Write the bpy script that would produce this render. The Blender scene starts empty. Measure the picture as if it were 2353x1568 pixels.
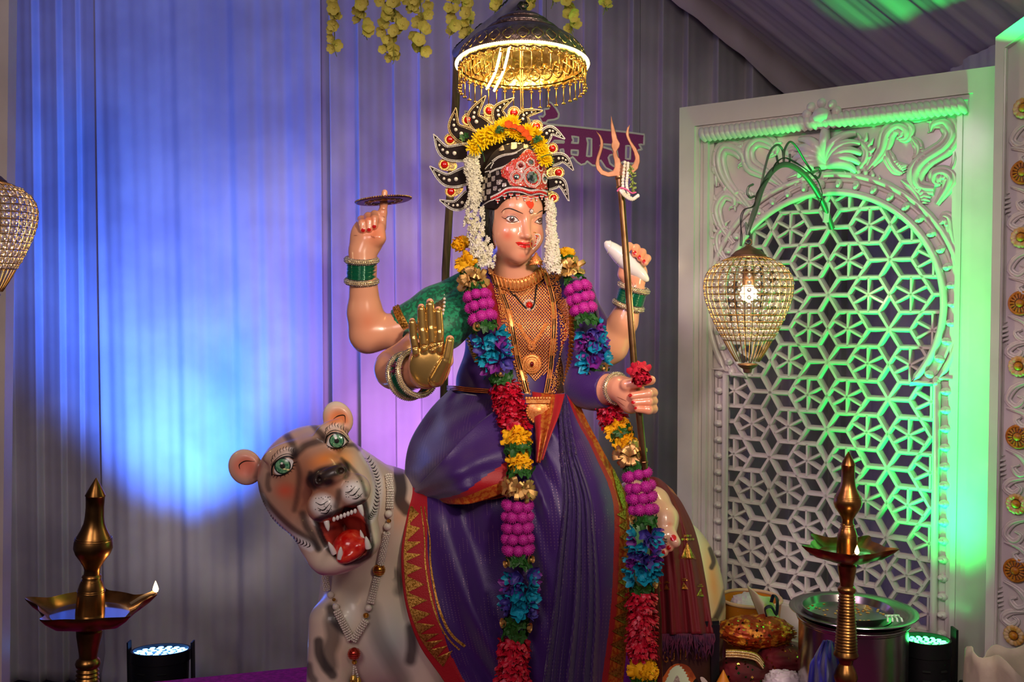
import bpy, bmesh, math, random
import numpy as np
from mathutils import Vector, Matrix, Euler, noise
from mathutils.bvhtree import BVHTree
from mathutils.geometry import delaunay_2d_cdt

pi = math.pi
random.seed(7)
COL = bpy.context.scene.collection
SC = bpy.context.scene

# ------------------------------------------------------------------ camera
FW, FH, FPX = 2353.0, 1568.0, 2288.0
CAMZ, PITCH = 1.70, math.radians(2.1)
cam_d = bpy.data.cameras.new('camera')
cam_d.sensor_width = 36.0
cam_d.lens = FPX / FW * 36.0
cam_d.clip_start = 0.05
cam = bpy.data.objects.new('camera', cam_d)
COL.objects.link(cam)
cam.location = (0, 0, CAMZ)
cam.rotation_euler = (pi / 2 - PITCH, 0, 0)
SC.camera = cam
_ca, _sa = math.cos(pi / 2 - PITCH), math.sin(pi / 2 - PITCH)


def ray(px, py):
    x = (px - FW / 2) / FPX
    y = -(py - FH / 2) / FPX
    return Vector((x, y * _ca + _sa, y * _sa - _ca))


def P(px, py, Y):
    """world point that the photograph shows at a pixel, at distance Y"""
    d = ray(px, py)
    return Vector((d.x * Y / d.y, Y, CAMZ + d.z * Y / d.y))


# ------------------------------------------------------------------ exposure, world, lights
SC.view_settings.view_transform = 'Standard'
SC.view_settings.look = 'None'
SC.view_settings.gamma = 1.0
SC.view_settings.use_curve_mapping = False
SC.view_settings.exposure = 0.0
SC.cycles.use_denoising = True
SC.cycles.max_bounces = 6
SC.cycles.diffuse_bounces = 3
SC.cycles.glossy_bounces = 3
SC.cycles.transmission_bounces = 5
SC.cycles.transparent_max_bounces = 6
SC.cycles.caustics_reflective = False
SC.cycles.caustics_refractive = False
SC.cycles.sample_clamp_indirect = 6.0

w = bpy.data.worlds.new('world')
SC.world = w
w.use_nodes = True
w.node_tree.nodes['Background'].inputs[0].default_value = (0.62, 0.5, 0.9, 1)
w.node_tree.nodes['Background'].inputs[1].default_value = 0.045


def light(name, kind, loc, target, color, power, size=0.3, spot=60, blend=1.0):
    d = bpy.data.lights.new(name, kind)
    d.color = color
    d.energy = power
    if kind == 'AREA':
        d.size = size
    else:
        d.shadow_soft_size = size
    if kind == 'SPOT':
        d.spot_size = math.radians(spot)
        d.spot_blend = blend
    o = bpy.data.objects.new(name, d)
    COL.objects.link(o)
    o.location = loc
    if target is not None:
        o.rotation_euler = (Vector(target) - Vector(loc)).to_track_quat('-Z', 'Y').to_euler()
    return o


BACK = 4.4            # distance of the back drapes
# stage floods in front of the stage, above the camera, under the roof
light('stage_flood', 'SPOT', (0.95, 0.1, 2.62), (0.03, 2.7, 1.80), (1.0, 0.83, 0.66), 250, 0.16, 38, 1.0)
light('front_fill', 'AREA', (-0.9, -0.6, 2.9), (0.2, 3.0, 1.5), (1.0, 0.80, 0.76), 24, 1.0)  # added unseen soft fill, not one of the floods
light('pink_flood', 'SPOT', (-1.0, 0.9, 2.55), (0.98, 3.0, 1.45), (1.0, 0.60, 0.84), 80, 0.15, 36, 1.0)
# coloured stage cans: blue behind the tiger, purple behind the idol, green by the screen
BLUE_AT = P(375, 1478, 3.75)
light('blue_beam', 'SPOT', BLUE_AT + Vector((0, 0, 0.03)), P(415, 860, BACK), (0.035, 0.19, 1.0), 190, 0.05, 60, 1.0)
light('blue_spill', 'SPOT', BLUE_AT + Vector((0, 0, 0.05)), P(420, 300, BACK), (0.03, 0.14, 1.0), 400, 0.08, 84, 1.0)
light('purple_beam', 'SPOT', (-0.35, 3.52, 0.62), (-0.30, BACK, 1.45), (0.60, 0.24, 1.0), 90, 0.08, 78, 1.0)
light('purple_side', 'SPOT', (0.46, 2.98, 0.56), (0.63, 3.24, 1.5), (0.60, 0.2, 1.0), 10, 0.08, 90, 1.0)
GREEN_AT = P(2128, 1468, 2.62)
light('green_beam', 'SPOT', GREEN_AT + Vector((0, 0, 0.03)), (1.22, 2.84, 2.4), (0.0, 1.0, 0.12), 85, 0.05, 90, 1.0)
light('green_throw', 'SPOT', GREEN_AT + Vector((0, -0.02, 0.03)), (1.12, 2.84, 2.28), (0.0, 1.0, 0.14), 150, 0.04, 40, 1.0)
light('bundle_fill', 'SPOT', (0.95, 0.7, 2.2), (0.74, 2.75, 0.70), (1.0, 0.80, 0.66), 90, 0.12, 26, 1.0)  # added unseen spot that brightens the bundles and picture low at the right
light('ambient_fill', 'POINT', (0.3, 0.2, 2.7), None, (1.0, 0.84, 0.7), 16, 0.1)  # added unseen fill that gently warms roof and drapes, not a real bulb
light('green_roof_fill', 'SPOT', (1.2, 1.9, 2.2), (1.28, 1.9 + 0.89, 2.2 + 0.455), (0.0, 1.0, 0.12), 160, 0.02, 23, 0.06)  # added unseen spot that throws the green patch onto the roof cloth

# ------------------------------------------------------------------ colour and material helpers
def lin(c):
    if isinstance(c, str):
        c = c.lstrip('#')
        c = tuple(int(c[i:i + 2], 16) / 255 for i in (0, 2, 4))
    return tuple((v / 12.92) if v <= 0.04045 else ((v + 0.055) / 1.055) ** 2.4 for v in c)


MATS = {}


def M(name, base='#888888', rough=0.5, metal=0.0, mix=None, mscale=8.0, mlo=0.4, mhi=0.6, bump=0.0, bscale=40.0,
      coat=0.0, emit=None, estr=0.0, trans=0.0, ior=1.45, sheen=0.0, attr=None, spec=0.5, wave=None, coords='Object', detail=3.0, stretch=None):
    if name in MATS:
        return MATS[name]
    m = bpy.data.materials.new(name)
    m.use_nodes = True
    nt = m.node_tree
    b = nt.nodes['Principled BSDF']
    I = b.inputs
    I['Base Color'].default_value = lin(base) + (1,)
    I['Roughness'].default_value = rough
    I['Metallic'].default_value = metal
    I['IOR'].default_value = ior
    I['Coat Weight'].default_value = coat
    I['Coat Roughness'].default_value = 0.12
    I['Transmission Weight'].default_value = trans
    I['Sheen Weight'].default_value = sheen
    I['Specular IOR Level'].default_value = spec
    if emit:
        I['Emission Color'].default_value = lin(emit) + (1,)
        I['Emission Strength'].default_value = estr
    vec = None
    if mix or bump or wave:
        tc = nt.nodes.new('ShaderNodeTexCoord')
        vec = tc.outputs[coords]
        if stretch:
            mp = nt.nodes.new('ShaderNodeMapping')
            mp.inputs['Scale'].default_value = stretch
            nt.links.new(vec, mp.inputs['Vector'])
            vec = mp.outputs['Vector']
    src = None
    if attr:
        a = nt.nodes.new('ShaderNodeVertexColor')
        a.layer_name = attr
        src = a.outputs['Color']
        nt.links.new(src, I['Base Color'])
    if mix:
        n = nt.nodes.new('ShaderNodeTexNoise')
        n.inputs['Scale'].default_value = mscale
        n.inputs['Detail'].default_value = detail
        nt.links.new(vec, n.inputs['Vector'])
        mr = nt.nodes.new('ShaderNodeMapRange')
        mr.inputs['From Min'].default_value = mlo
        mr.inputs['From Max'].default_value = mhi
        nt.links.new(n.outputs['Fac'], mr.inputs['Value'])
        mx = nt.nodes.new('ShaderNodeMix')
        mx.data_type = 'RGBA'
        nt.links.new(mr.outputs['Result'], mx.inputs[0])
        if src:
            nt.links.new(src, mx.inputs[6])
        else:
            mx.inputs[6].default_value = lin(base) + (1,)
        mx.inputs[7].default_value = lin(mix) + (1,)
        nt.links.new(mx.outputs[2], I['Base Color'])
    if bump:
        n2 = nt.nodes.new('ShaderNodeTexNoise')
        n2.inputs['Scale'].default_value = bscale
        n2.inputs['Detail'].default_value = 2.0
        nt.links.new(vec, n2.inputs['Vector'])
        bp = nt.nodes.new('ShaderNodeBump')
        bp.inputs['Strength'].default_value = bump
        bp.inputs['Distance'].default_value = 0.004
        nt.links.new(n2.outputs['Fac'], bp.inputs['Height'])
        nt.links.new(bp.outputs['Normal'], I['Normal'])
    MATS[name] = m
    return m


# ------------------------------------------------------------------ object helpers
def link(name, me, mats, parent=None, smooth=True, angle=66):
    if not isinstance(mats, (list, tuple)):
        mats = [mats]
    if not me.materials:
        for m in mats:
            me.materials.append(m)
    if smooth and len(me.polygons):
        me.polygons.foreach_set('use_smooth', [True] * len(me.polygons))
        if angle < 179:
            me.set_sharp_from_angle(angle=math.radians(angle))
    o = bpy.data.objects.new(name, me)
    COL.objects.link(o)
    if parent is not None:
        o.parent = parent
        if parent.get('_w'):
            o.matrix_parent_inverse = Matrix.Translation(-Vector(parent.location))
    return o


def tag(o, label=None, cat=None, group=None, kind=None):
    if label:
        o['label'] = label
    if cat:
        o['category'] = cat
    if group:
        o['group'] = group
    if kind:
        o['kind'] = kind
    return o


def thing(name, label, cat, loc=(0, 0, 0), group=None, world=True):
    """an Empty at a thing's base; with world=True its parts are modelled in world coordinates"""
    o = bpy.data.objects.new(name, None)
    COL.objects.link(o)
    o.location = loc
    o.empty_display_size = 0.05
    tag(o, label, cat, group)
    if world:
        o['_w'] = 1
    return o


def place(name, me, mats, parent, mat4=None, smooth=True, angle=66):
    """one more object on shared mesh data, put at mat4 (world)"""
    o = link(name, me, mats, None, smooth and not me.get('done'), angle)
    me['done'] = 1
    if parent is not None:
        o.parent = parent
        if parent.get('_w'):
            o.matrix_parent_inverse = Matrix.Translation(-Vector(parent.location))
    if mat4 is not None:
        o.matrix_basis = mat4
    return o


def copy_tree(src, loc, label=None, group=None):
    r = src.copy()
    COL.objects.link(r)
    r.location = loc
    if label:
        r['label'] = label
    if group:
        r['group'] = group
    for ch in list(src.children):
        c = ch.copy()
        COL.objects.link(c)
        c.parent = r
        for g in ch.children:
            d = g.copy()
            COL.objects.link(d)
            d.parent = c
    return r


def frame(o, z, x=None):
    """matrix with origin o, local Z along z"""
    z = Vector(z).normalized()
    if x is None:
        x = Vector((1, 0, 0)) if abs(z.x) < 0.9 else Vector((0, 1, 0))
    x = Vector(x)
    y = z.cross(x).normalized()
    x = y.cross(z).normalized()
    m = Matrix((x, y, z)).transposed().to_4x4()
    m.translation = Vector(o)
    return m


def crom(pts, n, closed=False):
    """Catmull-Rom through points -> n samples"""
    A = np.array([list(p) for p in pts], dtype=float)
    m = len(A)
    if m == 2 and not closed:
        t = np.linspace(0, 1, n)[:, None]
        return A[0] * (1 - t) + A[1] * t
    if closed:
        G = np.vstack([A[-1], A, A[0], A[1]])
        u = np.linspace(0, m, n, endpoint=False)
    else:
        G = np.vstack([2 * A[0] - A[1], A, 2 * A[-1] - A[-2]])
        u = np.linspace(0, m - 1, n)
    i = np.minimum(u.astype(int), (m if closed else m - 1) - 1)
    t = (u - i)[:, None]
    p0, p1, p2, p3 = G[i], G[i + 1], G[i + 2], G[i + 3]
    return 0.5 * (2 * p1 + (p2 - p0) * t + (2 * p0 - 5 * p1 + 4 * p2 - p3) * t ** 2 + (3 * p1 - p0 - 3 * p2 + p3) * t ** 3)


class MB:
    """collects geometry for one mesh"""

    def __init__(s):
        s.v, s.f, s.m = [], [], []
        s.mi = 0

    def add(s, vs, fs):
        n = len(s.v)
        s.v.extend([tuple(p) for p in vs])
        s.f.extend([tuple(i + n for i in f) for f in fs])
        s.m.extend([s.mi] * len(fs))
        return s

    def box(s, c, size, rot=None, taper=1.0):
        c = Vector(c)
        hx, hy, hz = [d / 2 for d in size]
        vs = []
        for z, k in ((-hz, 1), (hz, taper)):
            for x, y in ((-hx, -hy), (hx, -hy), (hx, hy), (-hx, hy)):
                p = Vector((x * k, y * k, z))
                if rot is not None:
                    p = rot @ p
                vs.append(c + p)
        return s.add(vs, [(0, 3, 2, 1), (4, 5, 6, 7), (0, 1, 5, 4), (1, 2, 6, 5), (2, 3, 7, 6), (3, 0, 4, 7)])

    def tube(s, pts, r, n=8, cap=True, closed=False, flat=1.0, up=None):
        pts = [Vector(p) for p in pts]
        k = len(pts)
        rs = r if hasattr(r, '__len__') else [r] * k
        vs, fs = [], []
        nrm = None
        for i in range(k):
            if closed:
                t = pts[(i + 1) % k] - pts[i - 1]
            else:
                t = pts[min(i + 1, k - 1)] - pts[max(i - 1, 0)]
            if t.length < 1e-9:
                t = Vector((0, 0, 1))
            t.normalize()
            if nrm is None:
                a = Vector(up) if up is not None else (Vector((0, 0, 1)) if abs(t.z) < 0.9 else Vector((1, 0, 0)))
                nrm = (a - t * a.dot(t)).normalized()
            else:
                a = Vector(up) if up is not None else nrm
                nn = a - t * a.dot(t)
                nrm = nn.normalized() if nn.length > 1e-6 else nrm
            b = t.cross(nrm)
            for j in range(n):
                a = 2 * pi * j / n
                vs.append(pts[i] + (nrm * math.cos(a) * flat + b * math.sin(a)) * rs[i])
        rng = k if closed else k - 1
        for i in range(rng):
            i2 = (i + 1) % k
            for j in range(n):
                j2 = (j + 1) % n
                fs.append((i * n + j, i * n + j2, i2 * n + j2, i2 * n + j))
        if cap and not closed:
            fs.append(tuple(range(n))[::-1])
            fs.append(tuple((k - 1) * n + j for j in range(n)))
        return s.add(vs, fs)

    def lathe(s, prof, n=32, mat=None, cap=True):
        """prof: list of (r, z) bottom to top, around local Z of mat"""
        vs, fs = [], []
        for r, z in prof:
            for j in range(n):
                a = 2 * pi * j / n
                p = Vector((r * math.cos(a), r * math.sin(a), z))
                vs.append(mat @ p if mat is not None else p)
        for i in range(len(prof) - 1):
            for j in range(n):
                j2 = (j + 1) % n
                fs.append((i * n + j, i * n + j2, (i + 1) * n + j2, (i + 1) * n + j))
        if cap:
            if prof[0][0] > 1e-5:
                fs.append(tuple(range(n))[::-1])
            if prof[-1][0] > 1e-5:
                fs.append(tuple((len(prof) - 1) * n + j for j in range(n)))
        return s.add(vs, fs)

    def ball(s, c, r, n=10, m=7, mat=None):
        r = r if hasattr(r, '__len__') else (r, r, r)
        c = Vector(c)
        vs = [Vector((0, 0, r[2]))]
        for i in range(1, m):
            t = pi * i / m
            for j in range(n):
                a = 2 * pi * j / n
                vs.append(Vector((r[0] * math.sin(t) * math.cos(a), r[1] * math.sin(t) * math.sin(a), r[2] * math.cos(t))))
        vs.append(Vector((0, 0, -r[2])))
        fs = []
        for j in range(n):
            fs.append((0, 1 + j, 1 + (j + 1) % n))
        for i in range(m - 2):
            for j in range(n):
                a, b = 1 + i * n + j, 1 + i * n + (j + 1) % n
                fs.append((a, a + n, b + n, b))
        e = 1 + (m - 2) * n
        for j in range(n):
            fs.append((len(vs) - 1, e + (j + 1) % n, e + j))
        vs = [c + (mat @ p if mat is not None else p) for p in vs]
        return s.add(vs, fs)

    def grid(s, G, wrap=False, flip=False):
        """G: rows x cols x 3"""
        R, K = len(G), len(G[0])
        vs = [tuple(p) for row in G for p in row]
        fs = []
        for i in range(R - 1):
            for j in range(K if wrap else K - 1):
                j2 = (j + 1) % K
                q = (i * K + j, i * K + j2, (i + 1) * K + j2, (i + 1) * K + j)
                fs.append(q[::-1] if flip else q)
        return s.add(vs, fs)

    def torus(s, mat, R, r, n=32, k=8, squash=1.0):
        pts = []
        vs, fs = [], []
        for i in range(n):
            a = 2 * pi * i / n
            for j in range(k):
                b = 2 * pi * j / k
                p = Vector(((R + r * math.cos(b)) * math.cos(a), (R + r * math.cos(b)) * math.sin(a) * squash, r * math.sin(b)))
                vs.append(mat @ p)
        for i in range(n):
            for j in range(k):
                i2, j2 = (i + 1) % n, (j + 1) % k
                fs.append((i * k + j, i2 * k + j, i2 * k + j2, i * k + j2))
        return s.add(vs, fs)

    def petal(s, o, d, up, L, W, curl=0.3, cup=0.15, tip=0.5, n=4):
        """a thin curved petal from o along d"""
        d = Vector(d).normalized()
        up = Vector(up)
        up = (up - d * up.dot(d))
        up = up.normalized() if up.length > 1e-6 else d.orthogonal().normalized()
        x = d.cross(up)
        G = []
        for i in range(n):
            t = i / (n - 1)
            wd = W * (math.sin(pi * min(1, (0.12 + t * (1 - 0.12 * tip * 2)))) ** 0.7 if t < 1 else tip * 0.6)
            row = []
            for j in (-1, 0, 1):
                z = curl * L * t * t + cup * W * (abs(j)) * (1 if t > 0.1 else 0)
                row.append(Vector(o) + d * (L * t * (1 - 0.25 * abs(curl) * t)) + x * (wd * 0.5 * j) + up * z)
            G.append(row)
        return s.grid(G)

    def merge(s, o, mat=None):
        vs = [mat @ Vector(p) for p in o.v] if mat is not None else o.v
        n = len(s.v)
        s.v.extend([tuple(p) for p in vs])
        s.f.extend([tuple(i + n for i in f) for f in o.f])
        s.m.extend(o.m)
        return s

    def mesh(s, name):
        me = bpy.data.meshes.new(name)
        me.from_pydata(s.v, [], s.f)
        if any(s.m):
            me.polygons.foreach_set('material_index', s.m)
        me.update()
        return me

    def build(s, name, mats, parent=None, smooth=True, angle=66):
        return link(name, s.mesh(name), mats, parent, smooth, angle)


def in_poly(x, y, poly):
    c = False
    n = len(poly)
    j = n - 1
    for i in range(n):
        xi, yi = poly[i][0], poly[i][1]
        xj, yj = poly[j][0], poly[j][1]
        if (yi > y) != (yj > y) and x < (xj - xi) * (y - yi) / (yj - yi + 1e-12) + xi:
            c = not c
        j = i
    return c


def tri_fill(outer, holes=(), step=None):
    """2D polygon with holes -> verts, triangles; step adds interior points"""
    vs, es = [], []
    for loop in [outer] + list(holes):
        n0 = len(vs)
        vs += [Vector((p[0], p[1])) for p in loop]
        es += [(n0 + i, n0 + (i + 1) % len(loop)) for i in range(len(loop))]
    if step:
        xs = [p[0] for p in outer]
        ys = [p[1] for p in outer]
        y = min(ys) + step * 0.5
        r = 0
        while y < max(ys):
            x = min(xs) + step * (0.5 if r % 2 else 0.25)
            while x < max(xs):
                if in_poly(x, y, outer) and not any(in_poly(x, y, h) for h in holes):
                    vs.append(Vector((x, y)))
                x += step
            y += step * 0.87
            r += 1
    ov, oe, of, *_ = delaunay_2d_cdt(vs, es, [], 0, 1e-6)
    keep = []
    for f in of:
        cx = sum(ov[i][0] for i in f) / len(f)
        cy = sum(ov[i][1] for i in f) / len(f)
        if in_poly(cx, cy, outer) and not any(in_poly(cx, cy, h) for h in holes):
            keep.append(tuple(f))
    return ov, keep


def slab(mb, outer, holes, fn, depth, bevel=0.0):
    """extruded plate: fn(x, y, d) -> world point, d from 0 (front) to depth (back)"""
    vs, fs = tri_fill(outer, holes)
    n = len(vs)
    V = [fn(p[0], p[1], 0.0) for p in vs] + [fn(p[0], p[1], depth) for p in vs]
    F = []
    cnt = {}
    for f in fs:
        F.append(f)
        F.append(tuple(i + n for i in f[::-1]))
        for a, b in zip(f, f[1:] + f[:1]):
            cnt[(a, b)] = 1
    for a, b in list(cnt):
        if (b, a) not in cnt:
            F.append((b, a, a + n, b + n))
    mb.add(V, F)


def smooth_loop(pts, n=60):
    return [tuple(p) for p in crom(pts, n, closed=True)]


def stroke_poly(pts, w0, n=24):
    """polygon of a tapered brush stroke; pts 2D, w0 = list of widths"""
    c = crom(pts, n)
    ws = np.interp(np.linspace(0, 1, n), np.linspace(0, 1, len(w0)), w0) if hasattr(w0, '__len__') else np.full(n, w0)
    t = np.gradient(c, axis=0)
    t /= (np.linalg.norm(t, axis=1)[:, None] + 1e-9)
    nr = np.stack([-t[:, 1], t[:, 0]], 1)
    L = c + nr * ws[:, None] / 2
    R = c - nr * ws[:, None] / 2
    return L, R


# ------------------------------------------------------------------ solid modelling with distance fields
class SDF:
    def __init__(s, h):
        s.h, s.ops = h, []

    def cap(s, a, b, ra, rb=None, k=0.01, sub=False):
        s.ops.append(('c', np.array(a, float), np.array(b, float), ra, ra if rb is None else rb, k, sub))
        return s

    def chain(s, pts, rs, k=0.01, sub=False):
        for i in range(len(pts) - 1):
            s.cap(pts[i], pts[i + 1], rs[i], rs[i + 1], k, sub)
        return s

    def ell(s, c, r, R=None, k=0.01, sub=False):
        r = np.array(r if hasattr(r, '__len__') else (r, r, r), float)
        s.ops.append(('e', np.array(c, float), r, np.array(R, float) if R is not None else np.eye(3), None, k, sub))
        return s

    def bounds(s, op):
        if op[0] == 'c':
            m = max(op[3], op[4])
            return np.minimum(op[1], op[2]) - m, np.maximum(op[1], op[2]) + m
        m = np.sqrt(((np.abs(op[3]) * op[2][None, :]) ** 2).sum(1))
        return op[1] - m, op[1] + m

    def surface(s):
        h = s.h
        bs = [s.bounds(o) for o in s.ops if not o[6]]
        lo = np.min([b[0] for b in bs], 0) - 4 * h
        hi = np.max([b[1] for b in bs], 0) + 4 * h
        N = np.ceil((hi - lo) / h).astype(int) + 1
        D = np.full(N, 1.0, np.float32)
        for op in s.ops:
            k = op[5]
            b0, b1 = s.bounds(op)
            mg = k + 4 * h
            i0 = np.maximum(((b0 - mg - lo) / h).astype(int), 0)
            i1 = np.minimum(((b1 + mg - lo) / h).astype(int) + 2, N)
            if np.any(i1 <= i0):
                continue
            ax = [(lo[d] + h * np.arange(i0[d], i1[d])).astype(np.float32) for d in range(3)]
            X = ax[0][:, None, None]
            Y = ax[1][None, :, None]
            Z = ax[2][None, None, :]
            if op[0] == 'c':
                a, b, ra, rb = op[1], op[2], op[3], op[4]
                ab = b - a
                L2 = float(ab @ ab) + 1e-12
                t = np.clip(((X - a[0]) * ab[0] + (Y - a[1]) * ab[1] + (Z - a[2]) * ab[2]) / L2, 0, 1)
                d = np.sqrt((X - a[0] - t * ab[0]) ** 2 + (Y - a[1] - t * ab[1]) ** 2 + (Z - a[2] - t * ab[2]) ** 2) - (ra + t * (rb - ra))
            else:
                c, r, R = op[1], op[2], op[3]
                q = [(X - c[0]) * R[0, i] + (Y - c[1]) * R[1, i] + (Z - c[2]) * R[2, i] for i in range(3)]
                k0 = np.sqrt(sum((q[i] / r[i]) ** 2 for i in range(3)))
                k1 = np.sqrt(sum((q[i] / r[i] ** 2) ** 2 for i in range(3))) + 1e-9
                d = k0 * (k0 - 1) / k1
            sl = tuple(slice(i0[i], i1[i]) for i in range(3))
            cur = D[sl]
            if op[6]:
                hh = np.clip(0.5 - 0.5 * (cur + d) / k, 0, 1)
                D[sl] = cur * (1 - hh) - d * hh + k * hh * (1 - hh)
            else:
                hh = np.clip(0.5 + 0.5 * (cur - d) / k, 0, 1)
                D[sl] = cur * (1 - hh) + d * hh - k * hh * (1 - hh)
        ins = D < 0
        a = ins[:-1, :-1, :-1]
        al = np.ones_like(a)
        an = np.zeros_like(a)
        cs = [(x, y, z) for x in (0, 1) for y in (0, 1) for z in (0, 1)]
        for x, y, z in cs:
            q = ins[x:x + N[0] - 1, y:y + N[1] - 1, z:z + N[2] - 1]
            al &= q
            an |= q
        act = an & ~al
        ijk = np.argwhere(act)
        idx = np.full(act.shape, -1, np.int64)
        idx[act] = np.arange(len(ijk))
        vals = {c: D[ijk[:, 0] + c[0], ijk[:, 1] + c[1], ijk[:, 2] + c[2]] for c in cs}
        acc = np.zeros((len(ijk), 3))
        cnt = np.zeros(len(ijk))
        for c in cs:
            for ax in range(3):
                if c[ax] == 0:
                    e = list(c)
                    e[ax] = 1
                    v0, v1 = vals[c], vals[tuple(e)]
                    mk = (v0 < 0) != (v1 < 0)
                    t = np.where(mk, v0 / np.where(mk, v0 - v1, 1), 0)
                    p = np.tile(np.array(c, float), (len(ijk), 1))
                    p[:, ax] += t
                    acc += np.where(mk[:, None], p, 0)
                    cnt += mk
        V = (ijk + acc / cnt[:, None]) * h + lo
        F = []
        for ax in range(3):
            u, w_ = (ax + 1) % 3, (ax + 2) % 3
            s0 = [slice(1, -1)] * 3
            s0[ax] = slice(0, -1)
            s1 = list(s0)
            s1[ax] = slice(1, None)
            A, B = ins[tuple(s0)], ins[tuple(s1)]
            for flip, mk in ((False, A & ~B), (True, ~A & B)):
                e = np.argwhere(mk)
                e[:, u] += 1
                e[:, w_] += 1

                def cell(du, dw):
                    q = e.copy()
                    q[:, u] += du
                    q[:, w_] += dw
                    return idx[q[:, 0], q[:, 1], q[:, 2]]
                Q = np.stack([cell(-1, -1), cell(0, -1), cell(0, 0), cell(-1, 0)], 1)
                F.append(Q[:, ::-1] if flip else Q)
        F = np.vstack(F)
        return V, F


def np_mesh(name, V, F, col=None):
    me = bpy.data.meshes.new(name)
    me.vertices.add(len(V))
    me.vertices.foreach_set('co', np.asarray(V, np.float32).ravel())
    me.loops.add(F.size)
    me.loops.foreach_set('vertex_index', F.astype(np.int32).ravel())
    me.polygons.add(len(F))
    me.polygons.foreach_set('loop_start', np.arange(0, F.size, F.shape[1], dtype=np.int32))
    me.update(calc_edges=True)
    me.validate()
    if col is not None:
        at = me.attributes.new('Col', 'FLOAT_COLOR', 'POINT')
        at.data.foreach_set('color', np.hstack([col, np.ones((len(col), 1))]).astype(np.float32).ravel())
    return me


def bvh_of(V, F):
    return BVHTree.FromPolygons([tuple(v) for v in V], [tuple(int(i) for i in f) for f in F])


def bvh_join(*meshes):
    V, F = [], []
    for me in meshes:
        n = len(V)
        V += [tuple(v.co) for v in me.vertices]
        F += [tuple(i + n for i in p.vertices) for p in me.polygons]
    return BVHTree.FromPolygons(V, F)


ORG = Vector((0, 0, CAMZ))


def hit(bvh, px, py, off=0.0006):
    """point of a surface that a photograph pixel falls on, lifted off it along its normal"""
    d = ray(px, py).normalized()
    loc, nrm, i, dist = bvh.ray_cast(ORG, d)
    if loc is None:
        return None, None
    if nrm.dot(d) > 0:
        nrm = -nrm
    return loc + nrm * off, nrm


def decal(mb, bvh, poly, off=0.0008, step=4.0, thick=0.0, holes=()):
    """paint or applique: a traced outline laid onto a surface"""
    vs, fs = tri_fill(poly, holes, step)
    V, ok = [], []
    for p in vs:
        q, n = hit(bvh, p[0], p[1], off)
        ok.append(q is not None)
        V.append(q if q is not None else Vector((0, 0, 0)))
    mb.add(V, [f for f in fs if all(ok[i] for i in f) and max((V[f[0]] - V[f[1]]).length, (V[f[1]] - V[f[2]]).length) < 0.08])


def brush(mb, bvh, pts, ws, off=0.0008, n=24):
    """painted stroke on a surface"""
    L, R = stroke_poly(pts, ws, n)
    V, F = [], []
    for i in range(n):
        a, _ = hit(bvh, L[i][0], L[i][1], off)
        c, _ = hit(bvh, (L[i][0] + R[i][0]) / 2, (L[i][1] + R[i][1]) / 2, off)
        b, _ = hit(bvh, R[i][0], R[i][1], off)
        V += [a, c, b]
    for i in range(n - 1):
        for j in (0, 1):
            q = (3 * i + j, 3 * i + j + 1, 3 * i + j + 4, 3 * i + j + 3)
            if all(V[k] is not None for k in q) and (V[q[0]] - V[q[2]]).length < 0.05:
                F.append(q)
    V = [v if v is not None else Vector((0, 0, 0)) for v in V]
    mb.add(V, F)


def studs(mb, bvh, pts, gap, r, off=None, n=7, m=5, seg=200, jit=0.0):
    """row of small stones laid along a traced line on a surface"""
    c = crom(pts, seg)
    d = np.concatenate([[0], np.cumsum(np.linalg.norm(np.diff(c, axis=0), axis=1))])
    for s_ in np.arange(0, d[-1], gap):
        x, y = np.interp(s_, d, c[:, 0]), np.interp(s_, d, c[:, 1])
        q, _ = hit(bvh, x + random.uniform(-jit, jit), y + random.uniform(-jit, jit), r * 0.4 if off is None else off)
        if q is not None:
            mb.ball(q, r, n, m)


def cord(mb, bvh, pts, r, off=0.0015, n=30, k=6):
    """raised cord or wire lying on a surface along a traced line"""
    c = crom(pts, n)
    run = []
    for x, y in c:
        q, _ = hit(bvh, x, y, off)
        if q is None or (run and (q - run[-1]).length > 0.08):
            if len(run) > 1:
                mb.tube(run, r, k)
            run = []
            if q is None:
                continue
        run.append(q)
    if len(run) > 1:
        mb.tube(run, r, k)


def loft(rows, nu, nv, disp=None):
    """control rows of (px, py, Y) -> smooth nu x nv grid of world points; disp(u, v) shifts towards the viewer (m)"""
    R = np.array([crom(r, nv) for r in rows])
    G = np.array([crom(R[:, j], nu) for j in range(nv)]).transpose(1, 0, 2)
    out = []
    for i in range(nu):
        row = []
        for j in range(nv):
            px, py, Y = G[i, j]
            if disp:
                Y -= disp(i / (nu - 1), j / (nv - 1))
            row.append(P(px, py, Y))
        out.append(row)
    return out


def cloth(name, G, mats, parent, thick=0.003, matfn=None, uv=True):
    mb = MB()
    R, K = len(G), len(G[0])
    ci, cj = R // 2, K // 2
    nn = (G[ci][cj + 1] - G[ci][cj]).cross(G[ci + 1][cj] - G[ci][cj])
    mb.grid(G, flip=nn.y > 0)
    me = mb.mesh(name)
    if uv:
        ul = me.uv_layers.new(name='UV')
        for p in me.polygons:
            for li in p.loop_indices:
                vi = me.loops[li].vertex_index
                ul.data[li].uv = ((vi % K) / (K - 1), (vi // K) / (R - 1))
    if matfn:
        for k, p in enumerate(me.polygons):
            i, j = divmod(k, K - 1)
            p.material_index = matfn((i + 0.5) / (R - 1), (j + 0.5) / (K - 1))
    o = link(name, me, mats, parent, True, 180)
    md = o.modifiers.new('thickness', 'SOLIDIFY')
    md.thickness = thick
    md.offset = -1
    return o


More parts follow.
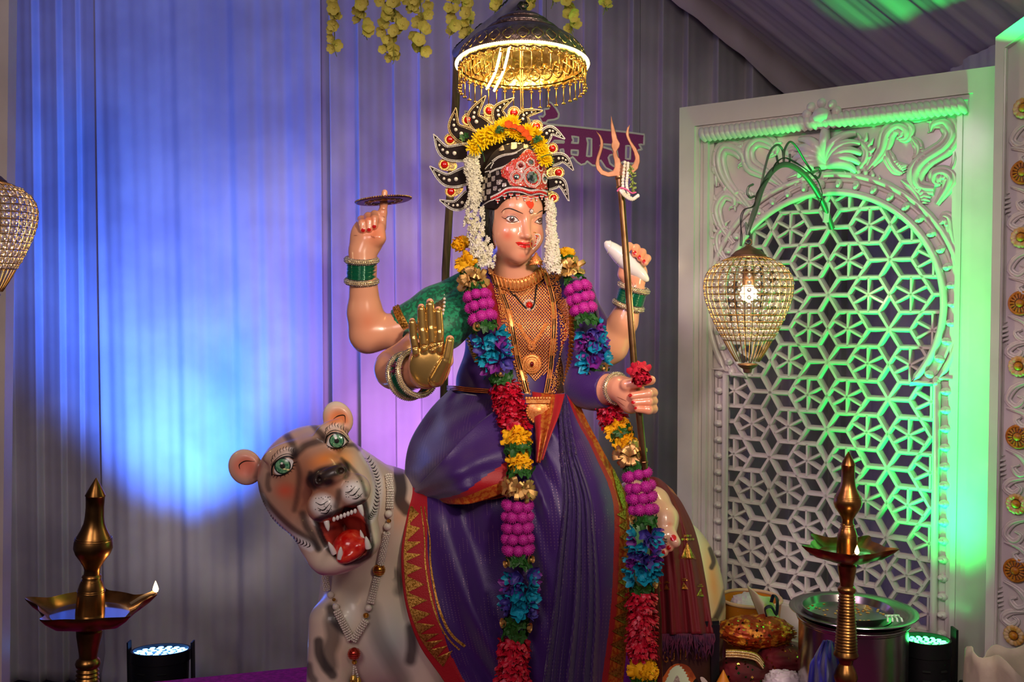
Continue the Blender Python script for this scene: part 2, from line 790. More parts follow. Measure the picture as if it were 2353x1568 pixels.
def fold(x, seed=0.0):
    """irregular soft folds"""
    return (math.sin(x + 0.7 * math.sin(0.37 * x + seed)) + 0.45 * math.sin(2.3 * x + seed * 2 + 0.8 * math.sin(0.5 * x)) + 0.25 * math.sin(4.9 * x + seed * 3)) / 1.7

# ------------------------------------------------------------------ the setting
FABRIC = M('drape_cloth', '#c9c2c6', 0.85, mix='#b6aeb6', mscale=3, bump=0.12, bscale=350, sheen=0.2)
ROOFC = M('roof_cloth', '#c3b4b6', 0.8, mix='#b2a4a8', mscale=2, bump=0.1, bscale=300)
CARPET = M('magenta_carpet', '#b0087c', 0.95, mix='#8c0466', mscale=60, bump=0.5, bscale=500)
GROUND = M('ground_sheet', '#4a4046', 0.9, mix='#3a3236', mscale=5)

STAGE = 0.5


def roof_z(x):
    return 3.644 - 0.78 * x if x > -0.3 else 3.878 + 0.15 * (x + 0.3)


mb = MB()
mb.grid([[(-4, -1.5, 0), (2.2, -1.5, 0)], [(-4, 5, 0), (2.2, 5, 0)]])
tag(mb.build('floor', GROUND), kind='structure')

# carpeted stage: a low deck with a slanting back edge
mb = MB()
out = [(-1.75, 1.35), (1.43, 1.35), (1.43, 3.86), (-1.75, 2.95)]
slab(mb, [(x, y) for x, y in out], [], lambda x, y, d: Vector((x, y, STAGE - d)), STAGE - 0.002)
stage = tag(mb.build('stage_platform', CARPET, None, False), 'low stage deck covered in magenta carpet under the idol and the white screen', 'stage')


def drape(name, x0, x1, y, zb, fn, n, mat, top=None, rows=26):
    """hung cloth along X at distance y; fn(x, t) = fold depth, t = 0 at the hem"""
    G = []
    for i in range(rows):
        t = i / (rows - 1)
        row = []
        for j in range(n):
            x = x0 + (x1 - x0) * j / (n - 1)
            zt = (roof_z(x) - 0.01) if top is None else top
            z = zb + (zt - zb) * t ** 1.3
            row.append((x, y - fn(x, t), z))
        G.append(row)
    mb = MB()
    mb.grid(G)
    o = mb.build(name, mat, None, True, 180)
    md = o.modifiers.new('thickness', 'SOLIDIFY')
    md.thickness = 0.003
    return o


def gathered(seed, amp, freq):
    def f(x, t):
        k = 1 + 0.25 * (1 - t) ** 2
        d = amp * k * fold(x * freq + 0.35 * math.sin(3 * t + seed), seed)
        if t < 0.14:
            d += 0.05 * (0.14 - t) / 0.14 * (0.5 + fold(x * 17 + t * 40, seed + 2))
        return d
    return f


def xat(px, y):
    return (px - FW / 2) / FPX * y


# flat box pleats at traced places: sharp edge, then a long shallow slope
PLEATS = [xat(p, BACK) for p in (736, 757, 822, 905, 965, 1040, 1082, 1150, 1240, 1338, 1372, 1440, 1506, 1560, 1625, 1700, 1790, 1900, 2050, 2200, 2400)]


def boxpleat(x, t):
    x += 0.012 * math.sin(2.1 * t + 3 * x)
    for a, b in zip(PLEATS, PLEATS[1:]):
        if a <= x < b:
            u = (x - a) / (b - a)
            e = min(1, u / 0.09)
            return min(0.10, 0.55 * (b - a)) * (e * e * (3 - 2 * e)) * (1 - 0.97 * u) + 0.005 * fold(x * 30, 2)
    return 0.0


PLEATL = [xat(p, BACK) for p in (-280, -150, -60, 34, 98, 150, 190, 265)]


def leftpleat(x, t):
    x += 0.010 * math.sin(2.3 * t + 2 * x)
    for a, b in zip(PLEATL, PLEATL[1:]):
        if a <= x < b:
            u = (b - x) / (b - a)
            e = min(1, u / 0.12)
            return min(0.05, 0.4 * (b - a)) * (e * e * (3 - 2 * e)) * (1 - 0.97 * u) + 0.004 * fold(x * 30, 2)
    return 0.0


d1 = drape('drape', xat(-260, BACK), xat(240, BACK), BACK + 0.0, 0.02, leftpleat, 300, FABRIC)
tag(d1, 'pale drape hanging behind the front brass oil lamp, at the far left of the back', 'drape', 'drapes along the back of the stage')
d2 = drape('drape', xat(238, BACK), xat(746, BACK), BACK - 0.04, 0.02, gathered(4.1, 0.02, 21), 260, FABRIC)
tag(d2, 'gathered drape lit bright blue from below, behind the tiger head', 'drape', 'drapes along the back of the stage')
d3 = drape('drape', xat(744, BACK), 1.46, BACK + 0.0, 0.02, boxpleat, 620, FABRIC, rows=10)
tag(d3, 'box pleated drape in dim violet and grey behind the goddess and the screen', 'drape', 'drapes along the back of the stage')

# side drape and pitched cloth roof
mb = MB()
G = []
for i in range(8):
    t = i / 7
    G.append([(1.46 - 0.02 * fold(y * 22, 1.0) - 0.012 * fold(y * 9, 4.0), y, 0.02 + (2.49 - 0.02) * t) for y in np.linspace(1.2, BACK + 0.05, 220)])
mb.grid(G)
o = tag(mb.build('wall_right', FABRIC, None, True, 180), kind='structure')
mb = MB()
ys = np.linspace(-1.5, BACK + 0.08, 420)
G = []
for x in np.linspace(1.5, -0.3, 16):
    G.append([(x, y, roof_z(x) + 0.014 * fold(y * 24, 2.0) + 0.012 * fold(y * 8 + 0.6 * x, 5.0)) for y in ys])
mb.grid(G)
G = []
for x in np.linspace(-0.3, -4.0, 10):
    G.append([(x, y, roof_z(x) + 0.014 * fold(y * 24, 2.0)) for y in ys[::2]])
mb.grid(G)
o = tag(mb.build('ceiling', ROOFC, None, True, 180), kind='structure')
# scalloped valance where the roof meets the back drapes
mb = MB()
G = [[], []]
for x in np.linspace(-0.3, 1.46, 90):
    z = roof_z(x)
    G[0].append((x, BACK - 0.11, z + 0.02))
    G[1].append((x, BACK - 0.13 - 0.01 * fold(x * 26, 3), z - 0.13 - 0.02 * fold(x * 7, 1)))
mb.grid(G)
o = mb.build('trim_1', ROOFC, None, True, 180)
tag(o, kind='structure')
md = o.modifiers.new('thickness', 'SOLIDIFY')
md.thickness = 0.003

# ------------------------------------------------------------------ carved white screen with a pierced arch
WHITE = M('white_gloss_paint', '#d8d2d0', 0.3, mix='#c6bfbd', mscale=5, mlo=0.35, mhi=0.75, coat=0.3, bump=0.04, bscale=60)
OCHP = M('ochre_wash', '#d8bc92', 0.4, mix='#c8963e', mscale=70, mlo=0.45, mhi=0.65)
OCHRE = M('ochre_paint', '#c8861e', 0.4, mix='#a8621a', mscale=90)
SA, SB = Vector((0.572, 3.3, 0)), Vector((1.3226, 2.73, 0))
SD = (SB - SA).normalized()
SN = Vector((SD.y, -SD.x, 0))
SW = (SB - SA).length


def sw(a, b, c=0.0):
    """screen coordinates (across, height, out) -> world"""
    return SA + SD * a + SN * c + Vector((0, 0, b))


def sab(px, py, A=SA, D=SD, N=SN):
    d = ray(px, py)
    t = (A.x * N.x + A.y * N.y) / (d.x * N.x + d.y * N.y)
    return ((t * d.x - A.x) * D.x + (t * d.y - A.y) * D.y, CAMZ + t * d.z)


TOPZ, BOTZ = 2.34, STAGE
scr = thing('carved_screen', 'large white carved screen with a pierced arch of star lattice, lit green', 'screen', (0.95, 3.02, STAGE))
CX, CZ, CR = 0.478, 1.70, 0.333


def opening(grow=0.0, n=64):
    R = CR + grow
    hw = 0.318 + grow
    zt = 1.475 + grow * 0.3
    a0 = math.asin((zt - CZ) / R)
    pts = [(CX - hw, 0.765 - grow), (CX + hw, 0.765 - grow), (CX + hw, zt)]
    for i in range(n + 1):
        a = a0 + (pi - 2 * a0) * i / n
        pts.append((CX + R * math.cos(a), CZ + R * math.sin(a)))
    pts.append((CX - hw, zt))
    return pts


# flat outer frame with a stepped inner edge
def rect(a0, a1, b0, b1):
    return [(a0, b0), (a1, b0), (a1, b1), (a0, b1)]


mb = MB()
slab(mb, rect(0, SW, BOTZ, TOPZ), [rect(0.054, 0.888, 0.62, 2.275)], lambda x, y, d: sw(x, y, 0.045 - d), 0.075)
mb.build('frame', WHITE, scr, True, 30)
mb = MB()
for k, (g, c) in enumerate(((0.0, 0.036), (0.014, 0.028), (0.028, 0.034), (0.042, 0.018))):
    a0, a1, b0, b1 = 0.054 + g, 0.888 - g, 0.62 + g, 2.275 - g
    slab(mb, rect(a0, a1, b0, b1), [rect(a0 + 0.014, a1 - 0.014, b0 + 0.014, b1 - 0.014)], lambda x, y, d: sw(x, y, c - d), c + 0.02)
mb.build('moulding', WHITE, scr, True, 30)
# twisted rope bead along the top
mb = MB()
n = 46
for i in range(n):
    a = 0.075 + (0.868 - 0.075) * (i + 0.5) / n
    p, q = sw(a - 0.012, 2.268, 0.03), sw(a + 0.012, 2.222, 0.042)
    mb.tube([Vector(v) for v in crom([p, p.lerp(q, 0.5) + SN * 0.012, q], 8)], [0.006, 0.0095, 0.0115, 0.0125, 0.0125, 0.0115, 0.0095, 0.006], 10)
mb.build('rope_moulding', WHITE, scr)
# field behind the carving, pierced by the arch
mb = MB()
slab(mb, rect(0.09, 0.852, 0.66, 2.24), [opening(0.005)], lambda x, y, d: sw(x, y, 0.008 - d), 0.03)
mb.build('spandrel_field', WHITE, scr, True, 30)
# arch border: two rolls with eggs between
mb = MB()


def run(grow, c):
    return [sw(x, y, c) for x, y in opening(grow)[2:]]


def arch_line(grow, c):
    o_ = opening(grow)
    return [sw(o_[1][0], o_[1][1], c)] + [sw(x, y, c) for x, y in o_[2:]] + [sw(o_[0][0], o_[0][1], c)]


mb.tube(arch_line(0.004, 0.016), 0.011, 8)
mb.tube(arch_line(0.055, 0.012), 0.010, 8)
mb.tube(arch_line(0.038, 0.010), 0.006, 6)
mb.build('arch_moulding', WHITE, scr)
L = arch_line(0.028, 0.014)
cum = [0]
for p, q in zip(L, L[1:]):
    cum.append(cum[-1] + (q - p).length)
egg = MB()
egg.ball((0, 0, 0), (0.012, 0.016, 0.012), 10, 7)
egg.ball((0.0, 0.004, 0.006), (0.007, 0.009, 0.011), 8, 6)
eggm = egg.mesh('egg')
s_ = 0.03
while s_ < cum[-1]:
    i = max(k for k in range(len(cum)) if cum[k] <= s_)
    i = min(i, len(L) - 2)
    p = L[i].lerp(L[i + 1], (s_ - cum[i]) / max(1e-6, cum[i + 1] - cum[i]))
    place('egg_boss', eggm, WHITE, scr, frame(p, SN, (L[i + 1] - L[i]).normalized()))
    s_ += 0.053

# star lattice
mb = MB()
AX, AY = 0.1203, 0.1175
OP = opening(0.006)


def bar(p, q, w=0.0155, dp=0.022):
    n = 6
    segs = []
    for i in range(n):
        a = (p[0] + (q[0] - p[0]) * i / n, p[1] + (q[1] - p[1]) * i / n)
        b = (p[0] + (q[0] - p[0]) * (i + 1) / n, p[1] + (q[1] - p[1]) * (i + 1) / n)
        if in_poly((a[0] + b[0]) / 2, (a[1] + b[1]) / 2, OP):
            segs.append((a, b))
    if not segs:
        return
    a, b = segs[0][0], segs[-1][1]
    dx, dy = b[0] - a[0], b[1] - a[1]
    l = math.hypot(dx, dy)
    nx, ny = -dy / l * w / 2, dx / l * w / 2
    prof = [(-1, -dp), (-1, -0.006), (-0.45, 0.004), (0.45, 0.004), (1, -0.006), (1, -dp)]
    G = [[sw(e[0] + nx * k, e[1] + ny * k, c) for k, c in prof] for e in (a, b)]
    mb.grid(G, wrap=True)


seen = set()


def ubar(p, q, w=0.0155):
    key = tuple(sorted(((round(p[0], 3), round(p[1], 3)), (round(q[0], 3), round(q[1], 3)))))
    if key not in seen:
        seen.add(key)
        bar(p, q, w)


for i in range(-8, 9):
    for j in range(-10, 11):
        cx = 0.481 + (i + 0.5 * (j % 2)) * AX
        cy = 1.729 + j * AY * math.sqrt(3) / 2
        # star points are one third of the triangular lattice
        m = i - (j - j % 2) // 2
        star = ((m - j) % 3) == 0
        for k in range(6):
            a = k * pi / 3
            v = (cx + AX / 2 * math.cos(a), cy + AY / 2 * math.sin(a))
            if star:
                ubar((cx, cy), v)
            else:
                a2 = a + pi / 3
                v2 = (cx + AX / 2 * math.cos(a2), cy + AY / 2 * math.sin(a2))
                ubar(v, v2)
                ubar((cx, cy), ((v[0] + v2[0]) / 2, (v[1] + v2[1]) / 2), 0.012)
mb.build('star_lattice', WHITE, scr, True, 25)


# carved acanthus scrolls: ribbed tapering strokes traced on the spandrels
def scroll(pts, w, ribs=3, fn=sab, wf=sw, lift=0.014, base=0.006, n=26):
    q = [fn(*p) for p in pts]
    c = crom(q, n)
    t = np.gradient(c, axis=0)
    t /= np.linalg.norm(t, axis=1)[:, None] + 1e-9
    nr = np.stack([-t[:, 1], t[:, 0]], 1)
    mb = MB()
    env = np.interp(np.linspace(0, 1, n), [0, 0.25, 0.7, 1], w)
    for k in range(ribs):
        off = (k - (ribs - 1) / 2) / ribs
        pp = [wf(c[i][0] + nr[i][0] * off * env[i] * 1.5, c[i][1] + nr[i][1] * off * env[i] * 1.5, base + lift * (0.4 if k != ribs // 2 else 0.7)) for i in range(n)]
        mb.tube(pp, [max(0.0015, env[i] / ribs * 1.05) for i in range(n)], 8)
    return mb


def frill(pts, w, num, fn=sab, wf=sw, side=1):
    """row of leaf lobes along a scroll"""
    q = [fn(*p) for p in pts]
    c = crom(q, num)
    t = np.gradient(c, axis=0)
    t /= np.linalg.norm(t, axis=1)[:, None] + 1e-9
    mb = MB()
    for i in range(num):
        nx, ny = -t[i][1] * side, t[i][0] * side
        ww = w * math.sin(pi * (i + 0.8) / (num + 0.6))
        tip = (c[i][0] + nx * ww + t[i][0] * ww * 0.5, c[i][1] + ny * ww + t[i][1] * ww * 0.5)
        mid = (c[i][0] + nx * ww * 0.6 + t[i][0] * ww * 0.1, c[i][1] + ny * ww * 0.6 + t[i][1] * ww * 0.1)
        mb.tube([wf(c[i][0], c[i][1], 0.008), wf(*mid, 0.018), wf(*tip, 0.012)], [ww * 0.2, ww * 0.24, ww * 0.12], 7)
    return mb


SC_ = [  # stroke points, widths, frill side
    ([(1720, 475), (1672, 420), (1655, 370), (1668, 338), (1700, 345), (1712, 368), (1700, 382)], (0.012, 0.03, 0.03, 0.006), 1),
    ([(1800, 430), (1760, 400), (1728, 380), (1722, 345), (1745, 322), (1775, 330), (1782, 350), (1765, 362)], (0.012, 0.03, 0.028, 0.006), 1),
    ([(1690, 560), (1660, 520), (1650, 480), (1668, 450), (1690, 455), (1692, 470), (1680, 478)], (0.01, 0.024, 0.022, 0.006), 1),
    ([(1672, 600), (1655, 575), (1652, 545), (1668, 525), (1682, 535)], (0.01, 0.018, 0.016, 0.005), 1),
    ([(1995, 395), (2030, 350), (2042, 310), (2065, 292), (2085, 300), (2084, 318), (2068, 322)], (0.008, 0.03, 0.03, 0.006), -1),
    ([(2150, 436), (2115, 430), (2108, 400), (2130, 370), (2175, 340), (2192, 308), (2175, 282), (2148, 288), (2142, 305)], (0.02, 0.034, 0.034, 0.006), -1),
    ([(2155, 470), (2180, 432), (2186, 410), (2172, 398), (2152, 402), (2150, 420), (2165, 425)], (0.01, 0.026, 0.024, 0.006), 1),
    ([(2195, 560), (2188, 530), (2185, 505), (2172, 498), (2165, 510)], (0.01, 0.02, 0.018, 0.005), 1),
    ([(2040, 345), (2048, 370), (2062, 390), (2078, 400)], (0.01, 0.022, 0.02, 0.008), 1),
    ([(1770, 480), (1820, 440), (1870, 420), (1905, 415)], (0.006, 0.014, 0.012, 0.006), 1),
    ([(2090, 460), (2040, 425), (1985, 410), (1935, 408)], (0.006, 0.014, 0.012, 0.006), -1),
    ([(1700, 440), (1730, 480), (1745, 505)], (0.01, 0.02, 0.016, 0.006), 1),
    ([(1775, 440), (1752, 452), (1728, 458), (1712, 450)], (0.008, 0.018, 0.014, 0.005), -1),
    ([(1812, 412), (1842, 396), (1850, 366), (1834, 344), (1816, 348), (1818, 362)], (0.008, 0.022, 0.02, 0.006), 1),
    ([(1965, 402), (1990, 376), (1996, 348), (1982, 330), (1968, 336)], (0.008, 0.020, 0.018, 0.006), -1),
    ([(2075, 415), (2096, 430), (2112, 452), (2120, 474)], (0.008, 0.018, 0.014, 0.005), 1),
    ([(2098, 318), (2112, 336), (2112, 356), (2100, 366)], (0.008, 0.018, 0.016, 0.006), 1),
    ([(2190, 396), (2198, 372), (2198, 345)], (0.008, 0.014, 0.012, 0.005), -1),
    ([(1652, 430), (1650, 405), (1658, 385)], (0.008, 0.014, 0.012, 0.005), 1),
    ([(1748, 315), (1720, 322), (1690, 330)], (0.008, 0.014, 0.012, 0.005), 1),
    ([(2060, 280), (2100, 276), (2135, 272)], (0.008, 0.014, 0.012, 0.005), 1),
]
for pts, wd, sd in SC_:
    mb = scroll(pts, [x * 1.0 for x in wd])
    mb.merge(frill(pts[1:], 0.03, 8, side=sd))
    mb.build('acanthus_scroll', WHITE, scr)
# centre palmette with a shell boss
mb = MB()
c0 = sab(1905, 395)
for k in range(-5, 6):
    a = pi / 2 + k * 0.27
    L_ = 0.13 - 0.008 * abs(k)
    pts = []
    for t in np.linspace(0, 1, 10):
        aa = a + (0.5 * t * t) * (1 if k > 0 else -1 if k < 0 else 0)
        pts.append(sw(c0[0] + L_ * t * math.cos(aa), c0[1] + 0.015 + L_ * t * math.sin(aa), 0.012 + 0.03 * math.sin(pi * t * 0.9)))
    mb.tube(pts, [0.005 + 0.013 * math.sin(pi * min(1, t * 0.85 + 0.1)) for t in np.linspace(0, 1, 10)], 8)
mb.build('palmette', WHITE, scr)
mb = MB()
c1 = sab(1900, 272)
mb.ball(sw(c1[0], c1[1], 0.04), (0.03, 0.03, 0.026), 14, 9)
for k in range(5):
    a = pi * k / 4
    mb.ball(sw(c1[0] + 0.045 * math.cos(a), c1[1] + 0.01 + 0.028 * math.sin(a), 0.04), 0.016, 10, 7)
mb.build('shell_boss', WHITE, scr)

# ------------------------------------------------------------------ scrollwork post at the right edge
KA = Vector((1.238, 2.55, 0))
KD = Vector((math.cos(math.radians(48)), -math.sin(math.radians(48)), 0))
KN = Vector((KD.y, -KD.x, 0))


def kw(a, b, c=0.0):
    return KA + KD * a + KN * c + Vector((0, 0, b))


post = thing('scrollwork_post', 'white carved post with scrolls and ochre rosettes, cut by the right edge', 'post', (1.28, 2.5, STAGE))
KT = 2.372
mb = MB()
slab(mb, [(0, STAGE), (0.2, STAGE), (0.2, KT + 0.11), (0, KT)], [[(0.022, 0.55), (0.108, 0.55), (0.108, KT + 0.02), (0.022, KT - 0.03)]], lambda x, y, d: kw(x, y, 0.03 - d), 0.06)
mb.build('frame', WHITE, post, True, 30)
mb = MB()
slab(mb, [(0.02, 0.55), (0.11, 0.55), (0.11, KT + 0.03), (0.02, KT)], [], lambda x, y, d: kw(x, y, 0.006 - d), 0.02)
mb.tube([kw(0.02, 0.55, 0.022), kw(0.02, KT - 0.03, 0.022)], 0.006, 8)
mb.tube([kw(0.11, 0.55, 0.022), kw(0.11, KT, 0.022)], 0.006, 8)
mb.build('backing', WHITE, post, True, 30)
RC = [sab(px, py, KA, KD, KN)[1] for px, py in ((2325, 255), (2322, 400), (2318, 548), (2316, 697), (2313, 840), (2311, 1000), (2309, 1152), (2306, 1303), (2303, 1450))]
flower = MB()
for k in range(14):
    a = 2 * pi * k / 14
    flower.ball((0.019 * math.cos(a), 0.019 * math.sin(a), 0.004), (0.008, 0.008, 0.005), 8, 6)
flower.mi = 1
flower.ball((0, 0, 0.006), (0.011, 0.011, 0.009), 12, 8)
fm = flower.mesh('rosette')
flower = MB()
flower.torus(Matrix(), 0.027, 0.004, 28, 8)
for k in range(16):
    a = 2 * pi * k / 16
    flower.tube([(0.012 * math.cos(a), 0.012 * math.sin(a), 0.006), (0.023 * math.cos(a), 0.023 * math.sin(a), 0.004)], [0.002, 0.0036], 6)
flower.ball((0, 0, 0.004), (0.011, 0.011, 0.007), 12, 8)
fm2 = flower.mesh('rosette')
for k, z in enumerate(RC):
    place('rosette', fm if k % 2 == 0 else fm2, [OCHP, OCHRE] if k % 2 == 0 else OCHRE, post, frame(kw(0.066, z, 0.014), KN, KD))
for k in range(len(RC) - 1):
    z0, z1 = RC[k], RC[k + 1]
    h = z0 - z1
    I_ = lambda x, y: (x, y)
    mb = MB()
    s1 = 1 if k % 2 == 0 else -1
    m_ = 0.066
    A1 = [(m_ + 0.03 * s1, z0 - 0.2 * h), (m_ - 0.01 * s1, z0 - 0.3 * h), (m_ - 0.028 * s1, z0 - 0.48 * h), (m_ - 0.006 * s1, z0 - 0.58 * h), (m_ + 0.012 * s1, z0 - 0.47 * h), (m_ - 0.004 * s1, z0 - 0.42 * h)]
    A2 = [(m_ - 0.03 * s1, z0 - 0.6 * h), (m_ + 0.012 * s1, z0 - 0.66 * h), (m_ + 0.03 * s1, z0 - 0.78 * h), (m_ + 0.01 * s1, z0 - 0.86 * h), (m_ - 0.006 * s1, z0 - 0.77 * h), (m_ + 0.006 * s1, z0 - 0.72 * h)]
    for A_ in (A1, A2):
        mb.merge(scroll(A_, (0.005, 0.012, 0.011, 0.003), 3, I_, kw, 0.012, 0.006, 18))
    mb.merge(frill([(m_ + 0.034 * s1, z0 - 0.3 * h), (m_ + 0.03 * s1, z0 - 0.65 * h)], 0.016, 6, I_, kw, s1))
    mb.build('leaf_scroll', WHITE, post)

# plain white screen edge at the far left
mb = MB()
P0, P1 = P(20, 0, 3.0), P(20, 480, 3.0)
slab(mb, [(-1.75, STAGE), (P(-14, 700, 3.0).x, STAGE), (P(22, 0, 3.0).x, 2.68), (-1.75, 2.75)], [], lambda x, y, d: Vector((x, 3.0 + d, y)), 0.05)
tag(mb.build('white_screen', WHITE, None, True, 30), 'plain white panel edge behind the cut-off bead lantern at left', 'panel')

# ------------------------------------------------------------------ painting helpers for modelled figures
def proj(V):
    V = np.asarray(V)
    x, y, z = V[:, 0], V[:, 1], V[:, 2] - CAMZ
    # inverse camera rotation about X
    yc = y * _ca + z * _sa
    zc = y * _sa - z * _ca
    return np.stack([FW / 2 + FPX * x / zc, FH / 2 - FPX * yc / zc], 1)


def dist_line(p, pts):
    d = np.full(len(p), 1e9)
    for a, b in zip(pts[:-1], pts[1:]):
        a, b = np.array(a, float), np.array(b, float)
        ab = b - a
        t = np.clip(((p - a) @ ab) / (ab @ ab + 1e-9), 0, 1)
        d = np.minimum(d, np.linalg.norm(p - a - t[:, None] * ab, axis=1))
    return d


class Paint:
    def __init__(s, V, base):
        s.V, s.p = V, proj(V)
        s.c = np.tile(np.array(lin(base)), (len(V), 1))

    def mixin(s, a, col):
        a = np.clip(a, 0, 1)[:, None]
        s.c = s.c * (1 - a) + np.array(lin(col)) * a

    def blob(s, x, y, rx, ry, rot, col, k=1.0, hard=0.0, mask=None):
        d = s.p - np.array([x, y])
        c_, s_ = math.cos(math.radians(rot)), math.sin(math.radians(rot))
        u = (d[:, 0] * c_ + d[:, 1] * s_) / rx
        v = (-d[:, 0] * s_ + d[:, 1] * c_) / ry
        r = np.sqrt(u * u + v * v)
        a = k * np.clip((1 - r) / (1 - hard + 1e-6), 0, 1)
        a = a * a * (3 - 2 * a) if hard < 0.5 else a
        s.mixin(a if mask is None else a * mask, col)
        return s

    def stroke(s, pts, wd, soft, col, k=1.0, mask=None):
        c = crom(pts, 24) if len(pts) > 2 else np.array(pts, float)
        d = dist_line(s.p, c)
        a = k * np.clip((wd / 2 + soft - d) / (soft + 1e-6), 0, 1)
        s.mixin(a if mask is None else a * mask, col)
        return s


def B(px, py, Y):
    return np.array(P(px, py, Y))


# ------------------------------------------------------------------ the tiger (painted plaster)
HY = 2.36
HS = HY / FPX


def hp(u, v, w=0.0):
    """tiger-head coordinates in photo pixels: u along the eyes, v down the face, w out of the face"""
    return B(715 + 0.904 * u + 0.43 * v, 1042 - 0.43 * u + 0.904 * v, HY - w * HS)


HR = np.array([[0.904, 0.43, 0.0], [0.0, 0.0, -1.0], [0.43, -0.904, 0.0]])
tiger = thing('tiger_statue', 'painted pale tiger statue with open red mouth and green eyes, carrying the goddess', 'tiger', (0.1, 2.8, STAGE))
S = SDF(0.0035)
h_ = lambda u, v, w, ru, rv, rw, k=18, sub=False: S.ell(hp(u, v, w), (ru * HS, rv * HS, rw * HS), HR, k * HS, sub)
h_(-22, 27, -45, 118, 97, 108)
h_(-84, 78, -30, 60, 82, 75, 30)
h_(60, 84, -30, 48, 78, 66, 30)
h_(-58, 165, -15, 58, 70, 62, 30)
h_(52, 145, -20, 46, 60, 55, 25)
S.cap(hp(2, 10, 28), hp(15, 85, 72), 46 * HS, 44 * HS, 24 * HS)
h_(-22, 122, 84, 42, 38, 40, 12)
h_(50, 118, 82, 40, 38, 40, 12)
h_(17, 66, 112, 40, 20, 20, 10)
h_(-69, -2, 40, 30, 24, 22, 14)
h_(67, 0, 38, 28, 23, 22, 14)
h_(-66, -34, 40, 40, 16, 18, 20)
h_(64, -34, 38, 36, 16, 18, 20)
h_(-24, 246, 22, 76, 36, 62, 24)
h_(-78, 215, 0, 36, 50, 40, 24)
h_(36, 200, 10, 34, 60, 40, 20)
h_(-6, 212, 96, 47, 50, 82, 8, True)
h_(-8, 222, 50, 42, 40, 50, 8, True)
h_(-150, -36, -72, 40, 44, 20, 16)
h_(-152, -34, -44, 26, 29, 16, 8, True)
h_(90, -46, -72, 35, 42, 20, 14)
h_(90, -42, -46, 22, 27, 16, 8, True)
h_(-10, 63, 124, 7, 7, 12, 4, True)
h_(44, 66, 124, 7, 7, 12, 4, True)
# neck, chest, legs, trunk and rump
S.cap(B(745, 1110, 2.5), B(880, 1220, 2.72), 0.125, 0.155, 0.05)
S.cap(B(880, 1210, 2.74), B(880, 1420, 2.7), 0.155, 0.17, 0.06)
S.ell(B(850, 1420, 2.66), (0.125, 0.15, 0.2), None, 0.05)
S.cap(B(765, 1430, 2.55), B(752, 1640, 2.5), 0.062, 0.055, 0.035)
S.cap(B(752, 1640, 2.5), B(748, 1800, 2.46), 0.05, 0.048, 0.03)
S.ell(np.array([B(748, 1800, 2.46)[0], 2.42, STAGE + 0.045]), (0.065, 0.1, 0.045), None, 0.03)
S.cap(B(985, 1450, 2.62), B(975, 1700, 2.6), 0.075, 0.055, 0.05)
S.ell(np.array([B(975, 1700, 2.6)[0], 2.55, STAGE + 0.045]), (0.065, 0.1, 0.045), None, 0.03)
S.cap(B(960, 1240, 2.86), B(1480, 1330, 2.98), 0.17, 0.17, 0.06)
S.ell(B(1545, 1395, 2.97), (0.155, 0.2, 0.27), None, 0.06)
S.cap(B(1570, 1520, 2.92), B(1600, 1700, 2.9), 0.1, 0.07, 0.05)
S.ell(np.array([B(1590, 1700, 2.9)[0], 2.84, STAGE + 0.05]), (0.075, 0.11, 0.05), None, 0.03)
V, F = S.surface()
TIGER_BVH = bvh_of(V, F)
pt = Paint(V, '#e6d3bf')
p = pt.p
Z5 = lambda *a: [(500 + x * 0.4259, 900 + y * 0.4259) for x, y in a]
head = (V[:, 1] < 2.66) & (p[:, 1] < 1330) & (p[:, 0] < 905)
hm = head.astype(float)
DK = '#231c20'
# airbrushed colours of head
pt.blob(705, 1110, 180, 195, 0, '#b47c60', 0.95, 0.25, hm)
pt.blob(650, 1005, 75, 50, -30, '#e0b494', 0.8, 0, hm)
pt.blob(790, 1060, 40, 50, 20, '#f2a662', 0.9, 0, hm)
pt.blob(745, 1055, 60, 28, -22, '#e8883c', 0.9, 0, hm)
pt.blob(655, 1128, 38, 30, 0, '#df6247', 0.85, 0, hm)
pt.blob(563, 1072, 52, 46, 0, '#f08a72', 0.95, 0.3, hm)
pt.blob(778, 966, 45, 42, 0, '#f4925c', 0.95, 0.3, hm)
pt.blob(660, 1042, 48, 16, -25, '#ecd9cc', 0.8, 0.2, hm)
pt.blob(772, 982, 42, 14, -5, '#f2dccc', 0.8, 0.2, hm)
# white ruffs and muzzle
pt.stroke(Z5((228, 575), (262, 650), (320, 720), (400, 785), (500, 835)), 20, 5, '#f2eeec', 1.0, hm)
pt.stroke(Z5((790, 330), (835, 400), (862, 480), (862, 560), (845, 640), (815, 690)), 18, 6, '#efe6e4', 0.95, hm)
pt.blob(743, 1163, 36, 33, 25, '#e4ddda', 1, 0.6, hm)
pt.blob(813, 1132, 33, 32, 20, '#ece6e2', 1, 0.6, hm)
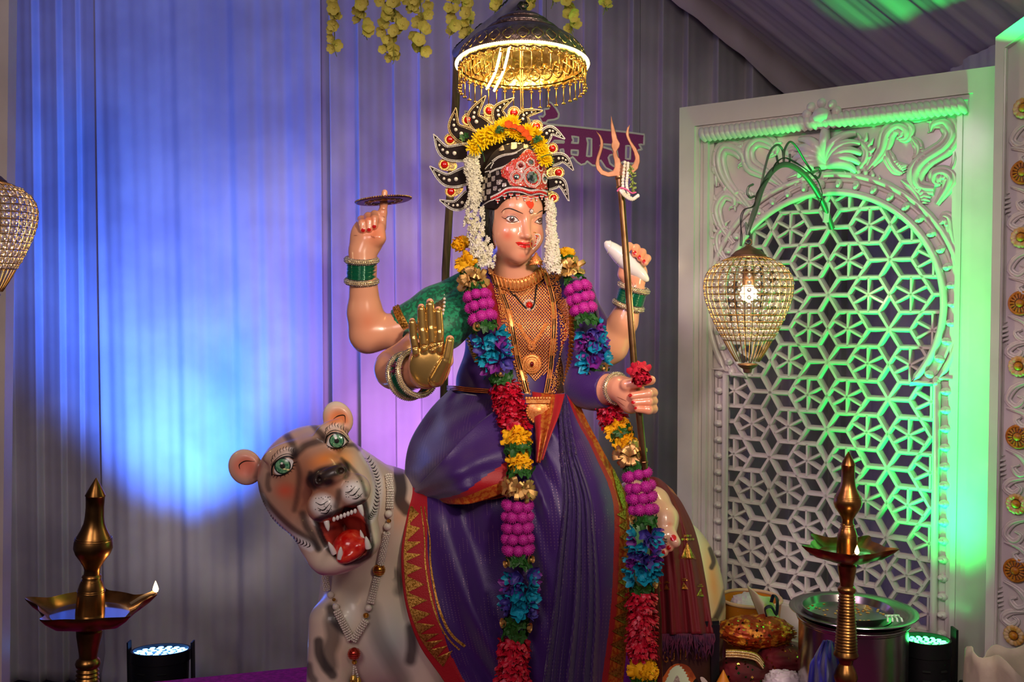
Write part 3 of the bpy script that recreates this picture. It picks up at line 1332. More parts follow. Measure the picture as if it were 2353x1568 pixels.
# soft black stripes on face
for pts, wd, sf, k in (
    (((375, 240), (395, 270), (412, 310), (412, 345)), 9, 9, 0.8), (((515, 180), (545, 215), (570, 240)), 8, 6, 0.75),
    (((425, 335), (470, 295), (530, 272), (570, 262)), 8, 9, 0.8), (((412, 350), (440, 440), (430, 560), (415, 640)), 5, 8, 0.6),
    (((210, 500), (235, 560), (300, 640), (400, 735), (500, 800), (545, 850)), 6, 8, 0.75), (((275, 450), (270, 500), (278, 530)), 6, 6, 0.6),
    (((700, 290), (740, 290), (765, 310)), 5, 5, 0.8), (((670, 365), (730, 420), (775, 480), (800, 560)), 4, 5, 0.7),
    (((458, 660), (480, 730), (520, 790), (545, 850)), 8, 8, 0.75), (((655, 540), (648, 590), (640, 620)), 7, 7, 0.7),
    (((500, 440), (495, 490), (520, 520)), 6, 6, 0.8), (((690, 400), (705, 440), (690, 465)), 5, 5, 0.7),
    (((245, 345), (225, 400), (205, 460)), 4, 8, 0.55), (((720, 235), (705, 215), (690, 200)), 3, 5, 0.5)):
    pt.stroke(Z5(*pts), wd, sf, DK, k, hm)
# nose leather
pt.stroke(Z5((515, 480), (560, 445), (620, 430), (680, 410)), 22, 9, '#1c171a', 0.95, hm)
pt.stroke(Z5((505, 500), (540, 505), (570, 480)), 8, 6, '#2a1c1a', 0.9, hm)
pt.blob(755, 1108, 24, 16, -20, '#1c171a', 0.9, 0.3, hm)
# lips and inside of the mouth
MOUTH = Z5((532, 700), (570, 680), (640, 655), (720, 625), (790, 598), (800, 640), (812, 740), (830, 830), (815, 885), (760, 915), (690, 925), (640, 890), (585, 830), (555, 770))
inside = np.array([in_poly(x, y, MOUTH) if hh else False for (x, y), hh in zip(p, head)])
md_ = dist_line(p, np.array(MOUTH + MOUTH[:1]))
pt.mixin(np.where(inside, 0.95, 0.0), '#b5281f')
pt.mixin(np.where(head, np.clip((10 - md_) / 5, 0, 1), 0) * 0.92, '#221a1e')
pt.mixin(np.where(inside & (md_ > 6) & (md_ < 14), 0.5, 0.0), '#d8553f')
# ear marks
# body stripes and airbrushed tints, with the chest shade painted in
bm_ = 1 - hm
pt.blob(915, 1190, 70, 60, 0, '#efb68c', 0.6, 0, bm_)
pt.blob(770, 1480, 60, 120, 10, '#e9c39c', 0.6, 0, bm_)
pt.blob(1640, 1340, 40, 200, -8, '#e98f52', 0.85, 0, bm_)
pt.blob(900, 1480, 110, 140, 0, '#c4d2cd', 0.85, 0, bm_)  # bluish shade on the white chest, put into the paint
pt.blob(800, 1420, 34, 90, 8, '#e6e6dc', 0.8, 0, bm_)
for pts, wd, sf, k in (
    (((610, 1170), (625, 1230), (680, 1290)), 12, 10, 0.85), (((545, 1350), (550, 1420), (580, 1480), (620, 1530)), 14, 8, 0.85),
    (((615, 1240), (625, 1330), (600, 1410), (605, 1480)), 22, 14, 0.7), (((490, 1480), (500, 1530), (520, 1560)), 10, 8, 0.7),
    (((870, 385), (890, 420), (900, 460)), 8, 6, 0.8), (((975, 430), (990, 520), (985, 590), (1020, 640)), 20, 8, 0.9),
    (((830, 1180), (870, 1330), (940, 1460), (1000, 1560)), 16, 22, 0.45), (((1045, 1280), (1050, 1380), (1040, 1450)), 14, 12, 0.85),
    (((975, 1080), (985, 1030), (960, 980)), 10, 12, 0.6)):
    pt.stroke(Z5(*pts), wd, sf, '#2c2629', k, bm_)
for pts, wd, sf in (
    (((1632, 1262), (1640, 1290), (1635, 1305)), 7, 4), (((1668, 1360), (1655, 1400), (1643, 1425)), 9, 6),
    (((1670, 1470), (1660, 1500), (1648, 1530)), 9, 6), (((1575, 1150), (1592, 1175), (1600, 1190)), 7, 5)):
    pt.stroke(pts, wd, sf, '#2c2629', 0.9, bm_)
PLASTER = M('painted_plaster', rough=0.38, attr='Col', coat=0.25)
link('body', np_mesh('tiger_body', V, F, pt.c), PLASTER, tiger, True, 180)

WHT = M('enamel_white', '#ece7e2', 0.25, coat=0.4)
BLK = M('paint_black', '#15110f', 0.4)
GRN = M('iris_green', '#2f7f57', 0.15, mix='#7fb58a', mscale=160, coat=0.8)
DGR = M('iris_rim', '#0c2a20', 0.2, coat=0.8)
RED = M('tongue_red', '#d4140f', 0.22, mix='#e8402a', mscale=50, coat=0.6)


def circle(cx, cy, rx, ry=None, n=28):
    ry = rx if ry is None else ry
    return [(cx + rx * math.cos(2 * pi * i / n), cy + ry * math.sin(2 * pi * i / n)) for i in range(n)]


def tiger_eye(white, ic, ir, lid, low, seed):
    mb = MB()
    decal(mb, TIGER_BVH, smooth_loop(Z5(*white), 40), 0.0010, 4)
    for k, (f, o) in enumerate(((1.0, 0.0016), (0.86, 0.0021), (0.32, 0.0026)), start=1):
        mb.mi = k
        decal(mb, TIGER_BVH, circle(*Z5(ic)[0], ir * f * 0.4259), o, 4)
    mb.mi = 0
    decal(mb, TIGER_BVH, circle(*Z5((ic[0] - 4, ic[1] - 14))[0], 2.6), 0.0031, 4)  # highlight painted on the iris as a white dot
    mb.build('eye', [WHT, DGR, GRN, BLK], tiger, True, 180)
    mb = MB()
    brush(mb, TIGER_BVH, Z5(*lid), [2.2, 3.6, 3.6, 2.4], 0.0022)
    brush(mb, TIGER_BVH, Z5(*low), [1.2, 2.6, 2.2, 1.2], 0.0022)
    up = [(x, y - 14) for x, y in lid]
    brush(mb, TIGER_BVH, Z5(*up), [0.8, 1.4, 1.2, 0.6], 0.0014)
    rr = random.Random(seed)
    c = crom(lid, 12)
    for i in range(1, 12):
        a = (c[i][0], c[i][1] - 50 - rr.uniform(0, 8))
        brush(mb, TIGER_BVH, Z5(a, (a[0] - 6, a[1] + 12), (a[0] - 1, a[1] + 24)), [0.5, 1.4, 0.6], 0.0012, 6)
    c = crom(low, 10)
    for i in range(1, 10):
        dx, dy = (c[i][0] - ic[0]) * 0.32, (c[i][1] - ic[1]) * 0.32
        brush(mb, TIGER_BVH, Z5((c[i][0], c[i][1]), (c[i][0] + dx, c[i][1] + dy)), [1.6, 0.5], 0.0016, 4)
    mb.build('lashes', BLK, tiger, True, 180)


tiger_eye(((306, 428), (325, 388), (358, 364), (392, 364), (410, 380), (396, 420), (362, 442), (325, 448)), (352, 402), 44,
          ((296, 452), (300, 402), (335, 364), (378, 350), (414, 362)), ((300, 445), (330, 452), (370, 442), (400, 418), (412, 385)), 1)
tiger_eye(((594, 290), (600, 256), (625, 236), (656, 233), (680, 250), (690, 274), (670, 296), (635, 304)), (643, 266), 39,
          ((584, 280), (595, 240), (630, 222), (672, 236), (704, 270)), ((590, 292), (630, 306), (668, 298), (695, 276)), 2)
# whisker lines and dots on the white pads, squiggles of the ruffs, ear lines
mb = MB()
for a, b, c in (((532, 600), (560, 612), (596, 590)), ((540, 628), (572, 640), (606, 604)), ((556, 655), (590, 655), (616, 616)), ((690, 545), (715, 540), (742, 512)),
                ((712, 560), (738, 556), (766, 520)), ((726, 578), (752, 576), (782, 548))):
    brush(mb, TIGER_BVH, Z5(a, b, c), [0.8, 2.6, 0.6], 0.001, 10)
rr = random.Random(5)
for cx, cy in ((575, 600), (738, 525)):
    for k in range(22):
        x, y = cx + rr.uniform(-46, 40), cy + rr.uniform(-42, 48)
        decal(mb, TIGER_BVH, circle(*Z5((x, y))[0], 1.1, 1.1, 6), 0.001, 5)
mb.build('whisker_marks', BLK, tiger, True, 180)
mb = MB()
for path, w in ((((232, 580), (262, 650), (320, 720), (400, 790), (490, 830)), 24), (((795, 340), (838, 410), (862, 480), (862, 560), (845, 640), (820, 680)), 24)):
    c = crom(path, 22)
    for i in range(1, 22):
        t = c[i] - c[i - 1]
        t /= np.linalg.norm(t)
        nx = np.array([-t[1], t[0]])
        a, m_, b = c[i] - nx * w * 0.7, c[i] + t * 9, c[i] + nx * w * 0.6 - t * 4
        brush(mb, TIGER_BVH, Z5(tuple(a), tuple(m_), tuple(b)), [0.6, 2.6, 0.6], 0.001, 8)
for q in (((120, 420), (118, 395), (150, 375), (200, 378)), ((620, 152), (650, 132), (685, 130), (690, 170))):
    brush(mb, TIGER_BVH, Z5(*q), [0.6, 2.6, 2.2, 0.6], 0.001)
mb.build('fur_marks', BLK, tiger, True, 180)
# tongue and teeth
T = SDF(0.0022)
T.ell(hp(-10, 224, 50), (37 * HS, 30 * HS, 42 * HS), HR, 0.004)
T.ell(hp(-20, 248, 74), (32 * HS, 17 * HS, 28 * HS), HR, 0.012)
T.ell(hp(8, 238, 74), (20 * HS, 16 * HS, 22 * HS), HR, 0.012)
T.cap(hp(-14, 200, 96), hp(-16, 245, 106), 0.004, 0.004, 0.004, True)
v2, f2 = T.surface()
link('tongue', np_mesh('tongue', v2, f2), RED, tiger, True, 180)
for (x0, y0), (x1, y1), r, wv in (((588, 706), (598, 755), 15, 112), ((768, 622), (786, 675), 15, 110), ((662, 895), (665, 838), 17, 92), ((628, 868), (598, 812), 16, 78),
                              ((812, 838), (800, 782), 17, 84), ((784, 798), (770, 748), 12, 66)):
    (ax, ay), (bx, by) = Z5((x0, y0))[0], Z5((x1, y1))[0]
    Y_ = HY - wv * HS
    a, b = P(ax, ay, Y_), P(bx, by, Y_ - 0.004)
    mb = MB()
    mb.tube([a.lerp(b, -0.15), a, a.lerp(b, 0.5), a.lerp(b, 0.85), b], [r * 0.4 * HS, r * 0.44 * HS, r * 0.34 * HS, r * 0.18 * HS, 0.0008], 10)
    mb.build('fang', WHT, tiger)
mb = MB()
for k in range(7):
    x, y = np.interp(k, [0, 6], [628, 742]), np.interp(k, [0, 6], [684, 640])
    q = Z5((x, y + 6))[0]
    mb.ball(P(*q, HY - 112 * HS), (0.0042, 0.004, 0.006), 8, 6)
mb.build('incisors', WHT, tiger)

# bead necklace round the tiger's neck
PEARL = M('pearl', '#e9dfd0', 0.2, coat=0.6)
GOLD = M('gold', '#d89a45', 0.26, 1.0)
GOLD2 = M('gold_pale', '#e2b45e', 0.3, 1.0, bump=0.25, bscale=220)
REDBEAD = M('red_gold_bead', '#b8301a', 0.2, 0.7, coat=0.6)
nk = thing('bead_necklace', 'long pearl bead necklace hanging from the neck of the tiger', 'necklace', (-0.33, 2.5, 1.0))


def on_tiger(x, y, up=0.012):
    q, n_ = hit(TIGER_BVH, *Z5((x, y))[0], up)
    return q


strand = []


def seg(a, b, Ydef=2.5):
    pa, pb = on_tiger(*a) or P(*Z5(a)[0], Ydef), on_tiger(*b) or P(*Z5(b)[0], Ydef)
    if a[0] < 600:
        pa = P(*Z5(a)[0], pb.y - 0.01)
    mb = MB()
    Ld = (pb - pa).length
    rows = max(4, int(Ld / 0.0056))
    for i in range(rows + 1):
        m = frame(pa.lerp(pb, i / rows), pb - pa)
        for k in range(8):
            ang = 2 * pi * (k + 0.5 * (i % 2)) / 8
            mb.ball(m @ Vector((0.0072 * math.cos(ang), 0.0072 * math.sin(ang), 0)), 0.0031, 6, 4)
    mb.build('pearl_tube', PEARL, nk)


for a, b in (((902, 462), (912, 540)), ((912, 540), (910, 625)), ((898, 755), (876, 915)), ((858, 1005), (826, 1140)), ((800, 1235), (730, 1335)), ((574, 948), (606, 1080)), ((642, 1195), (712, 1330))):
    seg(a, b)


def bead(x, y, r, mat, nm, up=0.01):
    q = on_tiger(x, y, up) or P(*Z5((x, y))[0], 2.5)
    mb = MB()
    mb.ball(q, r * 0.4259 * HS * 1.05, 14, 10)
    if mat is GOLD or mat is REDBEAD:
        for k in (-0.6, -0.3, 0, 0.3, 0.6):
            rr_ = r * 0.4259 * HS * 1.05
            mb.torus(frame(q + Vector((0, 0, k * rr_)), (0, 0, 1)), rr_ * math.sqrt(1 - k * k), 0.0012, 18, 5)
    mb.build(nm, mat, nk)


for x, y, r in ((908, 657, 22), (903, 722, 22), (815, 1168, 19), (618, 1112, 19), (638, 1172, 19)):
    bead(x, y, r, PEARL, 'pearl')
for x, y, r in ((905, 690, 10), (868, 955, 34), (803, 1206, 14), (725, 1450, 12), (632, 1142, 8)):
    bead(x, y, r, GOLD, 'gold_bead', 0.014)
bead(725, 1402, 34, REDBEAD, 'pendant_bead', 0.018)
for x0, x1 in ((722, 712), (728, 742)):
    for k in range(6):
        bead(x0 + (x1 - x0) * k / 5, 1466 + 12 * k, 5.5, PEARL, 'small_pearl', 0.012)
    q = on_tiger(x1, 1540, 0.012) or P(*Z5((x1, 1540))[0], 2.5)
    mb = MB()
    mb.lathe([(0.0, 0.010), (0.006, 0.005), (0.009, -0.003)], 12, Matrix.Translation(q), False)
    for k in range(10):
        a = 2 * pi * k / 10
        for i in range(6):
            mb.ball(q + Vector((0.0065 * math.cos(a), 0.0065 * math.sin(a), -0.005 - i * 0.005)), 0.0026, 5, 4)
    mb.build('bead_tassel', GOLD2, nk)

# ------------------------------------------------------------------ the goddess statue
def px_m(n, Y):
    return n * Y / FPX


god = thing('goddess_statue', 'seated four-armed goddess statue in purple saree, crown and garlands', 'statue', (0.03, 2.78, STAGE + 0.62))
YAW, NOD, ROLL = math.radians(24), math.radians(5), math.radians(3)
FDv = Vector((math.sin(YAW) * math.cos(NOD), -math.cos(YAW) * math.cos(NOD), -math.sin(NOD)))
LTv = Vector((math.cos(YAW), math.sin(YAW), 0))
UPv = LTv.cross(-FDv).normalized() * -1
UPv = UPv if UPv.z > 0 else -UPv
LT2 = (LTv * math.cos(ROLL) - UPv * math.sin(ROLL)).normalized()
UP2 = (UPv * math.cos(ROLL) + LTv * math.sin(ROLL)).normalized()
HC = P(1212, 505, 2.62) - FDv * 0.093
FR = np.array([list(LT2), list(FDv), list(UP2)]).T


def fw(x, y, z):
    """goddess head coordinates (m): x across, y out of the face, z up"""
    return np.array(HC + LT2 * x + FDv * y + UP2 * z)


S = SDF(0.002)
e_ = lambda c, r, k=0.015, sub=False: S.ell(fw(*c), r, FR, k, sub)
e_((0, -0.012, 0.035), (0.073, 0.09, 0.095))
e_((0, 0.026, -0.028), (0.0655, 0.060, 0.075), 0.03)
e_((0, 0.030, -0.064), (0.047, 0.052, 0.052), 0.03)
e_((0, 0.067, -0.096), (0.018, 0.015, 0.017), 0.025)
e_((-0.034, 0.05, -0.042), (0.03, 0.028, 0.03), 0.03)
e_((0.034, 0.05, -0.042), (0.03, 0.028, 0.03), 0.03)
e_((0, 0.06, 0.03), (0.05, 0.026, 0.036), 0.03)
# eye hollows, lids, nose, lips
e_((-0.031, 0.094, -0.002), (0.019, 0.013, 0.011), 0.014, True)
e_((0.031, 0.094, -0.002), (0.019, 0.013, 0.011), 0.014, True)
e_((-0.032, 0.067, -0.001), (0.019, 0.0145, 0.0125), 0.005)
e_((0.032, 0.067, -0.001), (0.019, 0.0145, 0.0125), 0.005)
S.cap(fw(0, 0.080, 0.006), fw(0, 0.098, -0.036), 0.0075, 0.0095, 0.012)
e_((0, 0.101, -0.042), (0.0095, 0.010, 0.0085), 0.006)
e_((-0.011, 0.090, -0.044), (0.0075, 0.009, 0.0065), 0.005)
e_((0.011, 0.090, -0.044), (0.0075, 0.009, 0.0065), 0.005)
S.cap(fw(-0.019, 0.081, -0.0655), fw(0, 0.0905, -0.0625), 0.003, 0.0045, 0.004)
S.cap(fw(0.019, 0.081, -0.0655), fw(0, 0.0905, -0.0625), 0.003, 0.0045, 0.004)
S.cap(fw(-0.014, 0.081, -0.0715), fw(0.014, 0.081, -0.0715), 0.0035, 0.0035, 0.005)
e_((0, 0.086, -0.0725), (0.013, 0.0065, 0.0055), 0.004)
S.cap(fw(-0.02, 0.088, -0.0675), fw(0.02, 0.088, -0.0675), 0.0012, 0.0012, 0.003, True)
# neck and shoulder core
S.cap(fw(0, -0.01, -0.08), B(1190, 640, 2.76), 0.05, 0.056, 0.02)
S.cap(B(1190, 640, 2.76), B(1190, 800, 2.8), 0.06, 0.08, 0.03)
S.cap(B(1085, 690, 2.8), B(1320, 690, 2.82), 0.045, 0.045, 0.03)


def arm(pts, rs, k=0.02):
    S.chain([B(*q) for q in pts], rs, k)


arm([(1075, 690, 2.79), (935, 755, 2.75), (846, 768, 2.735), (838, 720, 2.725), (833, 610, 2.70), (832, 585, 2.70)], [0.05, 0.047, 0.05, 0.0455, 0.034, 0.033])
arm([(1070, 715, 2.76), (975, 790, 2.66), (908, 848, 2.575), (935, 858, 2.50), (975, 862, 2.425)], [0.05, 0.048, 0.050, 0.042, 0.032])
arm([(1315, 700, 2.82), (1385, 805, 2.845), (1405, 795, 2.835), (1432, 740, 2.815), (1455, 680, 2.80), (1457, 640, 2.80)], [0.05, 0.046, 0.045, 0.038, 0.029, 0.029])
arm([(1318, 715, 2.76), (1345, 890, 2.68), (1385, 895, 2.62), (1428, 895, 2.55), (1440, 900, 2.535)], [0.05, 0.046, 0.04, 0.03, 0.028])
# chakra hand: palm to the viewer, three curled fingers, raised forefinger
Z4 = lambda x, y: (760 + x * 0.16584, 420 + y * 0.16584)
a4 = lambda x, y, Y: B(*Z4(x, y), Y)
S.ell(a4(500, 760, 2.70), (px_m(38, 2.7), 0.022, px_m(46, 2.7)), None, 0.015)
S.cap(a4(430, 940, 2.70), a4(500, 800, 2.70), 0.032, 0.034, 0.02)
S.cap(a4(660, 760, 2.685), a4(680, 620, 2.688), 0.021, 0.014, 0.014)
for x0, y0, x1, y1, r in ((425, 515, 446, 650, 9.3), (518, 470, 530, 640, 9.6), (608, 440, 604, 600, 9.0)):
    S.chain([a4(x0 - 10, y0 + 130, 2.715), a4(x0, y0, 2.695), a4((x0 + x1) / 2, (y0 + y1) / 2 - 20, 2.672), a4(x1, y1, 2.668)], [r * 0.00118, r * 0.00122, r * 0.0012, r * 0.00105], 0.003)
S.chain([a4(700, 620, 2.70), a4(718, 420, 2.70), a4(735, 300, 2.70), a4(746, 135, 2.70)], [0.0135, 0.0115, 0.0098, 0.0082], 0.006)
# blessing hand with raised fingers (behind its gold cover)
S.ell(B(987, 838, 2.41), (0.052, 0.018, 0.058), None, 0.015)
FING = [((956, 812), (950, 775), (947, 738), 8.5), ((975, 805), (970, 755), (968, 706), 9.5), ((994, 803), (990, 750), (988, 694), 10), ((1012, 806), (1010, 760), (1007, 712), 9.5)]
for a, b, c, r in FING:
    S.chain([B(*a, 2.405), B(*b, 2.405), B(*c, 2.40)], [r * 0.00112, r * 0.00105, r * 0.0009], 0.004)
THUMB = ((1005, 865), (1028, 830), (1034, 780), 11)
S.chain([B(*THUMB[0], 2.40), B(*THUMB[1], 2.385), B(*THUMB[2], 2.385)], [0.017, 0.013, 0.010], 0.008)
# hand round the conch
S.ell(B(1456, 628, 2.80), (px_m(32, 2.8), 0.026, px_m(32, 2.8)), None, 0.015)
S.cap(B(1432, 630, 2.79), B(1437, 590, 2.775), 0.016, 0.011, 0.012)
CF = [((1437, 570), (1446, 566), (1441, 574)), ((1457, 572), (1462, 570), (1459, 584)), ((1470, 582), (1476, 580), (1471, 594)), ((1481, 592), (1487, 594), (1482, 604))]
for a, b, c in CF:
    S.chain([B(*a, 2.80), B(b[0], b[1], 2.775), B(c[0], c[1], 2.757)], [0.0105, 0.0108, 0.0095], 0.004)
# fist round the trident shaft
S.ell(B(1452, 912, 2.535), (px_m(34, 2.53), 0.03, px_m(40, 2.53)), None, 0.015)
FF = [(905, 1450, 910), (924, 1455, 926), (942, 1462, 940)]
for y, xt, yt in FF:
    S.chain([B(1478, y - 2, 2.56), B(1500, y - 2, 2.525), B(1490, y, 2.497), B(xt + 4, yt, 2.492)], [0.0125, 0.0125, 0.0120, 0.0098], 0.004)
S.chain([B(1440, 885, 2.51), B(1465, 878, 2.50), B(1496, 874, 2.50)], [0.017, 0.0135, 0.0118], 0.008)
V, F = S.surface()
GOD_BVH = bvh_of(V, F)
pt = Paint(V, '#e8a27f')
Z6 = lambda *a: [(1060 + x * 0.14028, 430 + y * 0.14028) for x, y in a]
face = ((V[:, 1] < 2.74) & (pt.p[:, 1] < 640) & (pt.p[:, 0] > 1100) & (pt.p[:, 0] < 1275)).astype(float)
pt.blob(*Z6((760, 790))[0], 24, 22, 0, '#de6b4e', 0.75, 0, face)
pt.blob(*Z6((1300, 760))[0], 12, 20, 0, '#de6b4e', 0.5, 0, face)
pt.blob(*Z6((1010, 1130))[0], 18, 12, 0, '#e47a5c', 0.6, 0, face)
pt.blob(*Z6((840, 470))[0], 24, 8, 10, '#e9b2a6', 0.5, 0, face)
for x, y, rx, ry, k in ((862, 540, 46, 46, 0.8), (848, 505, 34, 22, 0.9), (846, 740, 44, 50, 0.6), (930, 800, 40, 40, 0.5), (1465, 590, 36, 30, 0.9), (1480, 935, 34, 22, 0.85),
                        (1470, 905, 30, 22, 0.5), (1455, 650, 30, 20, 0.5), (882, 480, 14, 30, 0.6)):
    pt.blob(x, y, rx, ry, 0, '#ee7d50', k * 0.8, 0, 1 - face)
SKIN = M('painted_skin', rough=0.26, attr='Col', coat=0.45)
link('body', np_mesh('goddess_body', V, F, pt.c), SKIN, god, True, 180)

LIP = M('lip_red', '#e0231f', 0.22, coat=0.6)
NAIL = M('nail_red', '#c81a1e', 0.22, coat=0.6)
BRN = M('brow_brown', '#2c1712', 0.45)
IRIS = M('iris_brown', '#8a5a50', 0.2, mix='#5a3a34', mscale=300, coat=0.8)
PNK = M('lid_pink', '#c9867c', 0.4)
SIND = M('vermilion', '#e8401c', 0.8)
CREASE = M('crease_line', '#8a4634', 0.5)


def god_eye(white, ic, ir, up, low, crease):
    mb = MB()
    decal(mb, GOD_BVH, smooth_loop(Z6(*white), 32), 0.0006, 2.2)
    for k, (f, o) in enumerate(((1.0, 0.0009), (0.8, 0.0012), (0.4, 0.0015)), start=1):
        mb.mi = k
        decal(mb, GOD_BVH, circle(*Z6(ic)[0], ir * f * 0.14028, None, 18), o, 2.2)
    mb.mi = 0
    decal(mb, GOD_BVH, circle(*Z6((ic[0] - 6, ic[1] - 12))[0], 0.9, None, 8), 0.0018, 2)  # small white glint painted onto the iris
    mb.build('eye', [WHT, BRN, IRIS, BLK], god, True, 180)
    mb = MB()
    brush(mb, GOD_BVH, Z6(*up), [0.7, 1.5, 2.2, 1.9, 1.0], 0.0017)
    brush(mb, GOD_BVH, Z6(*low), [0.5, 1.2, 1.5, 0.7], 0.0017)
    mb.build('eyeliner', BRN, god, True, 180)
    mb = MB()
    brush(mb, GOD_BVH, Z6(*crease), [0.6, 1.2, 1.2, 0.5], 0.0008)
    mb.build('eyelid_crease', PNK, god, True, 180)


god_eye(((738, 512), (780, 488), (840, 482), (888, 505), (932, 545), (880, 562), (815, 566), (768, 545)), (830, 524), 42,
        ((665, 488), (725, 516), (780, 484), (850, 478), (900, 505), (942, 552)), ((722, 516), (768, 560), (830, 576), (900, 562), (942, 552)),
        ((668, 474), (740, 484), (800, 448), (860, 446), (920, 484), (958, 530)))
god_eye(((1212, 570), (1250, 538), (1300, 512), (1345, 524), (1335, 570), (1290, 588), (1250, 584)), (1287, 546), 37,
        ((1198, 577), (1250, 532), (1300, 506), (1352, 520)), ((1204, 574), (1258, 596), (1300, 598), (1345, 566)),
        ((1185, 548), (1220, 500), (1270, 470), (1330, 470)))
for pts, ws in ((((655, 420), (700, 372), (760, 350), (830, 360), (920, 396), (1012, 436)), [0.6, 1.6, 2.4, 2.8, 2.4, 0.8]), (((1235, 440), (1290, 402), (1340, 386), (1402, 402)), [0.8, 2.2, 2.2, 0.8])):
    mb = MB()
    brush(mb, GOD_BVH, Z6(*pts), ws, 0.0008, 30)
    mb.build('eyebrow', BRN, god, True, 180)
mb = MB()
decal(mb, GOD_BVH, Z6(*[(885, 905), (940, 897), (1010, 903), (1062, 912), (1105, 900), (1150, 908), (1165, 925), (1150, 968), (1110, 996), (1050, 1002), (985, 988), (930, 955)]), 0.0007, 3)
mb.build('lips', LIP, god, True, 180)
mb = MB()
brush(mb, GOD_BVH, Z6((890, 908), (960, 934), (1040, 944), (1110, 940), (1155, 930)), [0.5, 1.0, 1.2, 0.5], 0.0011)
mb.build('lip_line', CREASE, god, True, 180)
mb = MB()
decal(mb, GOD_BVH, smooth_loop(Z6((1055, 250), (1100, 230), (1160, 236), (1186, 290), (1155, 350), (1115, 345), (1078, 300)), 24), 0.0012, 3)
mb.build('vermilion_mark', SIND, god, True, 180)
mb = MB()
for pts in ([Z4(590, 740), Z4(612, 775)], [Z4(560, 735), Z4(595, 770)], [Z4(320, 735), Z4(372, 732)], [Z4(700, 370), Z4(760, 374)], [Z4(722, 468), Z4(752, 480)],
            [(1452, 648), (1457, 664)], [(1459, 650), (1461, 662)], [(1418, 912), (1440, 922)], [(1420, 922), (1436, 934)]):
    brush(mb, GOD_BVH, pts, [0.6, 1.2, 0.4], 0.0008, 8)
mb.build('crease_lines', CREASE, god, True, 180)
for x, y, rx, ry in ([(*Z4(448, 658), 4.2, 4.2), (*Z4(530, 652), 4.2, 3.9), (*Z4(603, 607), 4.2, 3.7), (1441, 570, 3.4, 4.2), (1458, 581, 4, 4.5), (1469, 591, 3.6, 4.5), (1480, 601, 3.2, 4.2),
                       (1448, 909, 5, 3.6), (1455, 925, 5, 3.2), (1460, 938, 4, 3), (1489, 877, 5, 4)]):
    mb = MB()
    decal(mb, GOD_BVH, circle(x, y, rx, ry, 12), 0.0012, 3)
    if mb.f:
        mb.build('fingernail', NAIL, god, True, 180)

# hair
HAIR = M('black_hair', '#14100f', 0.4, bump=0.5, bscale=30, stretch=(6, 6, 1))
S2 = SDF(0.004)
S2.ell(fw(0, -0.03, 0.03), (0.083, 0.082, 0.102), FR, 0.02)
S2.ell(fw(-0.062, 0.0, -0.03), (0.022, 0.03, 0.06), FR, 0.03)
S2.ell(fw(0.062, 0.0, -0.03), (0.022, 0.03, 0.06), FR, 0.03)
S2.cap(fw(0, -0.07, -0.02), B(1185, 640, 2.84), 0.055, 0.05, 0.03)
v2, f2 = S2.surface()
link('hair', np_mesh('hair', v2, f2), HAIR, god, True, 180)
mb = MB()
brush(mb, GOD_BVH, Z6((470, 690), (500, 720), (510, 760), (540, 790)), [2.5, 2.0, 1.0, 0.5], 0.001, 10)
brush(mb, GOD_BVH, Z6((460, 480), (480, 560), (478, 640), (490, 720)), [4, 6, 5, 2], 0.001, 10)
mb.build('hair_wisp', HAIR, god, True, 180)

# ------------------------------------------------------------------ clothes
PURPLE = '#381064'


def silk(name, base, dash='#94788c', nu=120.0, nv=34.0, gate=0.55, rough=0.42):
    m = M(name, base, rough, sheen=0.35, bump=0.15, bscale=400)
    nt = m.node_tree
    b = nt.nodes['Principled BSDF']
    uv = nt.nodes.new('ShaderNodeUVMap')
    sp = nt.nodes.new('ShaderNodeSeparateXYZ')
    nt.links.new(uv.outputs['UV'], sp.inputs[0])

    def math_(op, a, bb=None):
        n = nt.nodes.new('ShaderNodeMath')
        n.operation = op
        for i, q in enumerate((a, bb)):
            if q is None:
                continue
            if isinstance(q, (int, float)):
                n.inputs[i].default_value = q
            else:
                nt.links.new(q, n.inputs[i])
        return n.outputs[0]
    fu = math_('FRACT', math_('MULTIPLY', sp.outputs[0], nv))
    fv = math_('FRACT', math_('MULTIPLY', sp.outputs[1], nu))
    m1 = math_('MULTIPLY', math_('LESS_THAN', fu, 0.13), math_('LESS_THAN', fv, 0.45))
    no = nt.nodes.new('ShaderNodeTexNoise')
    no.inputs['Scale'].default_value = 9
    nt.links.new(uv.outputs['UV'], no.inputs['Vector'])
    m1 = math_('MULTIPLY', m1, math_('GREATER_THAN', no.outputs['Fac'], gate))
    mx = nt.nodes.new('ShaderNodeMix')
    mx.data_type = 'RGBA'
    mx.inputs[6].default_value = lin(base) + (1,)
    mx.inputs[7].default_value = lin(dash) + (1,)
    nt.links.new(m1, mx.inputs[0])
    nt.links.new(mx.outputs[2], b.inputs['Base Color'])
    nt.links.new(math_('MULTIPLY', m1, 0.7), b.inputs['Metallic'])
    return m


SILK = silk('purple_silk', PURPLE, gate=0.52)
SILKP = M('purple_plain', PURPLE, 0.45, sheen=0.3, bump=0.2, bscale=300)
CRIMS = M('crimson_silk', '#a80f1c', 0.5, sheen=0.1, bump=0.2, bscale=300)
RUST = M('rust_zari', '#b4441c', 0.35, 0.35, mix='#c8742a', mscale=120, mlo=0.45, mhi=0.55)
ZARI = M('gold_zari', '#d8a24e', 0.33, 0.85, mix='#9a6a22', mscale=220, mlo=0.45, mhi=0.6, bump=0.3, bscale=500)
GREEN = M('green_brocade', '#0d8a5c', 0.5, mix='#06573c', mscale=95, mlo=0.46, mhi=0.54, sheen=0.2)
MAROON = M('maroon_silk', '#6a0818', 0.55, sheen=0.05, bump=0.2, bscale=300)

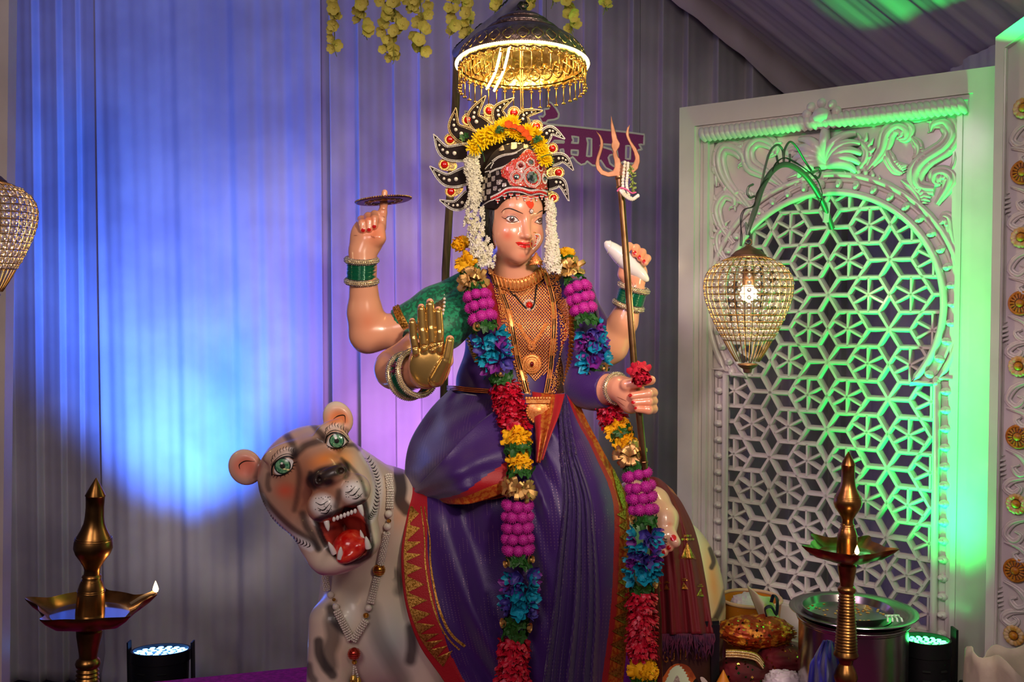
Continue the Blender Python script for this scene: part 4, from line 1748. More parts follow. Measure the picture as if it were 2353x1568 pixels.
S3 = SDF(0.0045)
S3.ell(B(1185, 745, 2.79), (0.145, 0.098, 0.16), None, 0.04)
S3.cap(B(1095, 672, 2.79), B(1310, 678, 2.82), 0.058, 0.055, 0.05)
S3.ell(B(1150, 765, 2.725), (0.07, 0.06, 0.065), None, 0.05)
S3.ell(B(1255, 770, 2.735), (0.07, 0.06, 0.065), None, 0.05)
S3.ell(B(1172, 880, 2.79), (0.152, 0.105, 0.12), None, 0.06)
S3.ell(B(1180, 1000, 2.76), (0.17, 0.13, 0.15), None, 0.06)
S3.ell(fw(0.0, 0.02, -0.16), (0.06, 0.07, 0.035), None, 0.015, True)
v2, f2 = S3.surface()
TORSO = bvh_of(v2, f2)
p3 = Paint(v2, PURPLE)
front = (v2[:, 1] < 2.80).astype(float)
p3.stroke([(1325, 640), (1318, 720), (1300, 850), (1290, 960)], 30, 2, '#a01620', 1, front)
p3.stroke([(1120, 660), (1145, 720), (1150, 760)], 24, 2, '#9c1420', 1, front)
CLOTHV = M('bodice_silk', rough=0.45, attr='Col', sheen=0.3)
link('saree_bodice', np_mesh('saree_bodice', v2, f2, p3.c), CLOTHV, god, True, 180)


def sleeve(pts, rs, mats, trim=None, nm='sleeve'):
    S4 = SDF(0.004)
    S4.chain([B(*q) for q in pts], rs, 0.02)
    a, b = Vector(B(*pts[-2])), Vector(B(*pts[-1]))
    d = (b - a).normalized()
    S4.ell(np.array(b + d * 0.07), (0.075, 0.075, 0.075), None, 0.003, True)
    v, f = S4.surface()
    sl = link(nm, np_mesh(nm, v, f), mats, god, True, 180)
    if trim:
        m = frame(b - d * 0.007, d)
        mb = MB()
        mb.lathe([(rs[-1] - 0.002, -0.012), (rs[-1] + 0.0035, -0.010), (rs[-1] + 0.0035, 0.009), (rs[-1] - 0.001, 0.012)], 32, m, False)
        for k in range(40):
            for z in (-0.006, 0.0, 0.006):
                ang = 2 * pi * (k + 0.5 * (z == 0)) / 40
                mb.ball(m @ Vector(((rs[-1] + 0.0038) * math.cos(ang), (rs[-1] + 0.0038) * math.sin(ang), z)), 0.0025, 5, 4)
        mb.build('sleeve_trim', ZARI, sl if False else god)
    return bvh_of(v, f)


SLV = sleeve([(1085, 672, 2.78), (1000, 708, 2.755), (925, 747, 2.75)], [0.066, 0.058, 0.051], GREEN, True)
SLV2 = sleeve([(1080, 700, 2.74), (1020, 752, 2.69), (962, 792, 2.645)], [0.066, 0.060, 0.053], GREEN, True)
sleeve([(1320, 690, 2.79), (1338, 800, 2.725), (1347, 888, 2.67), (1368, 895, 2.64), (1392, 896, 2.61)], [0.062, 0.058, 0.056, 0.052, 0.048], SILKP)
sleeve([(1318, 692, 2.825), (1350, 752, 2.84), (1368, 784, 2.845)], [0.064, 0.058, 0.053], SILKP)
# zari triangle with mirror studs on the green sleeve
mb = MB()
decal(mb, SLV2, [(985, 700), (1026, 672), (1020, 725), (1000, 715)], 0.002, 5)
mb.build('sleeve_motif', ZARI, god, True, 180)
mb = MB()
for pts in ([(985, 690), (1000, 680), (1020, 674)], [(1022, 680), (1021, 705), (1016, 728)]):
    studs(mb, SLV2, pts, 8.5, 0.0042, 0.002, 8, 6)
mb.build('mirror_studs', PEARL, god)


def triangles(mb, bvh, edge0, edge1, n, off=0.0022):
    """row of gold triangles between two traced edges"""
    a, b = crom(edge0, n * 2 + 1), crom(edge1, n * 2 + 1)
    for i in range(n):
        decal(mb, bvh, [tuple(a[2 * i]), tuple(a[2 * i + 2]), tuple(b[2 * i + 1])], off, 5)


def bvh_obj(o):
    me = o.data
    return BVHTree.FromPolygons([tuple(v.co) for v in me.vertices], [tuple(p.vertices) for p in me.polygons])


# hip swag, bunched to the left
def d_lap(u, v):
    return 0.016 * math.sin(9 * u + 6 * v + 1.5 * math.sin(4 * v)) * (0.3 + u) * min(1, 5 * v + 0.2) + 0.008 * math.sin(21 * u - 12 * v + 1) * min(1, 4 * v) * (1 - v) + 0.005 * math.sin(31 * u + 15 * v) * v


G = loft([[(1036, 892, 2.76), (1075, 905, 2.70), (1165, 915, 2.66)], [(985, 945, 2.72), (1050, 965, 2.60), (1168, 965, 2.60)],
          [(942, 1015, 2.70), (1040, 1030, 2.53), (1170, 1020, 2.545)], [(930, 1085, 2.68), (1040, 1085, 2.50), (1172, 1070, 2.51)],
          [(940, 1135, 2.68), (1040, 1140, 2.51), (1172, 1118, 2.505)], [(952, 1140, 2.74), (1040, 1160, 2.56), (1172, 1140, 2.53)]], 70, 60, d_lap)
lap = cloth('hip_swag', G, [SILK, CRIMS, RUST], god, 0.004, lambda u, v: (2 if u > 0.93 else 1) if u > 0.86 - 0.14 * max(0, v - 0.35) and v > 0.1 else 0)


G = loft([[(1162, 925, 2.615), (1085, 985, 2.535), (1010, 1065, 2.488), (940, 1139, 2.66)], [(1166, 1000, 2.535), (1102, 1048, 2.485), (1034, 1102, 2.468), (948, 1146, 2.655)],
          [(1170, 1070, 2.50), (1112, 1096, 2.472), (1054, 1128, 2.468), (962, 1150, 2.65)], [(1172, 1128, 2.495), (1120, 1148, 2.485), (1062, 1160, 2.485), (990, 1153, 2.65)]], 50, 60,
         lambda u, v: 0.004 * math.sin(15 * u + 6 * v) + 0.005 * math.sin(7 * v + 2))
cloth('saree_fold', G, [SILKP, CRIMS, RUST], god, 0.005, lambda u, v: (2 if u > 0.84 else 1) if u > 0.60 + 0.22 * v and v < 0.86 else 0)


# left lower drape with the temple border
def d_low(u, v):
    w_ = max(0.0, v - 0.2)
    return 0.016 * math.sin(9 * v - 9 * u + 1.2) * min(1, w_ * 3) + 0.009 * math.sin(19 * v - 13 * u * u + 1) * min(1, w_ * 2.5) + 0.004 * math.sin(14 * u)


G = loft([[(945, 1110, 2.66), (1000, 1120, 2.60), (1100, 1110, 2.58), (1240, 1110, 2.55)], [(936, 1180, 2.575), (1005, 1190, 2.55), (1105, 1190, 2.545), (1240, 1190, 2.53)],
          [(922, 1270, 2.535), (1010, 1280, 2.525), (1110, 1270, 2.53), (1240, 1270, 2.52)], [(930, 1380, 2.52), (1030, 1395, 2.505), (1120, 1400, 2.51), (1240, 1400, 2.505)],
          [(962, 1480, 2.505), (1055, 1500, 2.49), (1140, 1510, 2.495), (1240, 1510, 2.495)], [(1025, 1575, 2.49), (1090, 1590, 2.48), (1160, 1600, 2.48), (1240, 1600, 2.485)],
          [(1080, 1690, 2.49), (1130, 1700, 2.48), (1180, 1700, 2.48), (1250, 1700, 2.485)]], 120, 90, d_low)
low = cloth('skirt_drape', G, [SILK, CRIMS], god, 0.004, lambda u, v: 1 if v < 0.235 + 0.12 * max(0, u - 0.55) else 0)
LB = bvh_obj(low)
mb = MB()
E0 = [(947, 1165), (933, 1250), (932, 1300), (940, 1380), (962, 1450), (985, 1490), (1020, 1530)]
E1 = [(962, 1165), (968, 1235), (970, 1300), (982, 1380), (1002, 1440), (1022, 1475), (1046, 1500)]
E2 = [(968, 1165), (976, 1235), (978, 1300), (992, 1380), (1012, 1437), (1032, 1470), (1056, 1494)]
E3 = [(976, 1165), (988, 1235), (990, 1300), (1004, 1380), (1022, 1432), (1042, 1464), (1068, 1486)]
triangles(mb, LB, E0, E1, 13)
brush(mb, LB, E0, 6, 0.0024, 40)
mb.build('temple_border', ZARI, god, True, 180)
mb = MB()
brush(mb, LB, E2, [2, 4, 4], 0.0022, 40)
brush(mb, LB, E3, [2, 5, 7], 0.0022, 40)
mb.build('zari_band', ZARI, god, True, 180)


# front of the skirt with the fan of pleats and the right border
def d_front(u, v):
    vl = np.interp(u, [0, 0.12, 0.3, 0.5, 1], [0.66, 0.60, 0.52, 0.42, 0.16])
    vr = np.interp(u, [0, 0.12, 0.3, 0.5, 1], [0.80, 0.74, 0.66, 0.68, 0.84])
    d = 0.0
    if vl < v < vr:
        q = (v - vl) / (vr - vl)
        ph = q * 7
        r = ph % 1
        k_ = int(ph)
        d = np.interp(u, [0, 0.2, 1], [0.008, 0.022, 0.034]) * (0.7 + 0.45 * math.sin(k_ * 2.3 + 1)) * ((1 - r) ** 1.4) * min(1, r * 7) * min(1, (1 - q) * 6) + 0.004 * math.sin(9 * u + k_ * 2)
    elif v <= vl:
        k_ = min(1, (vl - v) * 6) * (1 - max(0, u - 0.55) * 1.5)
        d = 0.013 * math.sin(17 * u - 9 * v + 0.5 + 2 * math.sin(5 * v)) * k_ + 0.008 * math.sin(37 * u - 26 * v + 1.5 * math.sin(7 * u)) * k_
    else:
        d = 0.006 * math.sin(18 * v + 3 * u) * min(1, (v - vr) * 5)
    return float(d)


G = loft([[(1140, 900, 2.68), (1225, 905, 2.655), (1285, 905, 2.645), (1318, 895, 2.67)], [(1150, 970, 2.61), (1235, 970, 2.58), (1300, 970, 2.58), (1348, 965, 2.65)],
          [(1165, 1045, 2.56), (1240, 1045, 2.53), (1325, 1040, 2.54), (1385, 1035, 2.62)], [(1175, 1150, 2.53), (1260, 1155, 2.49), (1360, 1150, 2.51), (1438, 1140, 2.61)],
          [(1185, 1275, 2.51), (1270, 1280, 2.475), (1365, 1275, 2.49), (1448, 1265, 2.59)], [(1195, 1420, 2.50), (1275, 1420, 2.46), (1360, 1420, 2.47), (1446, 1420, 2.56)],
          [(1195, 1570, 2.48), (1270, 1570, 2.45), (1345, 1570, 2.46), (1432, 1570, 2.54)], [(1200, 1690, 2.48), (1275, 1690, 2.45), (1345, 1690, 2.46), (1420, 1690, 2.54)]], 150, 260, d_front)


def m_front(u, v):
    e = np.interp(u, [0, 0.25, 0.45, 0.7, 1], [0.80, 0.87, 0.86, 0.83, 0.80])
    return (1 if v < e + 0.05 else 2) if v > e else 0


fr = cloth('pleated_skirt', G, [SILK, CRIMS, RUST], god, 0.004, m_front)
FB = bvh_obj(fr)
mb = MB()
E0 = [(1436, 1170), (1443, 1260), (1440, 1350), (1436, 1450), (1428, 1562)]
E1 = [(1414, 1170), (1424, 1260), (1416, 1350), (1404, 1450), (1394, 1562)]
triangles(mb, FB, E0, E1, 14)
brush(mb, FB, [(1408, 1080), (1424, 1130), (1434, 1170)], [5, 14, 8], 0.0022, 20)
mb.build('temple_border', ZARI, god, True, 180)
# red pallu end below the pendant
G = loft([[(1222, 900, 2.615), (1262, 905, 2.605), (1298, 905, 2.612)], [(1226, 950, 2.57), (1258, 955, 2.545), (1284, 955, 2.555)], [(1230, 1005, 2.535), (1250, 1005, 2.51), (1266, 1000, 2.52)],
          [(1230, 1062, 2.515), (1238, 1064, 2.495), (1246, 1057, 2.50)]], 40, 24, lambda u, v: 0.004 * math.sin(12 * v))
cloth('pallu_end', G, [CRIMS, RUST], god, 0.003, lambda u, v: 1 if 0.25 < v < 0.7 else 0)
# gold waist cord
mb = MB()
for k in (0, 1, 2):
    mb.tube([P(x, y + 4 * k, Y) for x, y, Y in crom([(1028, 888, 2.79), (1050, 889, 2.715), (1090, 893, 2.685), (1130, 896, 2.68)], 24)], 0.0022, 6)
mb.build('waist_cord', M('copper_cord', '#c8703a', 0.3, 0.9), god)

# foot with painted nails
S5 = SDF(0.002)
S5.chain([B(1455, 1140, 2.72), B(1500, 1158, 2.68), B(1524, 1192, 2.635), B(1528, 1226, 2.61)], [0.045, 0.043, 0.037, 0.030], 0.02)
S5.ell(B(1520, 1232, 2.605), (0.03, 0.03, 0.02), None, 0.015)
for a, b, r in (((1538, 1222), (1551, 1246), 14.5), ((1524, 1236), (1539, 1260), 9.6), ((1514, 1242), (1527, 1271), 9), ((1506, 1248), (1516, 1279), 8.4), ((1498, 1252), (1507, 1286), 7.6)):
    S5.cap(B(*a, 2.598), B(*b, 2.58), r * 0.00112, r * 0.00104, 0.006)
v2, f2 = S5.surface()
FOOTB = bvh_of(v2, f2)
pf = Paint(v2, '#e2b096')
pf.blob(1535, 1260, 40, 24, 30, '#e58a68', 0.8)
pf.blob(1538, 1205, 14, 10, 0, '#e2805c', 0.6)
link('foot', np_mesh('foot', v2, f2, pf.c), SKIN, god, True, 180)
for x, y, rx, ry in ((1547, 1237, 7, 7.5), (1537, 1259, 4.5, 5), (1525, 1270, 4, 4.6), (1514, 1278, 3.4, 4.2)):
    mb = MB()
    decal(mb, FOOTB, circle(x, y, rx, ry, 14), 0.0012, 3)
    if mb.f:
        mb.build('toenail', NAIL, god, True, 180)
mb = MB()
for q in ([(1508, 1236), (1520, 1242), (1532, 1244)], [(1506, 1242), (1518, 1248), (1530, 1250)], [(1510, 1231), (1522, 1236), (1532, 1239)]):
    studs(mb, FOOTB, q, 3.2, 0.0026)
mb.build('toe_ring', M('silver', '#c9c4bd', 0.25, 1.0), god)

# ------------------------------------------------------------------ flowers shared by the garlands
MARI = M('marigold', '#ffc800', 0.7, mix='#f09a00', mscale=90, mlo=0.4, mhi=0.65)
CHRY = M('yellow_petal', '#ffe400', 0.6, mix='#ffc800', mscale=70)
ORNG = M('orange_petal', '#f0541c', 0.6, mix='#f27a2c', mscale=80)
LEAF = M('leaf_green', '#2f6a22', 0.5, mix='#17451a', mscale=60)
AMAR = M('magenta_globe', '#b4128c', 0.6, mix='#d83cb0', mscale=240, mlo=0.45, mhi=0.7)
ROSE = M('rose_red', '#c80c30', 0.5, mix='#f07a90', mscale=75, mlo=0.56, mhi=0.74)
CARN = M('carnation_red', '#d8203c', 0.6, mix='#b20c28', mscale=80)
JASM = M('jasmine_white', '#efe9d8', 0.6, mix='#d9d2ae', mscale=60)
TURQ = M('orchid_turquoise', '#14b4c0', 0.45, mix='#1a5ca8', mscale=55, mlo=0.4, mhi=0.65)
BLUV = M('orchid_blue', '#2a49a8', 0.5, mix='#5a2a86', mscale=50)
PURV = M('orchid_purple', '#6a1f7c', 0.5, mix='#8c2a9a', mscale=50)
RIB = M('gold_ribbon', '#dcae68', 0.34, 0.7, bump=0.15, bscale=120)


def rdir():
    while True:
        v = Vector((random.uniform(-1, 1), random.uniform(-1, 1), random.uniform(-1, 1)))
        if 0.05 < v.length < 1:
            return v.normalized()


def fib(n):
    return [Vector((math.sqrt(1 - z * z) * math.cos(a), math.sqrt(1 - z * z) * math.sin(a), z)) for z, a in ((1 - 2 * (i + 0.5) / n, i * 2.39996) for i in range(n))]


def ruffled(n, r, pl, pw):
    mb = MB()
    mb.ball((0, 0, 0), r * 0.72, 10, 7)
    for d in fib(n):
        t = (d.orthogonal().normalized() + rdir() * 0.5)
        mb.petal(d * r * 0.45, (d + t * 0.45 + rdir() * 0.25), t, pl * random.uniform(0.85, 1.15), pw, random.uniform(0.2, 0.5), 0.22, 0.9, 4)
    return mb


marigold_me = ruffled(190, 1.0, 0.6, 0.36).mesh('marigold')
carnation_me = ruffled(80, 1.0, 0.7, 0.6).mesh('carnation')
mb = MB()
for ring, (k, tilt, ln) in enumerate(((18, 0.15, 1.0), (16, 0.45, 0.9), (12, 0.8, 0.7), (8, 1.2, 0.5))):
    for i in range(k):
        a = 2 * pi * (i + 0.5 * ring) / k + random.uniform(-0.1, 0.1)
        d = Vector((math.cos(a) * math.cos(tilt), math.sin(a) * math.cos(tilt), math.sin(tilt)))
        mb.petal(d * 0.06, d, (0, 0, 1), ln, 0.24, 0.15, 0.12, 0.6, 4)
mb.ball((0, 0, 0.1), 0.2, 8, 6)
chrys_me = mb.mesh('chrysanthemum')
mb = MB()
mb.ball((0, 0, 0), 0.9, 14, 10)
for d in fib(90):
    mb.tube([d * 0.84, d * 1.06], [0.10, 0.03], 5)
globe_me = mb.mesh('globe')
mb = MB()
for i in range(5):
    a = 2 * pi * i / 5
    d = Vector((math.cos(a), math.sin(a), 0.35))
    mb.petal((0, 0, 0), d, (0, 0, 1), 1.0, 0.8 if i % 2 else 0.62, 0.35, 0.2, 0.35, 5)
mb.petal((0, 0, 0.05), (0.1, -0.3, 1), (0, 1, 0), 0.6, 0.4, 0.5, 0.4, 0.5, 4)
orchid_mb = mb
orchid_me = mb.mesh('orchid')
mb = MB()
for i in range(6):
    a = 2 * pi * i / 6 + random.uniform(-0.3, 0.3)
    mb.petal((0, 0, 0), (math.cos(a), math.sin(a), random.uniform(0.1, 0.6)), (0, 0, 1), random.uniform(0.8, 1.1), 0.62, -0.25, 0.18, 0.4, 5)
leaf_me = mb.mesh('leaf_sprig')
mb = MB()
for i in range(7):
    a = 2 * pi * i / 7
    d = Vector((math.cos(a), math.sin(a), random.uniform(0.1, 0.7))).normalized()
    m = frame(d * 0.5, d)
    mb.ball(d * 0.5, (0.26, 0.26, 0.55), 8, 6, m.to_3x3())
jasmine_me = mb.mesh('jasmine_bud')
mb = MB()
for k in range(9):
    a = 2 * pi * k / 9 + random.uniform(-0.2, 0.2)
    el = random.uniform(0.0, 1.1)
    d = Vector((math.cos(a) * math.cos(el), math.sin(a) * math.cos(el), math.sin(el)))
    s_ = d.cross(Vector((0, 0, 1))).normalized()
    G = []
    for t in np.linspace(0, 1, 9):
        ang = t * 2 * pi * 0.92
        c = d * (0.5 - 0.5 * math.cos(ang)) * 1.0 + Vector((0, 0, 1)).cross(s_) * 0.28 * math.sin(ang)
        G.append([c - s_ * 0.2, c, c + s_ * 0.2])
    mb.grid(G)
bow_me = mb.mesh('ribbon_bow')
mb = MB()
for k in range(3):
    a0 = k * 2.1
    G = []
    for t in np.linspace(0, 1, 8):
        a = a0 + t * 2.6
        r_ = 0.35 + 0.16 * k
        G.append([(r_ * math.cos(a), r_ * math.sin(a), 0.0), (r_ * 1.25 * math.cos(a), r_ * 1.25 * math.sin(a), 0.55 - 0.1 * k)])
    mb.grid(G)
mb.ball((0, 0, 0.15), 0.28, 8, 6)
goldrose_me = mb.mesh('ribbon_rose')


def scl(s):
    return Matrix.Diagonal((s, s, s, 1))


def spin(z, s, o):
    return frame(o, z) @ Matrix.Rotation(random.uniform(0, 2 * pi), 4, 'Z') @ scl(s)


TOCAM = Vector((0, -1, 0.0))


class Strand:
    def __init__(s, pts):
        """pts: (px, py, Y) along the garland"""
        w_ = [P(*q) for q in pts]
        s.c = crom(w_, 400)
        s.py = crom([(q[1], 0) for q in pts], 400)[:, 0]

    def at(s, y):
        i = int(np.argmin(np.abs(s.py - y)))
        i = min(max(i, 1), 398)
        return Vector(s.c[i]), Vector(s.c[i + 1] - s.c[i - 1]).normalized()


def around(st, y, r, ang):
    """point and outward direction on the rope; ang 0 faces the viewer"""
    o, t = st.at(y)
    f = (TOCAM - t * TOCAM.dot(t)).normalized()
    x = t.cross(f)
    d = f * math.cos(ang) + x * math.sin(ang)
    return o + d * r, d, t


def g_mari(par, st, y, r, n=1):
    for k in range(n):
        p_, d, t = around(st, y, 0.004, 0)
        place('marigold', marigold_me, MARI, par, spin(d, r, p_) @ Matrix.Diagonal((1, 1, 0.85, 1)), True, 180)


def g_globes(par, st, y0, y1, r):
    rows = max(3, round((y1 - y0) / 24))
    for i in range(rows):
        y = y0 + (y1 - y0) * (i + 0.5) / rows
        for k in range(5):
            a = -1.8 + 3.6 * (k + 0.5 * (i % 2)) / 4.0
            if abs(a) > 1.9:
                continue
            p_, d, t = around(st, y, r, a)
            place('amaranth_globe', globe_me, AMAR, par, spin(d, 0.0152 * random.uniform(0.92, 1.08), p_), True, 180)


def g_leaves(par, st, y, r, n=7):
    for k in range(n):
        a = -1.9 + 3.8 * k / (n - 1)
        p_, d, t = around(st, y + random.uniform(-7, 7), r * 0.75, a)
        place('leaf_sprig', leaf_me, LEAF, par, spin(d + t * random.uniform(-0.6, 0.6), 0.021, p_), True, 180)


def g_orchids(par, st, y0, y1, r, seed):
    rr_ = random.Random(seed)
    n = max(14, round((y1 - y0) / 3.6))
    for i in range(n):
        y = y0 + (y1 - y0) * (i + 0.5) / n
        a = ((i * 0.9) % 3.6) - 1.8
        p_, d, t = around(st, y, r * 0.75, a)
        m = rr_.choice([TURQ, TURQ, BLUV, PURV, TURQ, BLUV])
        me = orchid_me
        o = place('orchid', ORCH[id(m)], m, par, spin(d + t * 0.3 + rdir() * 0.55, 0.028 * rr_.uniform(0.85, 1.2), p_), True, 180)


ORCH = {}
for m in (TURQ, BLUV, PURV):
    ORCH[id(m)] = orchid_mb.mesh('orchid')


def g_rose(par, st, y0, y1, r):
    mb = MB()
    n = int((y1 - y0) * 3.6)
    for i in range(n):
        y = y0 + (y1 - y0) * i / n
        a = random.uniform(-pi, pi)
        p_, d, t = around(st, y, r * random.uniform(0.55, 0.85), a)
        dd = d + t * random.uniform(-0.7, 0.7) + rdir() * 0.5
        mb.petal(p_, dd, t + rdir() * 0.6, 0.0155, 0.0135, random.uniform(0.2, 0.9), 0.25, 0.9, 4)
    a_, b_ = st.at(y0)[0], st.at(y1)[0]
    mb.tube([st.at(y0 + (y1 - y0) * k / 6)[0] for k in range(7)], r * 0.62, 10)
    tag(mb.build('rose_petals', ROSE, par, True, 180), kind='stuff')


def g_bow(par, st, y, r):
    for a in (-0.75, 0.1, 0.9):
        p_, d, t = around(st, y + random.uniform(-6, 6), r * 0.55, a)
        place('ribbon_bow', bow_me, RIB, par, spin(d, 0.03, p_), True, 180)


def g_grose(par, st, y, r, ang):
    p_, d, t = around(st, y, r, ang)
    place('ribbon_rose', goldrose_me, RIB, par, spin(d, 0.017, p_), True, 180)


SL = Strand([(1050, 545, 2.74), (1062, 565, 2.70), (1074, 605, 2.66), (1088, 645, 2.635), (1098, 690, 2.62), (1110, 735, 2.61), (1125, 780, 2.60), (1138, 830, 2.60), (1155, 880, 2.60), (1170, 930, 2.575), (1184, 985, 2.52),
             (1190, 1030, 2.485), (1195, 1070, 2.47), (1192, 1120, 2.46), (1189, 1170, 2.46), (1190, 1225, 2.455), (1192, 1285, 2.45), (1194, 1340, 2.445), (1192, 1390, 2.44), (1185, 1440, 2.435), (1180, 1500, 2.43), (1178, 1590, 2.42)])
SR = Strand([(1290, 565, 2.76), (1300, 592, 2.72), (1312, 628, 2.68), (1328, 665, 2.66), (1342, 715, 2.65), (1355, 770, 2.645), (1364, 820, 2.64), (1375, 870, 2.635), (1392, 920, 2.63), (1412, 970, 2.61), (1432, 1010, 2.59), (1450, 1050, 2.56),
             (1466, 1095, 2.545), (1476, 1150, 2.54), (1480, 1200, 2.53), (1477, 1260, 2.52), (1474, 1320, 2.515), (1475, 1380, 2.51), (1474, 1450, 2.50), (1477, 1530, 2.49), (1480, 1600, 2.48)])
gar = thing('flower_garland', 'long thick flower garland of marigolds, orchids and roses on the goddess', 'garland', (0.05, 2.5, 0.75))
gar['_w'] = 1
R_ = 0.033
g_mari(gar, SL, 562, 0.027)
g_mari(gar, SL, 606, 0.034)
g_leaves(gar, SL, 632, 0.03, 4)
g_bow(gar, SL, 645, 0.04)
g_leaves(gar, SL, 664, 0.032, 5)
g_globes(gar, SL, 668, 742, 0.026)
g_leaves(gar, SL, 752, R_)
g_grose(gar, SL, 748, R_, 0.5)
g_orchids(gar, SL, 768, 845, 0.036, 3)
g_leaves(gar, SL, 868, R_)
g_grose(gar, SL, 856, R_, -0.1)
g_rose(gar, SL, 882, 986, 0.036)
g_mari(gar, SL, 1013, 0.041)
g_leaves(gar, SL, 1037, 0.036, 6)
g_mari(gar, SL, 1060, 0.036)
g_leaves(gar, SL, 1086, R_)
g_bow(gar, SL, 1122, 0.045)
g_globes(gar, SL, 1150, 1276, 0.028)
g_leaves(gar, SL, 1290, R_, 9)
g_grose(gar, SL, 1284, R_, -1.0)
g_grose(gar, SL, 1290, R_, 1.0)
g_orchids(gar, SL, 1312, 1408, 0.038, 5)
g_leaves(gar, SL, 1432, R_, 8)
g_leaves(gar, SL, 1454, R_, 7)
g_grose(gar, SL, 1436, R_, -1.1)
g_grose(gar, SL, 1432, R_, 1.1)
g_rose(gar, SL, 1468, 1585, 0.038)
g_mari(gar, SR, 592, 0.029)
g_leaves(gar, SR, 608, 0.028, 4)
g_bow(gar, SR, 626, 0.04)
g_leaves(gar, SR, 648, 0.03, 4)
g_globes(gar, SR, 652, 722, 0.025)
g_leaves(gar, SR, 736, R_)
g_orchids(gar, SR, 752, 838, 0.034, 8)
g_grose(gar, SR, 850, R_, -0.5)
g_grose(gar, SR, 858, R_, 0.9)
g_leaves(gar, SR, 866, 0.03)
g_rose(gar, SR, 874, 972, 0.034)
g_mari(gar, SR, 987, 0.037)
g_leaves(gar, SR, 1006, 0.034, 5)
g_mari(gar, SR, 1022, 0.034)
g_bow(gar, SR, 1052, 0.04)
g_leaves(gar, SR, 1072, 0.03, 6)
g_globes(gar, SR, 1078, 1184, 0.027)
g_leaves(gar, SR, 1196, R_, 8)
g_grose(gar, SR, 1192, R_, 1.0)
g_orchids(gar, SR, 1216, 1330, 0.036, 9)
g_leaves(gar, SR, 1348, R_, 7)
g_grose(gar, SR, 1340, R_, -1.0)
g_rose(gar, SR, 1360, 1508, 0.036)
g_mari(gar, SR, 1540, 0.04)
g_leaves(gar, SR, 1565, R_, 6)

# jasmine strings hanging from the crown
def jasmine(path, wd, n, label, nm='jasmine_string'):
    w_ = [P(*q[:3]) for q in path]
    t0 = thing(nm, label, 'flower string', tuple(w_[-1]))
    c = crom(w_, 200)
    mb = MB()
    mb.tube([Vector(q) for q in c[::8]], 0.004, 6)
    mb.build('thread', LEAF, t0)
    rest = MB()
    for i in range(n):
        k = int(199 * (i + random.random()) / n)
        wdk = np.interp(k / 199, np.linspace(0, 1, len(wd)), wd) * 0.00117
        d = Vector((math.cos(i * 2.4), -abs(math.sin(i * 2.4)), random.uniform(-0.4, 0.4)))
        o = Vector(c[k]) + Vector((d.x, d.y * 0.7, 0)) * wdk * 0.5 * random.uniform(0.25, 1)
        s_ = random.uniform(0.0085, 0.0125)
        if i < 98:
            place('jasmine_bud', jasmine_me, JASM, t0, spin(d, s_, o), True, 180)
        else:
            q = MB()
            q.v, q.f, q.m = [tuple(v.co) for v in jasmine_me.vertices], [tuple(f_.vertices) for f_ in jasmine_me.polygons], [0] * len(jasmine_me.polygons)
            rest.merge(q, spin(d, s_, o))
    if rest.f:
        tag(rest.build('jasmine_buds', JASM, t0, True, 180), kind='stuff')


jasmine([(1088, 352, 2.70), (1083, 385, 2.69), (1092, 425, 2.685), (1093, 465, 2.68), (1090, 505, 2.675), (1100, 550, 2.665), (1108, 585, 2.655), (1116, 612, 2.65)], [26, 34, 30, 44, 50, 56, 58, 34], 175,
        'thick white jasmine string hanging from the crown beside the dark hair')
jasmine([(1264, 462, 2.665), (1266, 500, 2.665), (1268, 545, 2.655), (1266, 575, 2.645), (1270, 602, 2.635), (1277, 626, 2.635)], [12, 14, 22, 34, 40, 28], 100,
        'shorter jasmine string hanging past the gold earring and nose ring')

# ------------------------------------------------------------------ crown
VELV = M('dark_velvet', '#1a0709', 0.85)
STONE = M('white_stones', '#f6efe6', 0.15, 0.25, coat=0.8)
GSTONE = M('gold_stones', '#f0d098', 0.2, 0.5, coat=0.4)
REDG = M('red_gem', '#d2160c', 0.08, coat=1.0, spec=0.8)
DRED = M('dark_red_gem', '#6a0a10', 0.08, coat=1.0)
CRYS = M('clear_gem', '#b8c4c2', 0.04, 0.75, mix='#38504a', mscale=90, mlo=0.45, mhi=0.55, coat=1.0)
REDST = M('red_stones', '#c8281a', 0.2, 0.2, mix='#e8705a', mscale=380, mlo=0.5, mhi=0.62, coat=0.5, bump=0.6, bscale=400)
SILC = M('silver_stonework', '#cfc6bb', 0.25, 0.9, bump=0.8, bscale=330)
Z1 = lambda *a: [(950 + x * 0.28694, 200 + y * 0.28699) for x, y in a]
crown = thing('crown', 'dark velvet crown with flame shaped rays, red gems and pearls on the goddess', 'crown', (0.0, 2.72, 1.98))
YC = 2.735
mb = MB()
slab(mb, smooth_loop(Z1((545, 980), (440, 900), (420, 720), (430, 560), (500, 420), (620, 320), (760, 280), (900, 310), (1010, 400), (1090, 540), (1120, 700), (1110, 860), (1110, 1000), (1080, 1080), (1060, 900), (1000, 760), (600, 760)), 60), [],
     lambda x, y, d: P(x, y, YC + d), 0.012)
mb.build('back_plate', VELV, crown, True, 30)
RAYS = [(((450, 880), (340, 950), (205, 905)), 120), (((430, 710), (270, 745), (128, 635)), 150), (((430, 525), (255, 520), (160, 380)), 150), (((470, 420), (330, 330), (338, 168)), 150),
        (((560, 330), (480, 230), (578, 70)), 140), (((705, 285), (680, 180), (805, 88)), 120), (((880, 310), (890, 220), (1038, 190)), 112), (((1035, 420), (1100, 350), (1213, 416)), 110),
        (((1110, 585), (1205, 575), (1284, 672)), 100), (((1085, 775), (1185, 770), (1244, 915)), 105), (((1075, 960), (1122, 985), (1108, 1100)), 60)]
